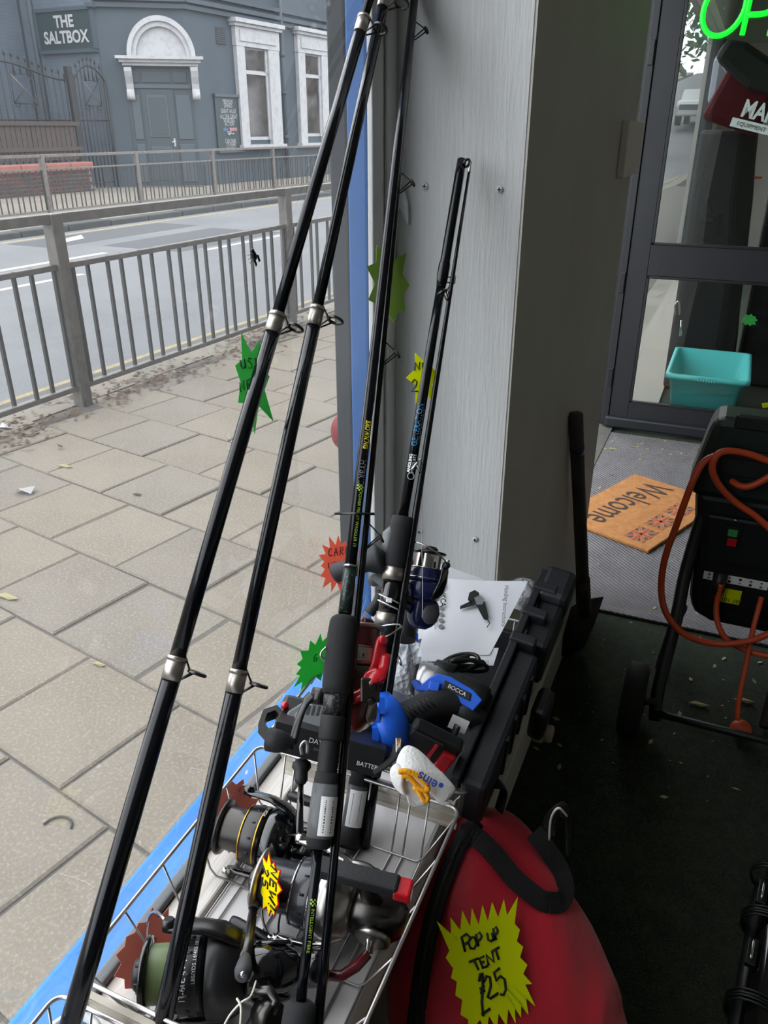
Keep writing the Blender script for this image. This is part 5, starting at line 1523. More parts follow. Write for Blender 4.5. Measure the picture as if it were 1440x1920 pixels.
MB().tube([k0, lerp(k0, k1, .15), lerp(k0, k1, .25), lerp(k0, k1, .6), lerp(k0, k1, .93), k1], [.006, .006, .0095, .0118, .0118, .008], 18).build('crank_knob', 'black_soft', rCr)
ring_ = MB(); ring_.tube(smooth_pts([PD(612, 1213, dC - .05), PD(603, 1222, dC - .05), PD(602, 1232, dC - .05), PD(614, 1242, dC - .05)], 4), .0011, 6); ring_.build('bail_wire', 'chrome', rCr)

# ------------------------------------------------------------------ price stars
def star(label, centre, ex, ey, w, h, n, depth, mat, seed, lines=None, pen=.0012, edge=None, wob=.12, bend=0.0):
    f = Fr(centre, ex, ey)
    t = thing('price_star', label, 'price tag', V(centre) - V((0, 0, h / 2)), 'star shaped price cards')
    o = star_outline(w, h, n, depth, seed, wob)
    vs = [f.p(a, b, bend * (a * a + b * b)) for a, b in o]; m = len(vs); c = f.p(0, 0, 0)
    th = f.z * .0006
    mb = MB(); mb.add(vs + [c], [(i, (i + 1) % m, m) for i in range(m)]); mb.add([q - th for q in vs] + [c - th], [((i + 1) % m, i, m) for i in range(m)])
    mb.add(vs + [q - th for q in vs], [(i, m + i, m + (i + 1) % m, (i + 1) % m) for i in range(m)])
    mb.build('card', mat, t)
    if edge:
        mb = MB(); k = 1.07
        vs2 = [f.p(a * k, b * k, bend * (a * a + b * b) - .0008) for a, b in o]
        mb.add(vs2 + [f.p(0, 0, -.0008)], [(i, (i + 1) % m, m) for i in range(m)]); mb.add([q - th for q in vs2] + [f.p(0, 0, -.0014)], [((i + 1) % m, i, m) for i in range(m)])
        mb.build('border', edge, t)
    if lines: hand(t, lines, f, 'print_black', pen, .0004)
    return t, f
# green star behind the left rod
cA_ = along(a0, a1, 474, 705) - RT * .005 + FW * .012
star('green price star tucked behind the left telescopic rod', cA_ - RT * .004, RT * .8 + FW * .35 + UP * .12, UP + RT * .15, .044, .100, 7, .42, 'star_green', 3, [('USE', -.012, .012, .008, .012, 0), ('NEW', -.016, -.012, .008, .011, .2)], .0006, wob=.2)
cO = PX(636, 1058, -.470)
star('orange price star behind the lettered rod at the window', cO, RT * .9 + FW * .3, UP + RT * .05, .064, .080, 16, .28, 'star_orange', 5, [('CARP', -.018, .012, .009, .012, .1), ('UBN', -.018, -.008, .009, .012, .05), ('5', -.002, -.030, .012, .016, 0)], .0006)
cY = B_(796, 702) + FW * .014 - RT * .003
star('yellow price star behind the blue lettered rod', cY, RT + FW * .1, UP, .046, .078, 6, .45, 'star_yellow', 8, [('NU', -.014, .008, .011, .012, 0), ('25', -.018, -.022, .013, .018, 0)], .0009, wob=.1)
cG = T_(722, 525) + FW * .016
star('olive green price star behind the paired black rods', cG, RT + FW * .5, UP - RT * .08, .058, .108, 9, .35, 'star_olive', 12, None, wob=.15)
cG2 = PX(592, 1240, -.478)
star('green price star standing against the glass above the charger', cG2, V((.35, 1, 0)), V((.1, .0, 1)), .085, .088, 14, .28, 'star_green', 4, [('LIGHT', -.03, .0, .012, .014, 0)], .0007)
cR1 = PX(432, 1524, -.474)
star('brownish red price star against the glass behind the black and gold reel', cR1, V((.1, 1, 0)), V((-.55, 0, .84)), .09, .075, 14, .22, 'star_red', 6, [('25', -.02, -.02, .02, .03, 0)], .0014)
cR2 = PX(284, 1792, -.462)
star('brownish red price star against the glass behind the big matt black reel', cR2, V((.1, 1, 0)), V((-.55, 0, .84)), .09, .085, 14, .22, 'star_red', 7, [('25', -.02, -.02, .02, .03, 0)], .0014)
cN = PD(506, 1662, (PZ(506, 1662, ZL + .07) - EYE).dot(FW) - .03)
axN = -UP - RT * .07
star('yellow and red star tag reading NEW on the silver reel', cN, axN, RT * .55 - FW * .8, .062, .046, 11, .28, 'star_new', 9, [('NEW!', -.024, .000, .013, .016, 0), ('25', -.016, -.018, .012, .014, 0)], .0011, edge='star_edge')

# ------------------------------------------------------------------ tool case, tools and papers in the far basket
cs = thing('tool_case', 'open black plastic tool case with its lid standing up', 'tool case', (-.33, .95, ZL + .01))
MB().box(-.465, -.225, .80, 1.14, ZL + .008, ZL + .016).build('tray', 'case_black', cs, bevel=.003)
for (x0, x1, y0, y1) in ((-.465, -.455, .80, 1.14), (-.235, -.225, .80, 1.14), (-.465, -.225, 1.13, 1.14)):
    MB().box(x0, x1, y0, y1, ZL + .012, ZL + .055).build('tray_wall', 'case_black', cs, bevel=.002)
LA, LB = PD(852, 1462, .985), PD(1022, 1070, 1.245)          # rim of the lid, near and far corner
ly = (LB - LA).normalized(); lx = V((.95, -.05, -.12)); lx = (lx - ly * lx.dot(ly)).normalized()
fl = Fr(LA, ly, z=ly.cross(V((0, 0, 1)).cross(ly) * -1).normalized() * 1.0) if False else Fr(LA, ly, lx)
LL = (LB - LA).length
dn = fl.z if fl.z.z < 0 else -fl.z
sgz = 1.0 if fl.z.z < 0 else -1.0
# rim and outer wall of the lid
MB(fl).box(0, LL, -.006, .006, -.004 * sgz, .02 * sgz).build('lid_rim', 'case_black', cs, bevel=.002)
MB(fl).box(.004, LL * .60, .006, .040, .006 * sgz, .10 * sgz).build('lid_shell', 'case_black', cs, bevel=.008)
MB(fl).box(LL * .64, LL * .98, .008, .046, .010 * sgz, .10 * sgz).build('lid_shell', 'case_black', cs, bevel=.008)
for k in range(4): MB(fl).box(LL * (.22 + .09 * k), LL * (.245 + .09 * k), .036, .043, .012 * sgz, .1 * sgz).build('lid_rib', 'case_black', cs, bevel=.002)
for a in (.60, .74, .88): MB(fl).box(LL * a, LL * (a + .045), -.008, .030, -.008 * sgz, .03 * sgz).build('hinge_block', 'case_black', cs, bevel=.003)
MB(fl).box(LL * .86, LL * 1.04, -.002, .05, -.006 * sgz, .05 * sgz).build('lid_corner', 'case_black', cs, bevel=.012)
MB(fl).box(LL * .45, LL * .58, .05, .075, .06 * sgz, .13 * sgz).build('carry_handle', 'black_plastic', cs, bevel=.008)

# instruction sheets against the pier
def sheet(label, pts, thick=.0006, wav=.004, mat='paper'):
    """bent sheet through four corners: bl, br, tr, tl"""
    bl, br, tr, tl = [V(p) for p in pts]; n, m = 10, 8
    nrm = (br - bl).cross(tl - bl).normalized()
    t = thing('instruction_sheet', label, 'paper', (bl + br) / 2, 'instruction sheets by the pier')
    top, bot, fs = [], [], []
    for j in range(m + 1):
        for i in range(n + 1):
            a, b = i / n, j / m
            p = (bl * (1 - a) + br * a) * (1 - b) + (tl * (1 - a) + tr * a) * b
            p = p + nrm * (wav * (math.sin(a * 5 + b * 2) * .6 + math.cos(b * 4.5) * .7))
            top.append(p); bot.append(p - nrm * thick)
    k = (n + 1)
    for j in range(m):
        for i in range(n): fs.append((j * k + i, j * k + i + 1, (j + 1) * k + i + 1, (j + 1) * k + i))
    mb = MB(); mb.add(top, fs, True); mb.add(bot, [f[::-1] for f in fs], True); mb.build('page', mat, t)
    return t, Fr((bl + br + tr + tl) / 4 + nrm * (wav * 1.4), (br - bl), (tl - bl))
P1 = [PD(782, 1232, 1.165), PD(918, 1228, 1.165), PD(990, 1090, 1.272), PD(822, 1085, 1.272)]
sh, fp = sheet('white instruction sheet printed with a grinder, propped by the pier', P1, wav=.002)
lp = lambda x, y: fp.loc(PP(x, y, fp.o, fp.z))
def onp(x, y, c=.0012): q = lp(x, y); return fp.p(q.x, q.y, c)
# print: grinder drawing
def blob(pts, mat, c=.0012, name='print'):
    q = [onp(x, y, c) for x, y in pts]; q2 = [onp(x, y, c - .0004) for x, y in pts]; m = len(q)
    return MB().add(q + q2, [tuple(range(m)), tuple(range(m, 2 * m))[::-1]] + [(i, m + i, m + (i + 1) % m, (i + 1) % m) for i in range(m)]).build(name, mat, sh)
blob([(877, 1125), (880, 1112), (890, 1107), (898, 1112), (899, 1122), (888, 1128), (884, 1134)], 'print_black', name='disc_print')
blob([(863, 1137), (862, 1143), (888, 1136), (894, 1130), (890, 1124)], 'print_black', name='handle_print')
blob([(889, 1122), (900, 1117), (908, 1124), (905, 1134), (894, 1135)], 'print_grey', .0016, name='gear_head_print')
blob([(892, 1134), (909, 1129), (916, 1158), (914, 1164), (907, 1162)], 'print_black', .0014, name='motor_print')
MB().tube([onp(915, 1163), onp(918, 1170), onp(913, 1177)], .0008, 5).build('cord_print', 'print_black', sh)
up_sheet = (onp(800, 1090) - onp(800, 1180)).normalized(); rt_sheet = (onp(950, 1140) - onp(800, 1140)).normalized()
ftx = Fr(onp(947, 1137), -up_sheet - rt_sheet * .14, rt_sheet)
write(sh, 'Handing Instructions', ftx, .0098, 'print_black', lift=.001)
write(sh, 'CE UKCA', Fr(onp(830, 1115), -up_sheet, rt_sheet), .012, 'print_black', lift=.001, bold=.0003)
for k in range(4):
    o_ = onp(827, 1141 + k * 11.5, .001); f_ = Fr(o_, rt_sheet, up_sheet)
    MB(f_).lathe([(0, .0042), (.0004, .0042)], 14, ax=(0, 0, 1)).build('symbol', 'print_grey', sh)
o_ = onp(830, 1099, .001); MB(Fr(o_, rt_sheet, up_sheet)).lathe([(0, .0044), (.0004, .0044)], 14, ax=(0, 0, 1)).build('symbol', 'print_black', sh)
for (x, y0_, y1_) in ((815, 1092, 1180), (819, 1098, 1175)): blob([(x, y0_), (x + .8, y0_), (x + .8, y1_), (x, y1_)], 'print_grey', .001, 'small_print')
P2 = [PD(780, 1200, 1.20), PD(880, 1180, 1.22), PD(905, 1085, 1.285), PD(812, 1052, 1.285)]
sheet('second white sheet behind the printed one, its blank corner showing', P2, wav=.001)
P3 = [PD(790, 1240, 1.15), PD(925, 1248, 1.15), PD(935, 1215, 1.175), PD(790, 1215, 1.175)]
sheet('folded lower edge of white paper above the coiled cable', P3, wav=.0015)
# blue booklet corner
mb = MB(); q = [PD(768, 1185, 1.17), PD(784, 1206, 1.165), PD(784, 1188, 1.17), PD(772, 1174, 1.175)]
mb.add(q + [p + FW * .006 for p in q], [(0, 1, 2, 3), (7, 6, 5, 4), (0, 4, 5, 1), (1, 5, 6, 2), (2, 6, 7, 3), (3, 7, 4, 0)])
tag(mb.build('booklet', 'blue_tool'), 'corner of a blue booklet under the white sheet', 'booklet')

# bubble wrap heaps
def heap(label, c, rx, ry, rz, seed):
    r = random.Random(seed); mb = MB(); n, m = 28, 14; vs, fs = [], []
    ph = [r.uniform(0, 6) for _ in range(6)]
    for j in range(m + 1):
        th = math.pi * .5 * j / m
        for i in range(n):
            a = 2 * math.pi * i / n
            k = 1 + .12 * math.sin(3 * a + ph[0]) + .08 * math.sin(7 * a + ph[1] + 4 * th) + .07 * math.sin(11 * a + 5 * th + ph[2])
            vs.append((c.x + rx * k * math.cos(th) * math.cos(a), c.y + ry * k * math.cos(th) * math.sin(a), c.z + rz * (math.sin(th) * (1 + .1 * math.sin(5 * a + ph[3])))))
    for j in range(m):
        for i in range(n): fs.append((j * n + i, j * n + (i + 1) % n, (j + 1) * n + (i + 1) % n, (j + 1) * n + i))
    mb.add(vs, fs, True)
    return tag(mb.build('bubble_wrap', 'bubble_wrap'), label, 'bubble wrap')
c = PZ(765, 1245, ZL + .03); heap('crumpled clear bubble wrap behind the red reel', V((c.x, c.y, ZL + .006)), .055, .085, .065, 4)
c = PZ(745, 1165, ZL + .03); heap('clear bubble wrap pressed in the window corner', V((-.44, 1.10, ZL + .006)), .045, .085, .06, 9)
heap('bubble wrap peeping over the case at the pier corner', V((-.255, 1.245, .665)), .035, .03, .045, 14)

# plastic bag with coiled cable
cb = thing('coiled_cable', 'black coiled power cable in a clear bag below the white sheet', 'cable', PZ(860, 1250, ZL + .06))
for k in range(4):
    o_ = PD(862 + k * 6, 1243 + (k % 2) * 5, 1.125 - k * .004); pts = []
    for i in range(18):
        a = 2 * math.pi * i / 18
        pts.append(o_ + RT * (.027 * math.cos(a)) + UP * (.0095 * math.sin(a) + .006 * math.cos(a + k)) + FW * (.012 * math.sin(a + k * .7)))
    MB().tube(pts, .0030, 8, closed=True).build('cable_loop', 'black_plastic', cb)
MB().tube(smooth_pts([PD(838, 1255, 1.12), PD(830, 1247, 1.12), PD(845, 1238, 1.125), PD(880, 1230, 1.13)], 4), .003, 8).build('cable_tail', 'black_plastic', cb)
mb = MB(); r = random.Random(5); rows = []
for j in range(7):
    rows.append([PD(815 + i * 17, 1238 + j * 9 + r.uniform(-3, 3), 1.13 - j * .008 + r.uniform(-.008, .008)) for i in range(7)])
vs = [p for row in rows for p in row]; fs = [(j * 7 + i, j * 7 + i + 1, (j + 1) * 7 + i + 1, (j + 1) * 7 + i) for j in range(6) for i in range(6)]
glass_mat('cellophane', tint=(.8, .82, .84), rough=.08)
mb.add(vs, fs); mb.build('plastic_bag', 'cellophane', cb)

# blue impact wrench
iw = thing('impact_wrench', 'blue and black impact wrench with silver nose in the case', 'power tool', PZ(840, 1330, ZL + .02))
def pd(x, y, d): return PD(x, y, d)
n0, n1, n2, n3 = pd(768, 1276, 1.085), pd(785, 1276, 1.085), pd(812, 1281, 1.08), pd(895, 1318, 1.06)
MB().tube([n0, lerp(n0, n1, .3), n1], [.014, .019, .0235], 20).build('anvil_ring', 'black_soft', iw)
MB().tube([n1, lerp(n1, n2, .5), n2, lerp(n2, n3, .25)], [.0235, .026, .0265, .026], 20).build('nose_housing', 'alu_cast', iw)
MB().tube([n2 + UP * .012 + FW * .01, lerp(n2, n3, .45) + UP * .012 + FW * .01], [.020, .024], 20).build('top_shroud', 'black_soft', iw)
MB().tube([lerp(n2, n3, .15), lerp(n2, n3, .3), lerp(n2, n3, .9), n3 + (n3 - n2) * .15], [.024, .0275, .0285, .024], 20).build('motor_housing', 'black_soft', iw)
fa = (n3 - n2).normalized(); fz = (EYE - lerp(n2, n3, .4)); fz = (fz - fa * fz.dot(fa)).normalized()
f_ = Fr(lerp(n2, n3, .42), fa, z=fz)
def plate(pts, c0, c1, mat, name, par=iw, fr=None, bev=.0015): return MB(fr or f_).prism(pts, c0, c1).build(name, mat, par, bevel=bev)
plate([(-.030, .004), (-.022, .014), (-.004, .017), (.030, .013), (.046, .006), (.040, -.012), (.014, -.008), (-.006, -.020), (-.028, -.014), (-.040, -.018), (-.050, -.010), (-.046, -.004), (-.036, -.008)], .020, .030, 'blue_tool', 'blue_cover')
plate([(-.010, .010), (.030, .008), (.032, -.002), (-.008, .0)], .029, .0315, 'black_plastic', 'name_plate')
plate([(-.026, .002), (-.012, .004), (-.010, -.010), (-.024, -.010)], .028, .037, 'blue_tool', 'belt_clip')
write(iw, 'BOCCA', Fr(f_.p(.011, .0042, .032), f_.x - f_.y * .06, f_.y), .0075, 'print_white', lift=.0004)
plate([(-.020, -.014), (-.010, -.015), (-.008, -.018), (-.018, -.018)], .029, .031, 'gunmetal', 'button')
h0, h1, h2 = pd(862, 1318, 1.06), pd(812, 1322, 1.045), pd(752, 1352, 1.03)
MB().tube(smooth_pts([lerp(n2, n3, .75), h0, h1, h2], 4), [.026, .0255, .025, .0245, .024, .023, .022, .0215, .021, .0205, .0205, .021, .0225], 18).build('handle', 'black_soft', iw)
for k in range(6):
    q = lerp(h2, h1, .25 + .13 * k); 
    MB().tube([q + UP * .012 + (EYE - q).normalized() * .016 - RT * .006, q - UP * .0 + (EYE - q).normalized() * .0205 + RT * .007], .0012, 5).build('grip_rib', 'black_plastic', iw)
MB().tube([pd(885, 1320, 1.06), pd(872, 1340, 1.055), pd(862, 1358, 1.05)], [.022, .027, .018], 18).build('tail_housing', 'black_soft', iw)
b0_, b1_ = pd(752, 1352, 1.03), pd(700, 1372, 1.02)
MB().tube([b0_ + (b0_ - b1_) * .1, lerp(b0_, b1_, .12), lerp(b0_, b1_, .6), b1_], [.026, .042, .046, .044], 24).build('battery_base', 'blue_tool', iw)
fb = Fr(pd(740, 1367, 1.0), RT, UP)
MB(fb).box(-.010, .007, -.013, .010, -.004, .004).build('battery_clip', 'print_black', iw)
for (x, y) in ((716, 1322), (706, 1340), (704, 1378)):
    MB(Fr(pd(x, y, .985), RT, UP)).box(-.004, .004, -.010, .010, -.003, .003).build('blue_stripe', 'blue_tool', iw)

# battery with red latches
bt_ = thing('battery_pack', 'black battery pack with two red latches beside the white cloth', 'battery', PZ(800, 1410, ZL + .01))
fb = Fr(pd(806, 1406, .99), RT * .9 + UP * -.45, UP * .6 + RT * .3 - FW * .5)
MB(fb).box(-.034, .035, -.026, .024, -.022, .0).build('pack_body', 'black_plastic', bt_, bevel=.006)
MB(fb).box(-.032, .01, .012, .022, 0, .004).build('contact_rail', 'black_soft', bt_, bevel=.001)
MB(fb).box(.000, .005, -.008, .020, 0, .006).build('latch', 'red_gloss', bt_, bevel=.001)
MB(fb).box(.014, .032, -.022, .012, -.003, .007).build('latch', 'red_gloss', bt_, bevel=.003)
# curved black guard under the wrench
gd = thing('grinder_guard', 'curved black plastic guard under the wrench handle', 'guard', PZ(830, 1370, ZL + .02))
MB().tube(smooth_pts([pd(780, 1360, 1.03), pd(790, 1385, 1.03), pd(815, 1395, 1.025), pd(845, 1385, 1.02), pd(858, 1360, 1.02)], 5), .006, 10, flat=.6).build('rim', 'black_plastic', gd)
MB(Fr(pd(818, 1372, 1.04), RT, UP)).lathe([(0, .040), (.006, .036), (.010, .010)], 24, ax=(0, 0, -1), sx=1.0, sy=.6).build('dish', 'black_plastic', gd)
# white labels peeping out
for (x, y, d, w, h, la, wd) in ((775, 1374, 1.01, .013, .008, 'small white card with black print under the blue battery', 'APR'), (860, 1358, 1.03, .012, .009, 'white paper corner under the wrench tail', None), (745, 1318, 1.07, .012, .014, 'white folded card above the blue battery', None)):
    f_c = Fr(pd(x, y, d), RT * .9 - UP * .4, UP)
    cd = thing('card', la, 'card', pd(x, y, d))
    MB(f_c).box(-w, w, -h, h, -.0006, .0006).build('card_face', 'label_white', cd)
    if wd: write(cd, wd, Fr(f_c.p(0, 0, .0007), -f_c.x, -f_c.y), .008, 'print_black', lift=.0003)

# charger on a black box at the window side
ch = thing('battery_charger', 'dark grey battery charger with vent slots by the glass', 'charger', PZ(590, 1370, ZL + .03))
fc_ = Fr(pd(590, 1352, .995), RT * .92 + UP * -.18 - FW * .05, UP * .62 + FW * .72 + RT * .05)
MB(fc_).box(-.048, .052, -.030, .036, -.034, -.004).build('charger_base', 'black_plastic', ch, bevel=.006)
MB(fc_).prism([(-.038, -.026), (.045, -.026), (.045, .030), (-.012, .034), (-.036, .004)], -.006, .004).build('charger_top', 'grey_plastic', ch, bevel=.003)
MB(fc_).prism([(-.022, -.018), (.006, -.024), (.012, -.014), (.034, -.018), (.040, .020), (-.002, .028), (-.026, .000)], .003, .010).build('charger_cover', 'grey_plastic', ch, bevel=.003)
for k in range(6): MB(fc_).box(-.012 + k * .0062, -.009 + k * .0062, .0 + k * .001, .014 + k * .001, .0095, .0108).build('vent_slot', 'print_black', ch)
MB(fc_).ball((-.042, .014, .0), .005, 12, 8).build('red_lamp', 'red_gloss', ch)
hx_ = [(.017 * math.cos(k * math.pi / 3 + .5) - .052, .022 * math.sin(k * math.pi / 3 + .5) - .010) for k in range(6)]
hi_ = [(.010 * math.cos(k * math.pi / 3 + .5) - .052, .014 * math.sin(k * math.pi / 3 + .5) - .010) for k in range(6)]
mb = MB(fc_); vs = [(a, b, .0) for a, b in hx_] + [(a, b, .0) for a, b in hi_] + [(a, b, -.02) for a, b in hx_] + [(a, b, -.02) for a, b in hi_]
mb.add(vs, [(i, (i + 1) % 6, 6 + (i + 1) % 6, 6 + i) for i in range(6)] + [(12 + i, 12 + (i + 1) % 6, (i + 1) % 6, i) for i in range(6)] + [(6 + i, 6 + (i + 1) % 6, 18 + (i + 1) % 6, 18 + i) for i in range(6)])
mb.build('hex_port', 'gunmetal', ch)
bx = thing('black_carton', 'flat black carton with white print under the charger', 'carton', PZ(620, 1410, ZL + .02))
fx_ = Fr(pd(622, 1408, .955), RT * .95 - UP * .25, UP * .95 + RT * .2)
MB(fx_).box(-.075, .065, -.018, .018, -.07, .0).build('carton_body', 'black_plastic', bx, bevel=.002)
write(bx, 'DAY PRO', Fr(fx_.p(-.012, .006, .0006), fx_.x, fx_.y), .0085, 'print_white', lift=.0004)
write(bx, 'BATTERY', Fr(fx_.p(.048, -.006, .0006), fx_.x, fx_.y), .0075, 'print_white', lift=.0004)
write(bx, '20V  Li-ion', Fr(fx_.p(-.012, -.003, .0006), fx_.x, fx_.y), .0045, 'print_grey', lift=.0004)
# hook on the basket rim
hk = MB(); hk.tube(smooth_pts([pd(566, 1415, .89), pd(564, 1400, .89), pd(570, 1391, .89), pd(576, 1394, .89), pd(576, 1412, .89)], 4), .0018, 7)
tag(hk.build('wire_hook', 'wire_chrome'), 'small bent wire hook on the basket rim above the black knob', 'hook')
# black strap with metal buckle beside the cloth
sp_ = thing('strap', 'black webbing strap with metal buckle between rod and white cloth', 'strap', PZ(735, 1440, ZL + .03))
MB().tube(smooth_pts([pd(700, 1446, .955), pd(722, 1432, .955), pd(742, 1412, .96), pd(746, 1394, .97)], 4), .0075, 8, flat=.25).build('webbing', 'webbing', sp_)
MB(Fr(pd(747, 1396, .955), RT, UP)).box(-.0035, .0035, -.009, .009, -.003, .003).build('buckle', 'chrome', sp_, bevel=.001)

# white work glove hung over the basket end
gv = thing('work_glove', 'white knitted glove with orange cuff hung over the basket end', 'glove', PZ(800, 1500, ZL + .05))
dg_ = .915
def gpts(L): return [PD(x, y, d) for x, y, d in L]
def strip_mesh(rows, name, mat, thick=.004, sub=2):
    n = len(rows[0]); vs = [p for r_ in rows for p in r_]; k = len(vs)
    nn = (rows[0][-1] - rows[0][0]).cross(rows[-1][0] - rows[0][0]).normalized() * thick
    fs = [(j * n + i, j * n + i + 1, (j + 1) * n + i + 1, (j + 1) * n + i) for j in range(len(rows) - 1) for i in range(n - 1)]
    fb_ = [tuple(k + q for q in f[::-1]) for f in fs]
    R_ = len(rows); loop = [i for i in range(n)] + [j * n + n - 1 for j in range(1, R_)] + [(R_ - 1) * n + i for i in range(n - 2, -1, -1)] + [j * n for j in range(R_ - 2, 0, -1)]
    fe = [(loop[i], k + loop[i], k + loop[(i + 1) % len(loop)], loop[(i + 1) % len(loop)]) for i in range(len(loop))]
    return MB().add(vs + [p + nn for p in vs], fs + fb_ + fe, True).build(name, mat, gv, subsurf=sub)
rows = [gpts([(742, 1428, .925), (752, 1402, .935), (764, 1389, .945)]),
        gpts([(746, 1444, .910), (770, 1420, .918), (795, 1405, .935)]),
        gpts([(760, 1452, .905), (790, 1440, .905), (818, 1434, .925)]),
        gpts([(785, 1464, .905), (808, 1458, .902), (836, 1448, .918)]),
        gpts([(808, 1482, .905), (826, 1474, .902), (850, 1466, .912)]),
        gpts([(828, 1508, .905), (845, 1496, .903), (862, 1478, .910)])]
strip_mesh(rows, 'glove_back', 'fabric_white', .010)
rows = [gpts([(742, 1428, .918), (750, 1440, .912), (760, 1450, .908)]),
        gpts([(726, 1440, .922), (740, 1456, .912), (752, 1466, .906)]),
        gpts([(728, 1462, .922), (742, 1476, .914), (754, 1488, .908)]),
        gpts([(742, 1484, .922), (752, 1492, .914), (762, 1494, .908)])]
strip_mesh(rows, 'glove_palm', 'fabric_white', .006)
rows = [gpts([(752, 1462, .914), (775, 1466, .916), (800, 1480, .914)]),
        gpts([(756, 1480, .914), (776, 1484, .917), (804, 1492, .914)]),
        gpts([(762, 1496, .914), (780, 1500, .918), (806, 1500, .915)]),
        gpts([(766, 1512, .916), (780, 1518, .920), (800, 1508, .917)])]
strip_mesh(rows, 'glove_lining', 'fabric_white', .003)
rows = [gpts([(806, 1484, .908), (816, 1482, .906), (826, 1490, .908)]), gpts([(812, 1500, .910), (826, 1502, .908), (840, 1510, .909)]), gpts([(828, 1514, .912), (842, 1514, .910), (853, 1502, .910)])]
strip_mesh(rows, 'finger', 'fabric_white', .008)
MB().tube(smooth_pts(gpts([(748, 1447, .896), (762, 1446, .894), (778, 1452, .893), (792, 1463, .892), (802, 1474, .892), (800, 1482, .892), (788, 1478, .893), (776, 1466, .894), (764, 1455, .895), (754, 1457, .896)]), 5), .0032, 8).build('orange_cuff', 'yarn_orange', gv)
MB().tube(smooth_pts(gpts([(776, 1478, .899), (782, 1480, .897), (790, 1492, .896), (796, 1502, .896), (802, 1498, .896), (800, 1486, .896)]), 5), .0030, 8).build('orange_cuff', 'yarn_orange', gv)
nrm = (EYE - PD(810, 1466, .89)).normalized(); bx_ = (PD(822, 1476, .888) - PD(782, 1452, .888))
write(gv, 'eins', Fr(PD(801, 1463, .886), -bx_, z=nrm), .0155, 'print_navy', lift=.001, bold=.0003, sx=1.0)
MB(Fr(PD(827, 1472, .892), RT, UP)).lathe([(0, .0028), (.001, .0028)], 12, ax=(0, 0, 1)).build('mark', 'print_navy', gv)
# fly on the glass
fly = thing('fly', 'black fly resting on the window glass', 'insect', PX(476, 479, GX + .004))
o_ = PX(476, 479, GX + .005)
MB(Fr(o_, (0, .5, -1), (1, 0, 0))).ball((0, 0, 0), .0042, 10, 8, (1.5, .8, .8)).build('body', 'fly', fly)
MB(Fr(o_, (0, .5, -1), (1, 0, 0))).ball((-.006, 0, 0), .0025, 8, 6).build('head', 'fly', fly)
for sg in (-1, 1):
    MB(Fr(o_, (0, .5, -1), (1, 0, 0))).add([(0, .002, sg * .002), (.010, .002, sg * .002), (.011, .002, sg * .006), (.003, .002, sg * .006)], [(0, 1, 2, 3)]).build('wing', 'gunmetal', fly)
    for k in range(3): MB(Fr(o_, (0, .5, -1), (1, 0, 0))).tube([(-.003 + k * .003, 0, sg * .002), (-.005 + k * .005, -.003, sg * .008)], .0003, 4).build('leg', 'fly', fly)

# ------------------------------------------------------------------ red tent bag leaning on the window wall
TN = V((.62, -.6, .70)).normalized(); T0 = V((-.165, .80, .590))
def tp(x, y, off=0.0): return PP(x, y, T0 + TN * off, TN)
tdn = (V((0, 0, -1)) - TN * V((0, 0, -1)).dot(TN)).normalized(); tsd = TN.cross(tdn)
ft = Fr(tp(960, 1800), tsd, -tdn) if True else None
if ft.z.dot(TN) < 0: ft = Fr(ft.o, -tsd, -tdn)
outl = [ft.loc(tp(x, y)) for x, y in ((742, 1920), (760, 1800), (800, 1668), (845, 1575), (880, 1535), (930, 1517), (980, 1530), (1030, 1590), (1065, 1650), (1120, 1735), (1160, 1830), (1187, 1920))]
outl = [(q.x, q.y) for q in outl]
cxl = sum(a for a, b in outl) / len(outl)
wl_, wr_ = outl[0], outl[-1]
low = [(wr_[0] + .012, wr_[1] - .16), (wr_[0] - .03, wr_[1] - .34), (wr_[0] - .12, wr_[1] - .46), ((wl_[0] + wr_[0]) / 2, min(wl_[1], wr_[1]) - .50), (wl_[0] + .10, wr_[1] - .46), (wl_[0] + .02, wr_[1] - .32), (wl_[0] - .01, wl_[1] - .18)]
full = [(p.x, p.y) for p in smooth_pts([(a, b, 0) for a, b in outl + low], 3, closed=True)]
cen = (sum(a for a, b in full) / len(full), sum(b for a, b in full) / len(full))
tent = thing('tent_bag', 'red round pop-up tent bag with black zip and straps leaning under the ledge', 'tent bag', ft.p(cen[0], cen[1] - .3, -.05))
rings = []
for (k, c) in ((.55, -.085), (.85, -.075), (.97, -.055), (1.0, -.03), (.985, -.012), (.93, .006), (.80, .026), (.55, .046), (.25, .056)):
    rings.append([ft.p(cen[0] + (a - cen[0]) * k, cen[1] + (b - cen[1]) * k, c + .004 * math.sin(9 * math.atan2(b - cen[1], a - cen[0]) + 5 * k) * (1 if .3 < k < .97 else 0)) for a, b in full])
MB().loft(rings).build('bag_shell', 'bag_red', tent)
def surf_c(x, y):
    """height of the bag face at a local spot"""
    best = 0
    q = ft.loc(tp(x, y)); an = math.atan2(q.y - cen[1], q.x - cen[0])
    rr = math.hypot(q.x - cen[0], q.y - cen[1]); mx_ = .01
    for (a, b) in full:
        d_ = abs((math.atan2(b - cen[1], a - cen[0]) - an + math.pi) % (2 * math.pi) - math.pi)
        if d_ < .12: mx_ = max(mx_, math.hypot(a - cen[0], b - cen[1]))
    k = min(1.0, rr / mx_)
    tab = ((0, .058), (.25, .056), (.55, .046), (.80, .026), (.93, .006), (.985, -.012), (1.0, -.03))
    for (k0, c0_), (k1, c1_) in zip(tab, tab[1:]):
        if k0 <= k <= k1: return c0_ + (c1_ - c0_) * (k - k0) / (k1 - k0)
    return -.03
def onbag(x, y, lift=.003): return tp(x, y, surf_c(x, y) + lift)
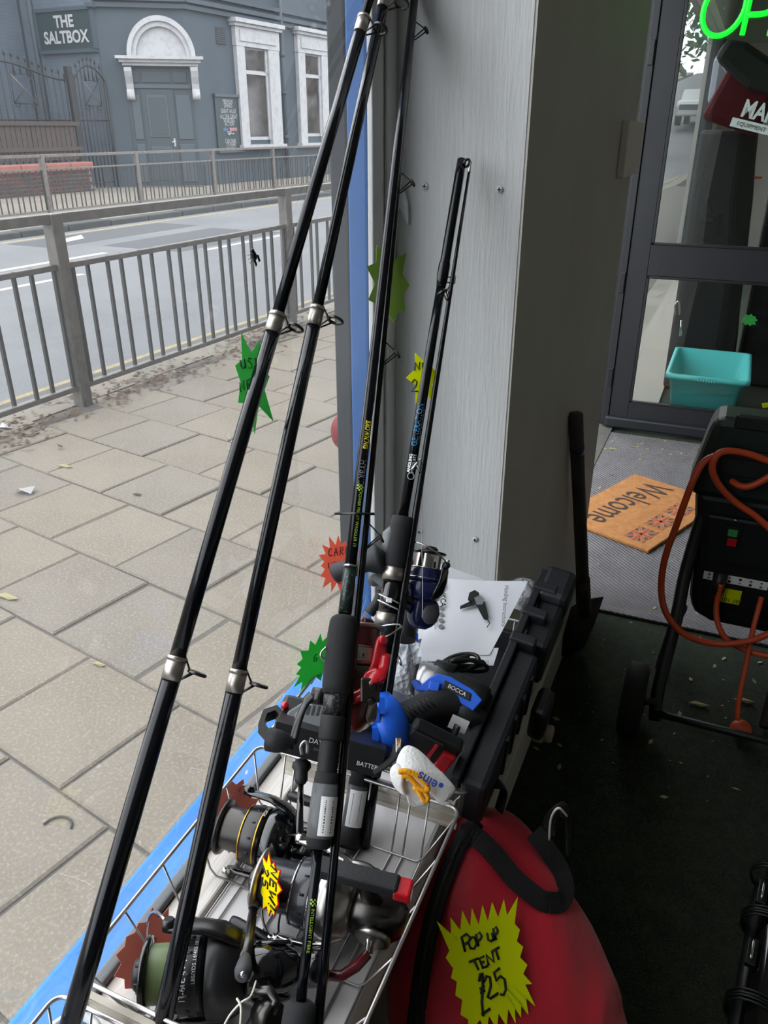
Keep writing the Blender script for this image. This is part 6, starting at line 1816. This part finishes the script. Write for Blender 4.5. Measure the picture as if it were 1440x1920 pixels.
zp = [(778, 1930), (790, 1830), (806, 1745), (832, 1655), (866, 1575), (895, 1540)]
zpts = smooth_pts([onbag(x, y, .003) for x, y in zp], 6)
MB().tube(zpts, .011, 8, flat=.22).build('zip_tape', 'webbing', tent)
mb = MB()
for i in range(len(zpts) - 1):
    for k in range(6):
        p = lerp(zpts[i], zpts[i + 1], k / 6.0) + TN * .0028; d_ = (zpts[i + 1] - zpts[i]).normalized(); sd = d_.cross(TN)
        mb.tube([p - sd * .0042, p + sd * .0042], .0011, 4)
tag(mb.build('zip_teeth', 'gunmetal', tent), kind='stuff')
def web(pts, w=.013, name='strap', lift=.004):
    q = smooth_pts([onbag(x, y, lift) for x, y in pts], 5); rings = []
    for i, p in enumerate(q):
        d_ = (q[min(i + 1, len(q) - 1)] - q[max(i - 1, 0)]).normalized(); sd = d_.cross(TN).normalized()
        rings.append([p - sd * w, p + sd * w, p + sd * w + TN * .002, p - sd * w + TN * .002])
    MB().loft(rings, smooth=False).build(name, 'webbing', tent)
web([(862, 1562), (890, 1568), (925, 1600), (965, 1648), (1010, 1685), (1030, 1692)])
web([(1030, 1692), (1052, 1690), (1060, 1668), (1050, 1630), (1020, 1585), (1000, 1560)], lift=.006)
for pts in ([(1030, 1572, .010), (1032, 1540, .05), (1048, 1518, .08), (1064, 1530, .06), (1066, 1600, .02)], [(905, 1520, .012), (908, 1480, .05), (930, 1468, .07), (945, 1480, .05), (935, 1520, .02)]):
    MB().tube(smooth_pts([tp(x, y, surf_c(x, y) + o_) for x, y, o_ in pts], 5), .010, 8, flat=.25).build('carry_loop', 'webbing', tent)
MB().tube(smooth_pts([tp(1030, 1575, .032), tp(1033, 1535, .066), tp(1047, 1515, .088), tp(1063, 1530, .07)], 5), .0016, 6).build('cord', 'line_clear', tent)
# price star on the bag
sc0 = onbag(908, 1805, .012)
sx_ = (tp(960, 1790) - tp(860, 1822)); sy_ = tp(890, 1720) - tp(930, 1900)
fs0 = Fr(sc0, sx_, sy_)
stxy = [(819, 1727), (846, 1753), (845, 1720), (863, 1747), (867, 1708), (882, 1738), (885, 1703), (898, 1735), (905, 1697), (915, 1728), (923, 1692), (935, 1722), (945, 1686), (951, 1717), (971, 1682), (965, 1732), (975, 1743), (969, 1765), (981, 1775), (975, 1795), (989, 1809), (981, 1826), (998, 1845), (985, 1846), (1004, 1887), (986, 1870), (991, 1903), (977, 1879), (977, 1908), (965, 1886), (967, 1919), (953, 1892), (950, 1924), (935, 1900), (932, 1930), (917, 1905), (912, 1935), (900, 1912), (879, 1940), (878, 1912), (864, 1903), (867, 1875), (854, 1867), (857, 1841), (846, 1834), (850, 1816), (836, 1796), (843, 1783)]
st = thing('price_star', 'yellow star card reading POP UP TENT on the red bag', 'price tag', onbag(908, 1900, .01))
pl = [PP(x, y, sc0, fs0.z) for x, y in stxy]; m = len(pl)
mb = MB(); mb.add(pl + [sc0], [(i, (i + 1) % m, m) for i in range(m)]); mb.add([p - fs0.z * .0008 for p in pl] + [sc0 - fs0.z * .0008], [((i + 1) % m, i, m) for i in range(m)])
mb.build('card', 'star_yellow', st)
def pen(strokes, r=.0016):
    mb = MB()
    for s in strokes: mb.tube([PP(x, y, sc0 + fs0.z * .0001, fs0.z) for x, y in s], r, 6)
    mb.build('handwriting', 'print_black', st)
pen([[(872, 1784), (865, 1757), (874, 1751), (881, 1757), (879, 1766), (869, 1771)],
     [(884, 1757), (878, 1767), (882, 1778), (889, 1779), (893, 1769), (890, 1758), (884, 1757)],
     [(897, 1774), (892, 1752), (899, 1748), (903, 1755), (900, 1762), (895, 1764)],
     [(913, 1749), (915, 1762), (921, 1765), (925, 1758), (922, 1748), (926, 1764)],
     [(930, 1762), (924, 1741), (930, 1738), (933, 1744), (931, 1751), (926, 1753)]])
pen([[(879, 1804), (897, 1797)], [(889, 1801), (897, 1818)], [(908, 1793), (898, 1797), (905, 1815), (914, 1811)], [(901, 1806), (908, 1803)],
     [(916, 1810), (911, 1790), (926, 1804), (922, 1783)], [(922, 1784), (936, 1776)], [(929, 1779), (935, 1799)]])
pen([[(898, 1840), (900, 1826), (904, 1824), (905, 1850), (903, 1880), (906, 1905), (903, 1902), (919, 1891)], [(899, 1855), (908, 1848)], [(900, 1862), (909, 1857)],
     [(906, 1842), (912, 1830), (918, 1832), (920, 1848), (914, 1870), (919, 1872), (934, 1862)],
     [(937, 1815), (926, 1824), (930, 1838), (938, 1830), (946, 1836), (948, 1855), (944, 1865), (938, 1864)]], .0018)

# ------------------------------------------------------------------ entrance: ribbed matting, coir mat, crumbs
mt_ = MB().box(-.555, 1.4, 2.37, 4.10, .0, .008).build('entrance_matting', 'mat_grey')
tag(mt_, 'grey ribbed entrance matting inside the doorway', 'matting')
eb = MB().box(-.29, 1.4, 2.335, 2.372, .0, .011); tag(eb.build('edge_strip', 'mat_grey', bevel=.003), 'grey metal edge strip between green carpet and ribbed matting', 'edge strip')
c0_, c1_, c2_ = PZ(1215, 1038, .01), PZ(1190, 893, .01), PZ(1295, 985, .01)
exm = (c2_ - c0_); exm.z = 0; exm.normalize(); eym = V((-exm.y, exm.x, 0))
W_m, H_m = .60, .42
dm = thing('door_mat', 'tan coir doormat with dark Welcome lettering and small flags', 'doormat', c0_ + exm * .3 + eym * .2)
fm = Fr(V((c0_.x, c0_.y, .009)), exm, eym)
d1_ = fm.loc(c1_); W_m, H_m = max(.5, d1_.x * 1.0 + .0), d1_.y
MB(fm).box(0, W_m, 0, H_m, 0, .014).build('mat', 'coir', dm, bevel=.004)
write(dm, 'Welcome', Fr(fm.p(W_m * .52, H_m * .66, .0145), -fm.x, -fm.y), .19, 'coir_black', lift=.001, sx=.68)
for k in range(3):
    fx = Fr(fm.p(.10 + k * .155, H_m * .21, .0145), fm.x, fm.y)
    fl_ = MB(fx).box(-.062, .062, -.042, .042, 0, .0006).build('flag_patch', 'coir', dm)
    mb = MB(fx)
    for sx in (-1, 1):
        for sy in (-1, 1):
            mb.add([(sx * .014, sy * .038, .0012), (sx * .042, sy * .038, .0012), (sx * .014, sy * .02, .0012)], [(0, 1, 2)])
            mb.add([(sx * .058, sy * .03, .0012), (sx * .058, sy * .012, .0012), (sx * .03, sy * .012, .0012)], [(0, 1, 2)])
    mb.build('flag_blue', 'coir_blue', fl_)
    mb = MB(fx); mb.box(-.006, .006, -.042, .042, .0008, .0016); mb.box(-.062, .062, -.005, .005, .0008, .0016)
    for sx in (-1, 1):
        for sy in (-1, 1): mb.add([(sx * .006, sy * .006, .0014), (sx * .06, sy * .038, .0014), (sx * .06, sy * .042, .0014), (sx * .054, sy * .042, .0014)], [(0, 1, 2, 3)])
    mb.build('flag_red', 'coir_red', fl_)
mb = MB(); r = random.Random(21)
for k in range(420):
    x, y = r.uniform(-.28, 1.0), r.choice((r.uniform(1.55, 2.34), r.uniform(2.36, 4.1), r.gauss(3.95, .08)))
    if y > 2.36: x = r.uniform(-.5, .6)
    c = V((x, y, .010 if y > 2.36 else .003)); a = r.uniform(0, 6.28); L = r.choice((.003, .004, .006, .012)); u = V((math.cos(a), math.sin(a), r.uniform(-.1, .3))); w = V((-math.sin(a), math.cos(a), .2))
    mb.add([c - u * L, c + w * L * .45, c + u * L, c - w * L * .45], [(0, 1, 2, 3)])
tag(mb.build('floor_crumbs', 'leaf_pale'), 'pale crumbs and leaf bits scattered on carpet and matting', 'crumbs', kind='stuff')
for (x, y, la) in ((1310, 1322, 'pale round leaf on the green carpet under the machine'), (1150, 843, 'pale leaf on the matting by the door foot'), (1395, 1315, 'dry curled leaf on the green carpet near the right edge')):
    scrap('fallen_leaf', x, y, leafp, 'leaf_pale', la, 'leaf', .55)
th_ = MB().box(-.60, -.45, 2.36, 4.2, -.02, .012); struct(th_.build('trim_13', 'kerb'))

# ------------------------------------------------------------------ spade leaning on the pier
sd0, sd1 = PY(1079, 778, 1.80), V((-.235, 2.02, .22))
sv = thing('spade', 'dark long-handled spade leaning on the pier side', 'spade', V((-.22, 2.05, 0)))
MB().tube([sd0 + V((0, 0, .005)), sd0, lerp(sd0, sd1, .04), lerp(sd0, sd1, .3), sd1], [.006, .0175, .0175, .0165, .018], 14).build('handle', 'wood_dark', sv)
MB().tube([lerp(sd0, sd1, .14), lerp(sd0, sd1, .17)], .0180, 14).build('band', 'blue_dark', sv)
MB().tube([lerp(sd0, sd1, .85), sd1 + (sd1 - sd0) * .08], [.020, .022], 14).build('socket', 'shovel_steel', sv)
fsd = Fr(sd1 + (sd1 - sd0) * .05, V((.6, .75, 0)), sd0 - sd1)
MB(fsd).loft([[(-.06, .03, .004), (0, .03, -.008), (.06, .03, .004), (.06, .03, .007), (0, .03, -.004), (-.06, .03, .007)], [(-.058, -.08, .002), (0, -.08, -.006), (.058, -.08, .002), (.058, -.08, .005), (0, -.08, -.003), (-.058, -.08, .005)], [(-.045, -.17, 0), (0, -.19, -.002), (.045, -.17, 0), (.045, -.17, .003), (0, -.19, .001), (-.045, -.17, .003)]]).build('blade', 'shovel_steel', sv)

# ------------------------------------------------------------------ garden shredder with orange cable
MY = 2.02
sh_ = thing('garden_shredder', 'dark green and black garden shredder with red and green switch', 'garden machine', (.24, MY, 0))
def my(x, y, v=MY): q = PY(x, y, v); return q.x, q.z
fsr = Fr((0, MY, 0), (1, 0, 0), (0, 0, 1))          # z = towards the camera side (-y)
zs_ = 1.0
XM = .265                                           # middle of the machine
def sym(pts): return pts + [(2 * XM - a, b) for a, b in pts[::-1]]
top = sym([my(1296, 925), my(1294, 895), my(1330, 805), my(1345, 778)])
MB(fsr).prism(top, -.11, .02).build('hopper', 'machine_green', sh_, bevel=.02)
rim_ = sym([my(1306, 900), my(1338, 792), my(1352, 766)])
MB(fsr).prism(sym([my(1352, 852), my(1368, 835)] )[:2] + [(2 * XM - my(1368, 835)[0], my(1368, 835)[1]), (2 * XM - my(1352, 852)[0], my(1352, 852)[1])], .015, .026).build('recess_lip', 'machine_black', sh_, bevel=.004)
MB(fsr).prism(sym([my(1345, 885), my(1350, 850), my(1362, 835)]), .010, .0215).build('feed_recess', 'machine_black', sh_, bevel=.006)
MB(fsr).prism(sym([my(1375, 800), my(1382, 772)]), .010, .0215).build('top_recess', 'machine_black', sh_, bevel=.006)
MB(fsr).prism([my(1428, 752), my(1440, 751), my(1446, 757), my(1430, 760)], .018, .024).build('warning_label', 'star_yellow', sh_)
body = sym([my(1330, 1168), my(1298, 1150), my(1292, 1120), my(1302, 1000), my(1303, 920)])
MB(fsr).prism(body, -.26, .0).build('housing', 'machine_black', sh_, bevel=.02)
MB(fsr).prism(sym([my(1318, 1130), my(1326, 960)]), -.01, .012).build('front_panel', 'machine_black', sh_, bevel=.008)
def mrect(x0, y0, x1, y1, c0, c1, name, mat, par=sh_, bev=.001):
    a = my(x0, y0); b = my(x1, y1); return MB(fsr).box(a[0], b[0], b[1], a[1], c0, c1).build(name, mat, par, bevel=bev)
sw = mrect(1363, 980, 1384, 1020, .010, .020, 'switch_box', 'black_plastic')
mrect(1367, 985, 1382, 1000, .020, .026, 'green_button', 'star_green', sw); mrect(1365, 1002, 1380, 1018, .020, .026, 'red_button', 'red_gloss', sw)
MB(fsr).lathe([(.012, .006), (.017, .005), (.018, .002)], 10, o=(my(1379, 972)[0], my(1379, 972)[1], 0), ax=(0, 0, 1)).build('bolt', 'chrome', sh_)
lab = mrect(1321, 1066, 1438, 1103, .010, .0135, 'warning_strip', 'label_white')
la_, lb_ = my(1321, 1066), my(1438, 1103)
for k in range(6):
    for j in range(2):
        xa = la_[0] + (lb_[0] - la_[0]) * (.03 + k * .162); za = lb_[1] + (la_[1] - lb_[1]) * (.12 + j * .44)
        wx, wz = (lb_[0] - la_[0]) * .045, (la_[1] - lb_[1]) * .16
        MB(Fr((xa + wx * 1.3, MY - .0135, za + wz), (1, 0, 0), (0, 0, 1))).lathe([(0, wz), (.0006, wz)], 3 if (k + j) % 3 == 0 else 12, ax=(0, 0, 1)).build('pictogram', 'print_grey' if (k + j) % 2 else 'print_black', lab)
yl = mrect(1352, 1097, 1386, 1130, .010, .0142, 'noise_label', 'star_yellow')
q = my(1369, 1121); write(yl, '101 dB', Fr((q[0], MY - .0145, q[1]), (1, 0, 0), (0, 0, 1)), .016, 'print_black', lift=.0005)
mrect(1350, 1046, 1440, 1062, .005, .03, 'socket_hood', 'black_plastic', sh_, .004)
pl0 = my(1352, 1068); MB(fsr).lathe([(0, .018), (.05, .017), (.075, .011)], 14, o=(pl0[0], pl0[1] + .01, .03), ax=(0, -1, .1)).build('plug', 'black_plastic', sh_)
# stand
lg0 = V((my(1296, 1060)[0] - .01, MY - .02, my(1296, 1060)[1]))
def leg(pts, r, name='leg'): MB().tube(smooth_pts(pts, 4), r, 12).build(name, 'machine_black', sh_)
leg([lg0 + V((.02, .05, .2)), lg0, PY(1268, 1160, MY - .10), PY(1235, 1290, MY - .20), PY(1228, 1350, MY - .24)], .0165)
mir = lambda p: V((2 * XM - p.x, p.y, p.z))
leg([mir(p) for p in [lg0 + V((.02, .05, .2)), lg0, PY(1268, 1160, MY - .10), PY(1235, 1290, MY - .20), PY(1228, 1350, MY - .24)]], .0165)
ax0 = PY(1220, 1335, MY - .24); ax1 = mir(ax0)
MB().tube([ax0, ax1], .010, 12).build('axle', 'machine_black', sh_)
for p, sg in ((PY(1185, 1325, MY - .24), -1), (mir(PY(1185, 1325, MY - .24)), 1)):
    w_ = MB().lathe([(-.026, .03), (-.028, .085), (-.02, .1), (.02, .1), (.028, .085), (.026, .03)], 28, o=(p.x, p.y, .102), ax=(1, 0, 0)).build('wheel', 'tyre', sh_)
    MB().lathe([(-.03, .028), (.03, .028)], 16, o=(p.x, p.y, .102), ax=(1, 0, 0)).build('hub', 'machine_black', w_)
    MB().tube([(p.x, p.y, .102), (p.x - sg * .06, p.y, .112)], .010, 10).build('axle_stub', 'machine_black', sh_)
for p in (PZ(1236, 1262, .0), PZ(1432, 1372, .0)):
    q = p + V((.015, .12, 0)); MB().tube([V((p.x, p.y, .014)), V((q.x, q.y, .10)), V((q.x + .01, MY - .06, .30))], .015, 12).build('foot_tube', 'shovel_steel', sh_)
# orange cable
cbl = thing('extension_cable', 'orange power cable draped in loops over the garden shredder', 'cable', (.1, MY - .08, .01))
def cable(pts, mat='cable_orange', r=.0085): MB().tube(smooth_pts([PY(x, y, v) for x, y, v in pts], 6), r, 10).build('cable_run', mat, cbl)
cable([(1340, 855, MY - .06), (1318, 868, MY - .07), (1298, 905, MY - .08), (1272, 975, MY - .08), (1246, 1050, MY - .09), (1240, 1110, MY - .10), (1252, 1155, MY - .12), (1285, 1190, MY - .13), (1340, 1207, MY - .13), (1400, 1203, MY - .13), (1450, 1185, MY - .13)])
cable([(1450, 868, MY - .04), (1400, 850, MY - .05), (1360, 846, MY - .06), (1341, 858, MY - .07), (1336, 882, MY - .07), (1350, 912, MY - .06), (1380, 942, MY - .05), (1420, 970, MY - .05), (1452, 1000, MY - .05)])
cable([(1372, 902, MY - .03), (1390, 912, MY - .05), (1412, 910, MY - .05), (1450, 890, MY - .05)])
cable([(1352, 1095, MY - .045), (1344, 1130, MY - .05), (1345, 1165, MY - .08), (1362, 1198, MY - .10), (1400, 1220, MY - .11), (1450, 1232, MY - .12)], r=.0075)
cable([(1428, 1120, MY - .05), (1412, 1180, MY - .10), (1398, 1250, MY - .14), (1386, 1310, MY - .18), (1382, 1350, MY - .20)], r=.0065)
q = PZ(1388, 1372, .02)
MB().ball(V((q.x, q.y, .028)), .028, 14, 10, (1.0, .9, .9)).build('plug', 'cable_orange', cbl)

# ------------------------------------------------------------------ behind the open door
BY = 4.30
tt = thing('storage_tub', 'turquoise plastic storage tub behind the door glass', 'storage tub', (-.03, BY + .15, 0))
def ty(x, y, v): q = PY(x, y, v); return V(q)
fl0, fr0 = ty(1250, 705, BY), ty(1405, 715, BY)
x0, x1, zt_ = fl0.x, fr0.x, fl0.z + .012
dpt = .60
def rect_ring(xa, xb, ya, yb, z, r=.03):
    out = []
    for (cx, cy, a) in ((xb - r, yb - r, 0), (xa + r, yb - r, 90), (xa + r, ya + r, 180), (xb - r, ya + r, 270)):
        for k in range(4): an = math.radians(a + 30 * k); out.append(V((cx + r * math.cos(an), cy + r * math.sin(an), z)))
    return out
zt_ = fl0.z + .01
MB().loft([rect_ring(x0 + .06, x1 - .06, BY + .05, BY + dpt - .04, .004), rect_ring(x0 + .055, x1 - .055, BY + .045, BY + dpt - .035, .01), rect_ring(x0 + .012, x1 - .012, BY + .012, BY + dpt, zt_ - .02), rect_ring(x0 - .008, x1 + .008, BY - .006, BY + dpt + .012, zt_ - .02), rect_ring(x0 - .008, x1 + .008, BY - .006, BY + dpt + .012, zt_ + .004), rect_ring(x0 + .014, x1 - .014, BY + .014, BY + dpt - .004, zt_ + .004), rect_ring(x0 + .058, x1 - .058, BY + .05, BY + dpt - .04, .02)], caps=True).build('tub', 'turquoise', tt)
xm_ = (x0 + x1) / 2
MB().tube([(xm_ - .09, BY + .018, .0), (xm_ - .085, BY + .014, .10), (xm_ - .075, BY + .013, .115), (xm_ + .075, BY + .013, .115), (xm_ + .085, BY + .014, .10), (xm_ + .09, BY + .018, .0)], .004, 6).build('raised_frame', 'turquoise', tt)
for k in range(7): MB().box(xm_ - .045 + k * .013, xm_ - .038 + k * .013, BY - .010, BY - .004, zt_ - .018, zt_ + .002).build('grip_rib', 'turquoise', tt)
bk_ = MB(); bk_.prism([(0, 0), (.09, 0), (.11, .07), (.06, .05), (.02, .055)], 0, .03)
bk_.fr = None
o_ = MB(Fr((xm_ + .05, BY + .2, .06), (1, 0, 0), (0, 0, 1))).prism([(0, 0), (.10, 0), (.13, .13), (.06, .10), (.02, .11)], 0, .05).build('dark_tool', 'black_plastic', bevel=.006)
tag(o_, 'dark grey tool standing in the turquoise tub', 'tool')
o_ = MB(Fr((x0 + .08, BY + .2, .06), (1, 0, 0), (0, 0, 1))).prism([(0, 0), (.05, 0), (.05, .04), (.02, .06), (.0, .17), (-.015, .17), (-.005, .04)], 0, .04).build('dark_tool', 'black_plastic', bevel=.004)
tag(o_, 'thin black tool leaning at the left in the turquoise tub', 'tool')
# big black bag, red holdall, helmet
bb = thing('black_sack', 'tall dark brown sack standing behind the door', 'sack', (-.1, 5.12, 0))
a0_, a1b = ty(1300, 230, 4.8), ty(1395, 300, 4.8)
rings = []
for (z, xa, xb) in ((.0, -.28, .10), (.3, -.29, .09), (.7, -.285, .06), (1.1, -.285, .02), (1.44, -.295, -.0)):
    rings.append([V((x + .012 * math.sin(z * 9 + i), y, z)) for i, (x, y) in enumerate(((xa, 5.06), (xa + .1, 5.0), (xb - .08, 5.0), (xb, 5.06), (xb, 5.25), (xa, 5.25)))])
MB().loft(rings, smooth=False).build('sack_body', 'bag_black', bb, bevel=.02)
rb = thing('red_holdall', 'dark red holdall with white lettering behind the door glass', 'bag', (.08, 4.72, 1.36))
quad = [ty(1312, 222, 4.74), ty(1420, 258, 4.70), ty(1475, 120, 4.72), ty(1368, 122, 4.76)]
mb = MB(); n_ = (quad[1] - quad[0]).cross(quad[3] - quad[0]).normalized(); n_ = n_ if n_.y > 0 else -n_
mb.add(quad + [p + V((0, .2, 0)) for p in quad], [(0, 1, 2, 3), (7, 6, 5, 4), (0, 4, 5, 1), (1, 5, 6, 2), (2, 6, 7, 3), (3, 7, 4, 0)])
mb.build('bag_body', 'red_bag', rb, bevel=.03)
exb = (ty(1436, 226, 4.70) - ty(1390, 215, 4.715)); q0 = ty(1420, 210, 4.688)
fr_b = Fr(q0, exb, V((.12, 0, 1)))
write(rb, 'MAK', Fr(fr_b.p(.012, .0, .004), fr_b.x, fr_b.y), .105, 'print_white', lift=.003, bold=.003, sx=.75)
MB(fr_b).box(-.10, .09, -.085, -.045, .001, .004).build('name_bar', 'print_white', rb)
write(rb, 'EQUIPMENT', Fr(fr_b.p(0, -.066, .005), fr_b.x, fr_b.y), .026, 'red_bag', lift=.001)
hd = thing('dark_jacket', 'black hooded jacket hanging over the red holdall', 'jacket', (.05, 4.72, 1.6))
quad = [ty(1338, 108, 4.66), ty(1362, 72, 4.66), ty(1400, 78, 4.66), ty(1460, 118, 4.64), ty(1460, 185, 4.64), ty(1400, 165, 4.65), ty(1372, 140, 4.66)]
f_j = Fr(quad[0], (1, 0, 0), (0, 0, 1)); mb = MB(f_j); mb.prism([(lambda q: (q.x, q.y))(f_j.loc(p)) for p in quad], -.16, .0); mb.build('cloth', 'bag_black', hd, bevel=.03)
hl = thing('grey_case', 'light grey moulded case with a chrome clasp behind the bags', 'case', (-.1, 4.95, 1.2))
q0, q1 = ty(1338, 190, 4.9), ty(1362, 110, 4.9)
MB().box(q0.x - .03, q1.x + .06, 4.86, 4.98, q0.z - .02, q1.z + .02).build('shell', 'helmet_grey', hl, bevel=.03)
MB().tube([ty(1352, 118, 4.84), ty(1358, 128, 4.84), ty(1366, 142, 4.84), ty(1358, 156, 4.84)], .006, 8).build('clasp', 'chrome', hl)
dk = MB().box(.11, .55, 5.30, 5.5, .0, 1.5); tag(dk.build('dark_cabinet', 'bag_black', bevel=.02), 'black cabinet standing right of the sack behind the door', 'cabinet')
og = thing('warning_tag', 'small orange strip on the black cabinet behind the door', 'tag', ty(1420, 333, 5.29)); q = ty(1420, 333, 5.295)
MB().box(q.x - .025, q.x + .025, 5.29, 5.30, q.z - .006, q.z + .006).build('strip', 'orange_glow', og)
gb = thing('green_brush_tag', 'small bright green tag hanging behind the lower door pane', 'tag', ty(1405, 600, 4.6)); q = ty(1405, 600, 4.60)
MB(Fr(q, (1, 0, 0), (0, 0, 1))).prism(star_outline(.075, .06, 9, .25, 2), -.001, .001).build('card', 'star_green', gb)
bd = MB().box(.6, .75, 4.4, 9.3, 0, 2.2); tag(bd.build('dark_partition', 'wall_room'), 'dark partition far behind the open door', 'partition')
for (x, y0_, y1_) in ((1262, 575, 640), ):
    ck = thing('padlock', 'silver padlock hanging on a dark post behind the lower pane', 'padlock', ty(x + 8, 640, 4.5))
    MB().tube(smooth_pts([ty(1266, 590, 4.5), ty(1266, 572, 4.5), ty(1273, 566, 4.5), ty(1274, 590, 4.5)], 4), .004, 7).build('shackle', 'chrome', ck)
    MB().tube([ty(1278, 600, 4.5), ty(1276, 630, 4.5)], [.006, .007], 8).build('chain', 'chrome', ck)

# ------------------------------------------------------------------ black folded stand lying on the carpet, lower right
s0_, s1_ = PZ(1418, 1960, .036), PZ(1474, 1600, .036)
tb = thing('folded_stand', 'black folded stand of tubes bound with wire at the lower right', 'stand', V((s0_.x, s0_.y, 0)))
Q = lambda t: lerp(s0_, s1_, t)
MB().tube([Q(-.3), Q(-.28), Q(1.0), Q(1.02)], [.028, .033, .033, .028], 18).build('main_tube', 'black_gloss', tb)
dS = (s1_ - s0_).normalized(); nS = V((-dS.y, dS.x, 0)); nS = nS if nS.x < 0 else -nS
MB().tube([Q(-.3) + nS * .030 - V((0, 0, .016)), Q(.75) + nS * .030 - V((0, 0, .016))], .018, 14).build('side_tube', 'black_plastic', tb)
for t_ in (.10, .13, .52, .55, .80):
    c = Q(t_) + nS * .010
    for k in range(2):
        MB().tube([c + dS * (k * .008) + nS * (math.cos(a) * .050) + V((0, 0, math.sin(a) * .0355)) + dS * (.005 * math.sin(a)) for a in [2 * math.pi * i / 20 for i in range(20)]], .0022, 5, closed=True).build('wire_tie', 'black_plastic', tb)
for t_ in (.34, .66):
    p = Q(t_) + nS * .034 + V((0, 0, .026))
    MB().tube(smooth_pts([p + dS * .022, p + dS * .018 + V((0, 0, .010)), p - dS * .016 + V((0, 0, .010)), p - dS * .02], 4), .0032, 7).build('clip', 'chrome', tb)
    MB(Fr(p, dS, nS)).box(-.03, .03, -.010, .008, -.008, .004).build('clip_block', 'black_plastic', tb, bevel=.002)
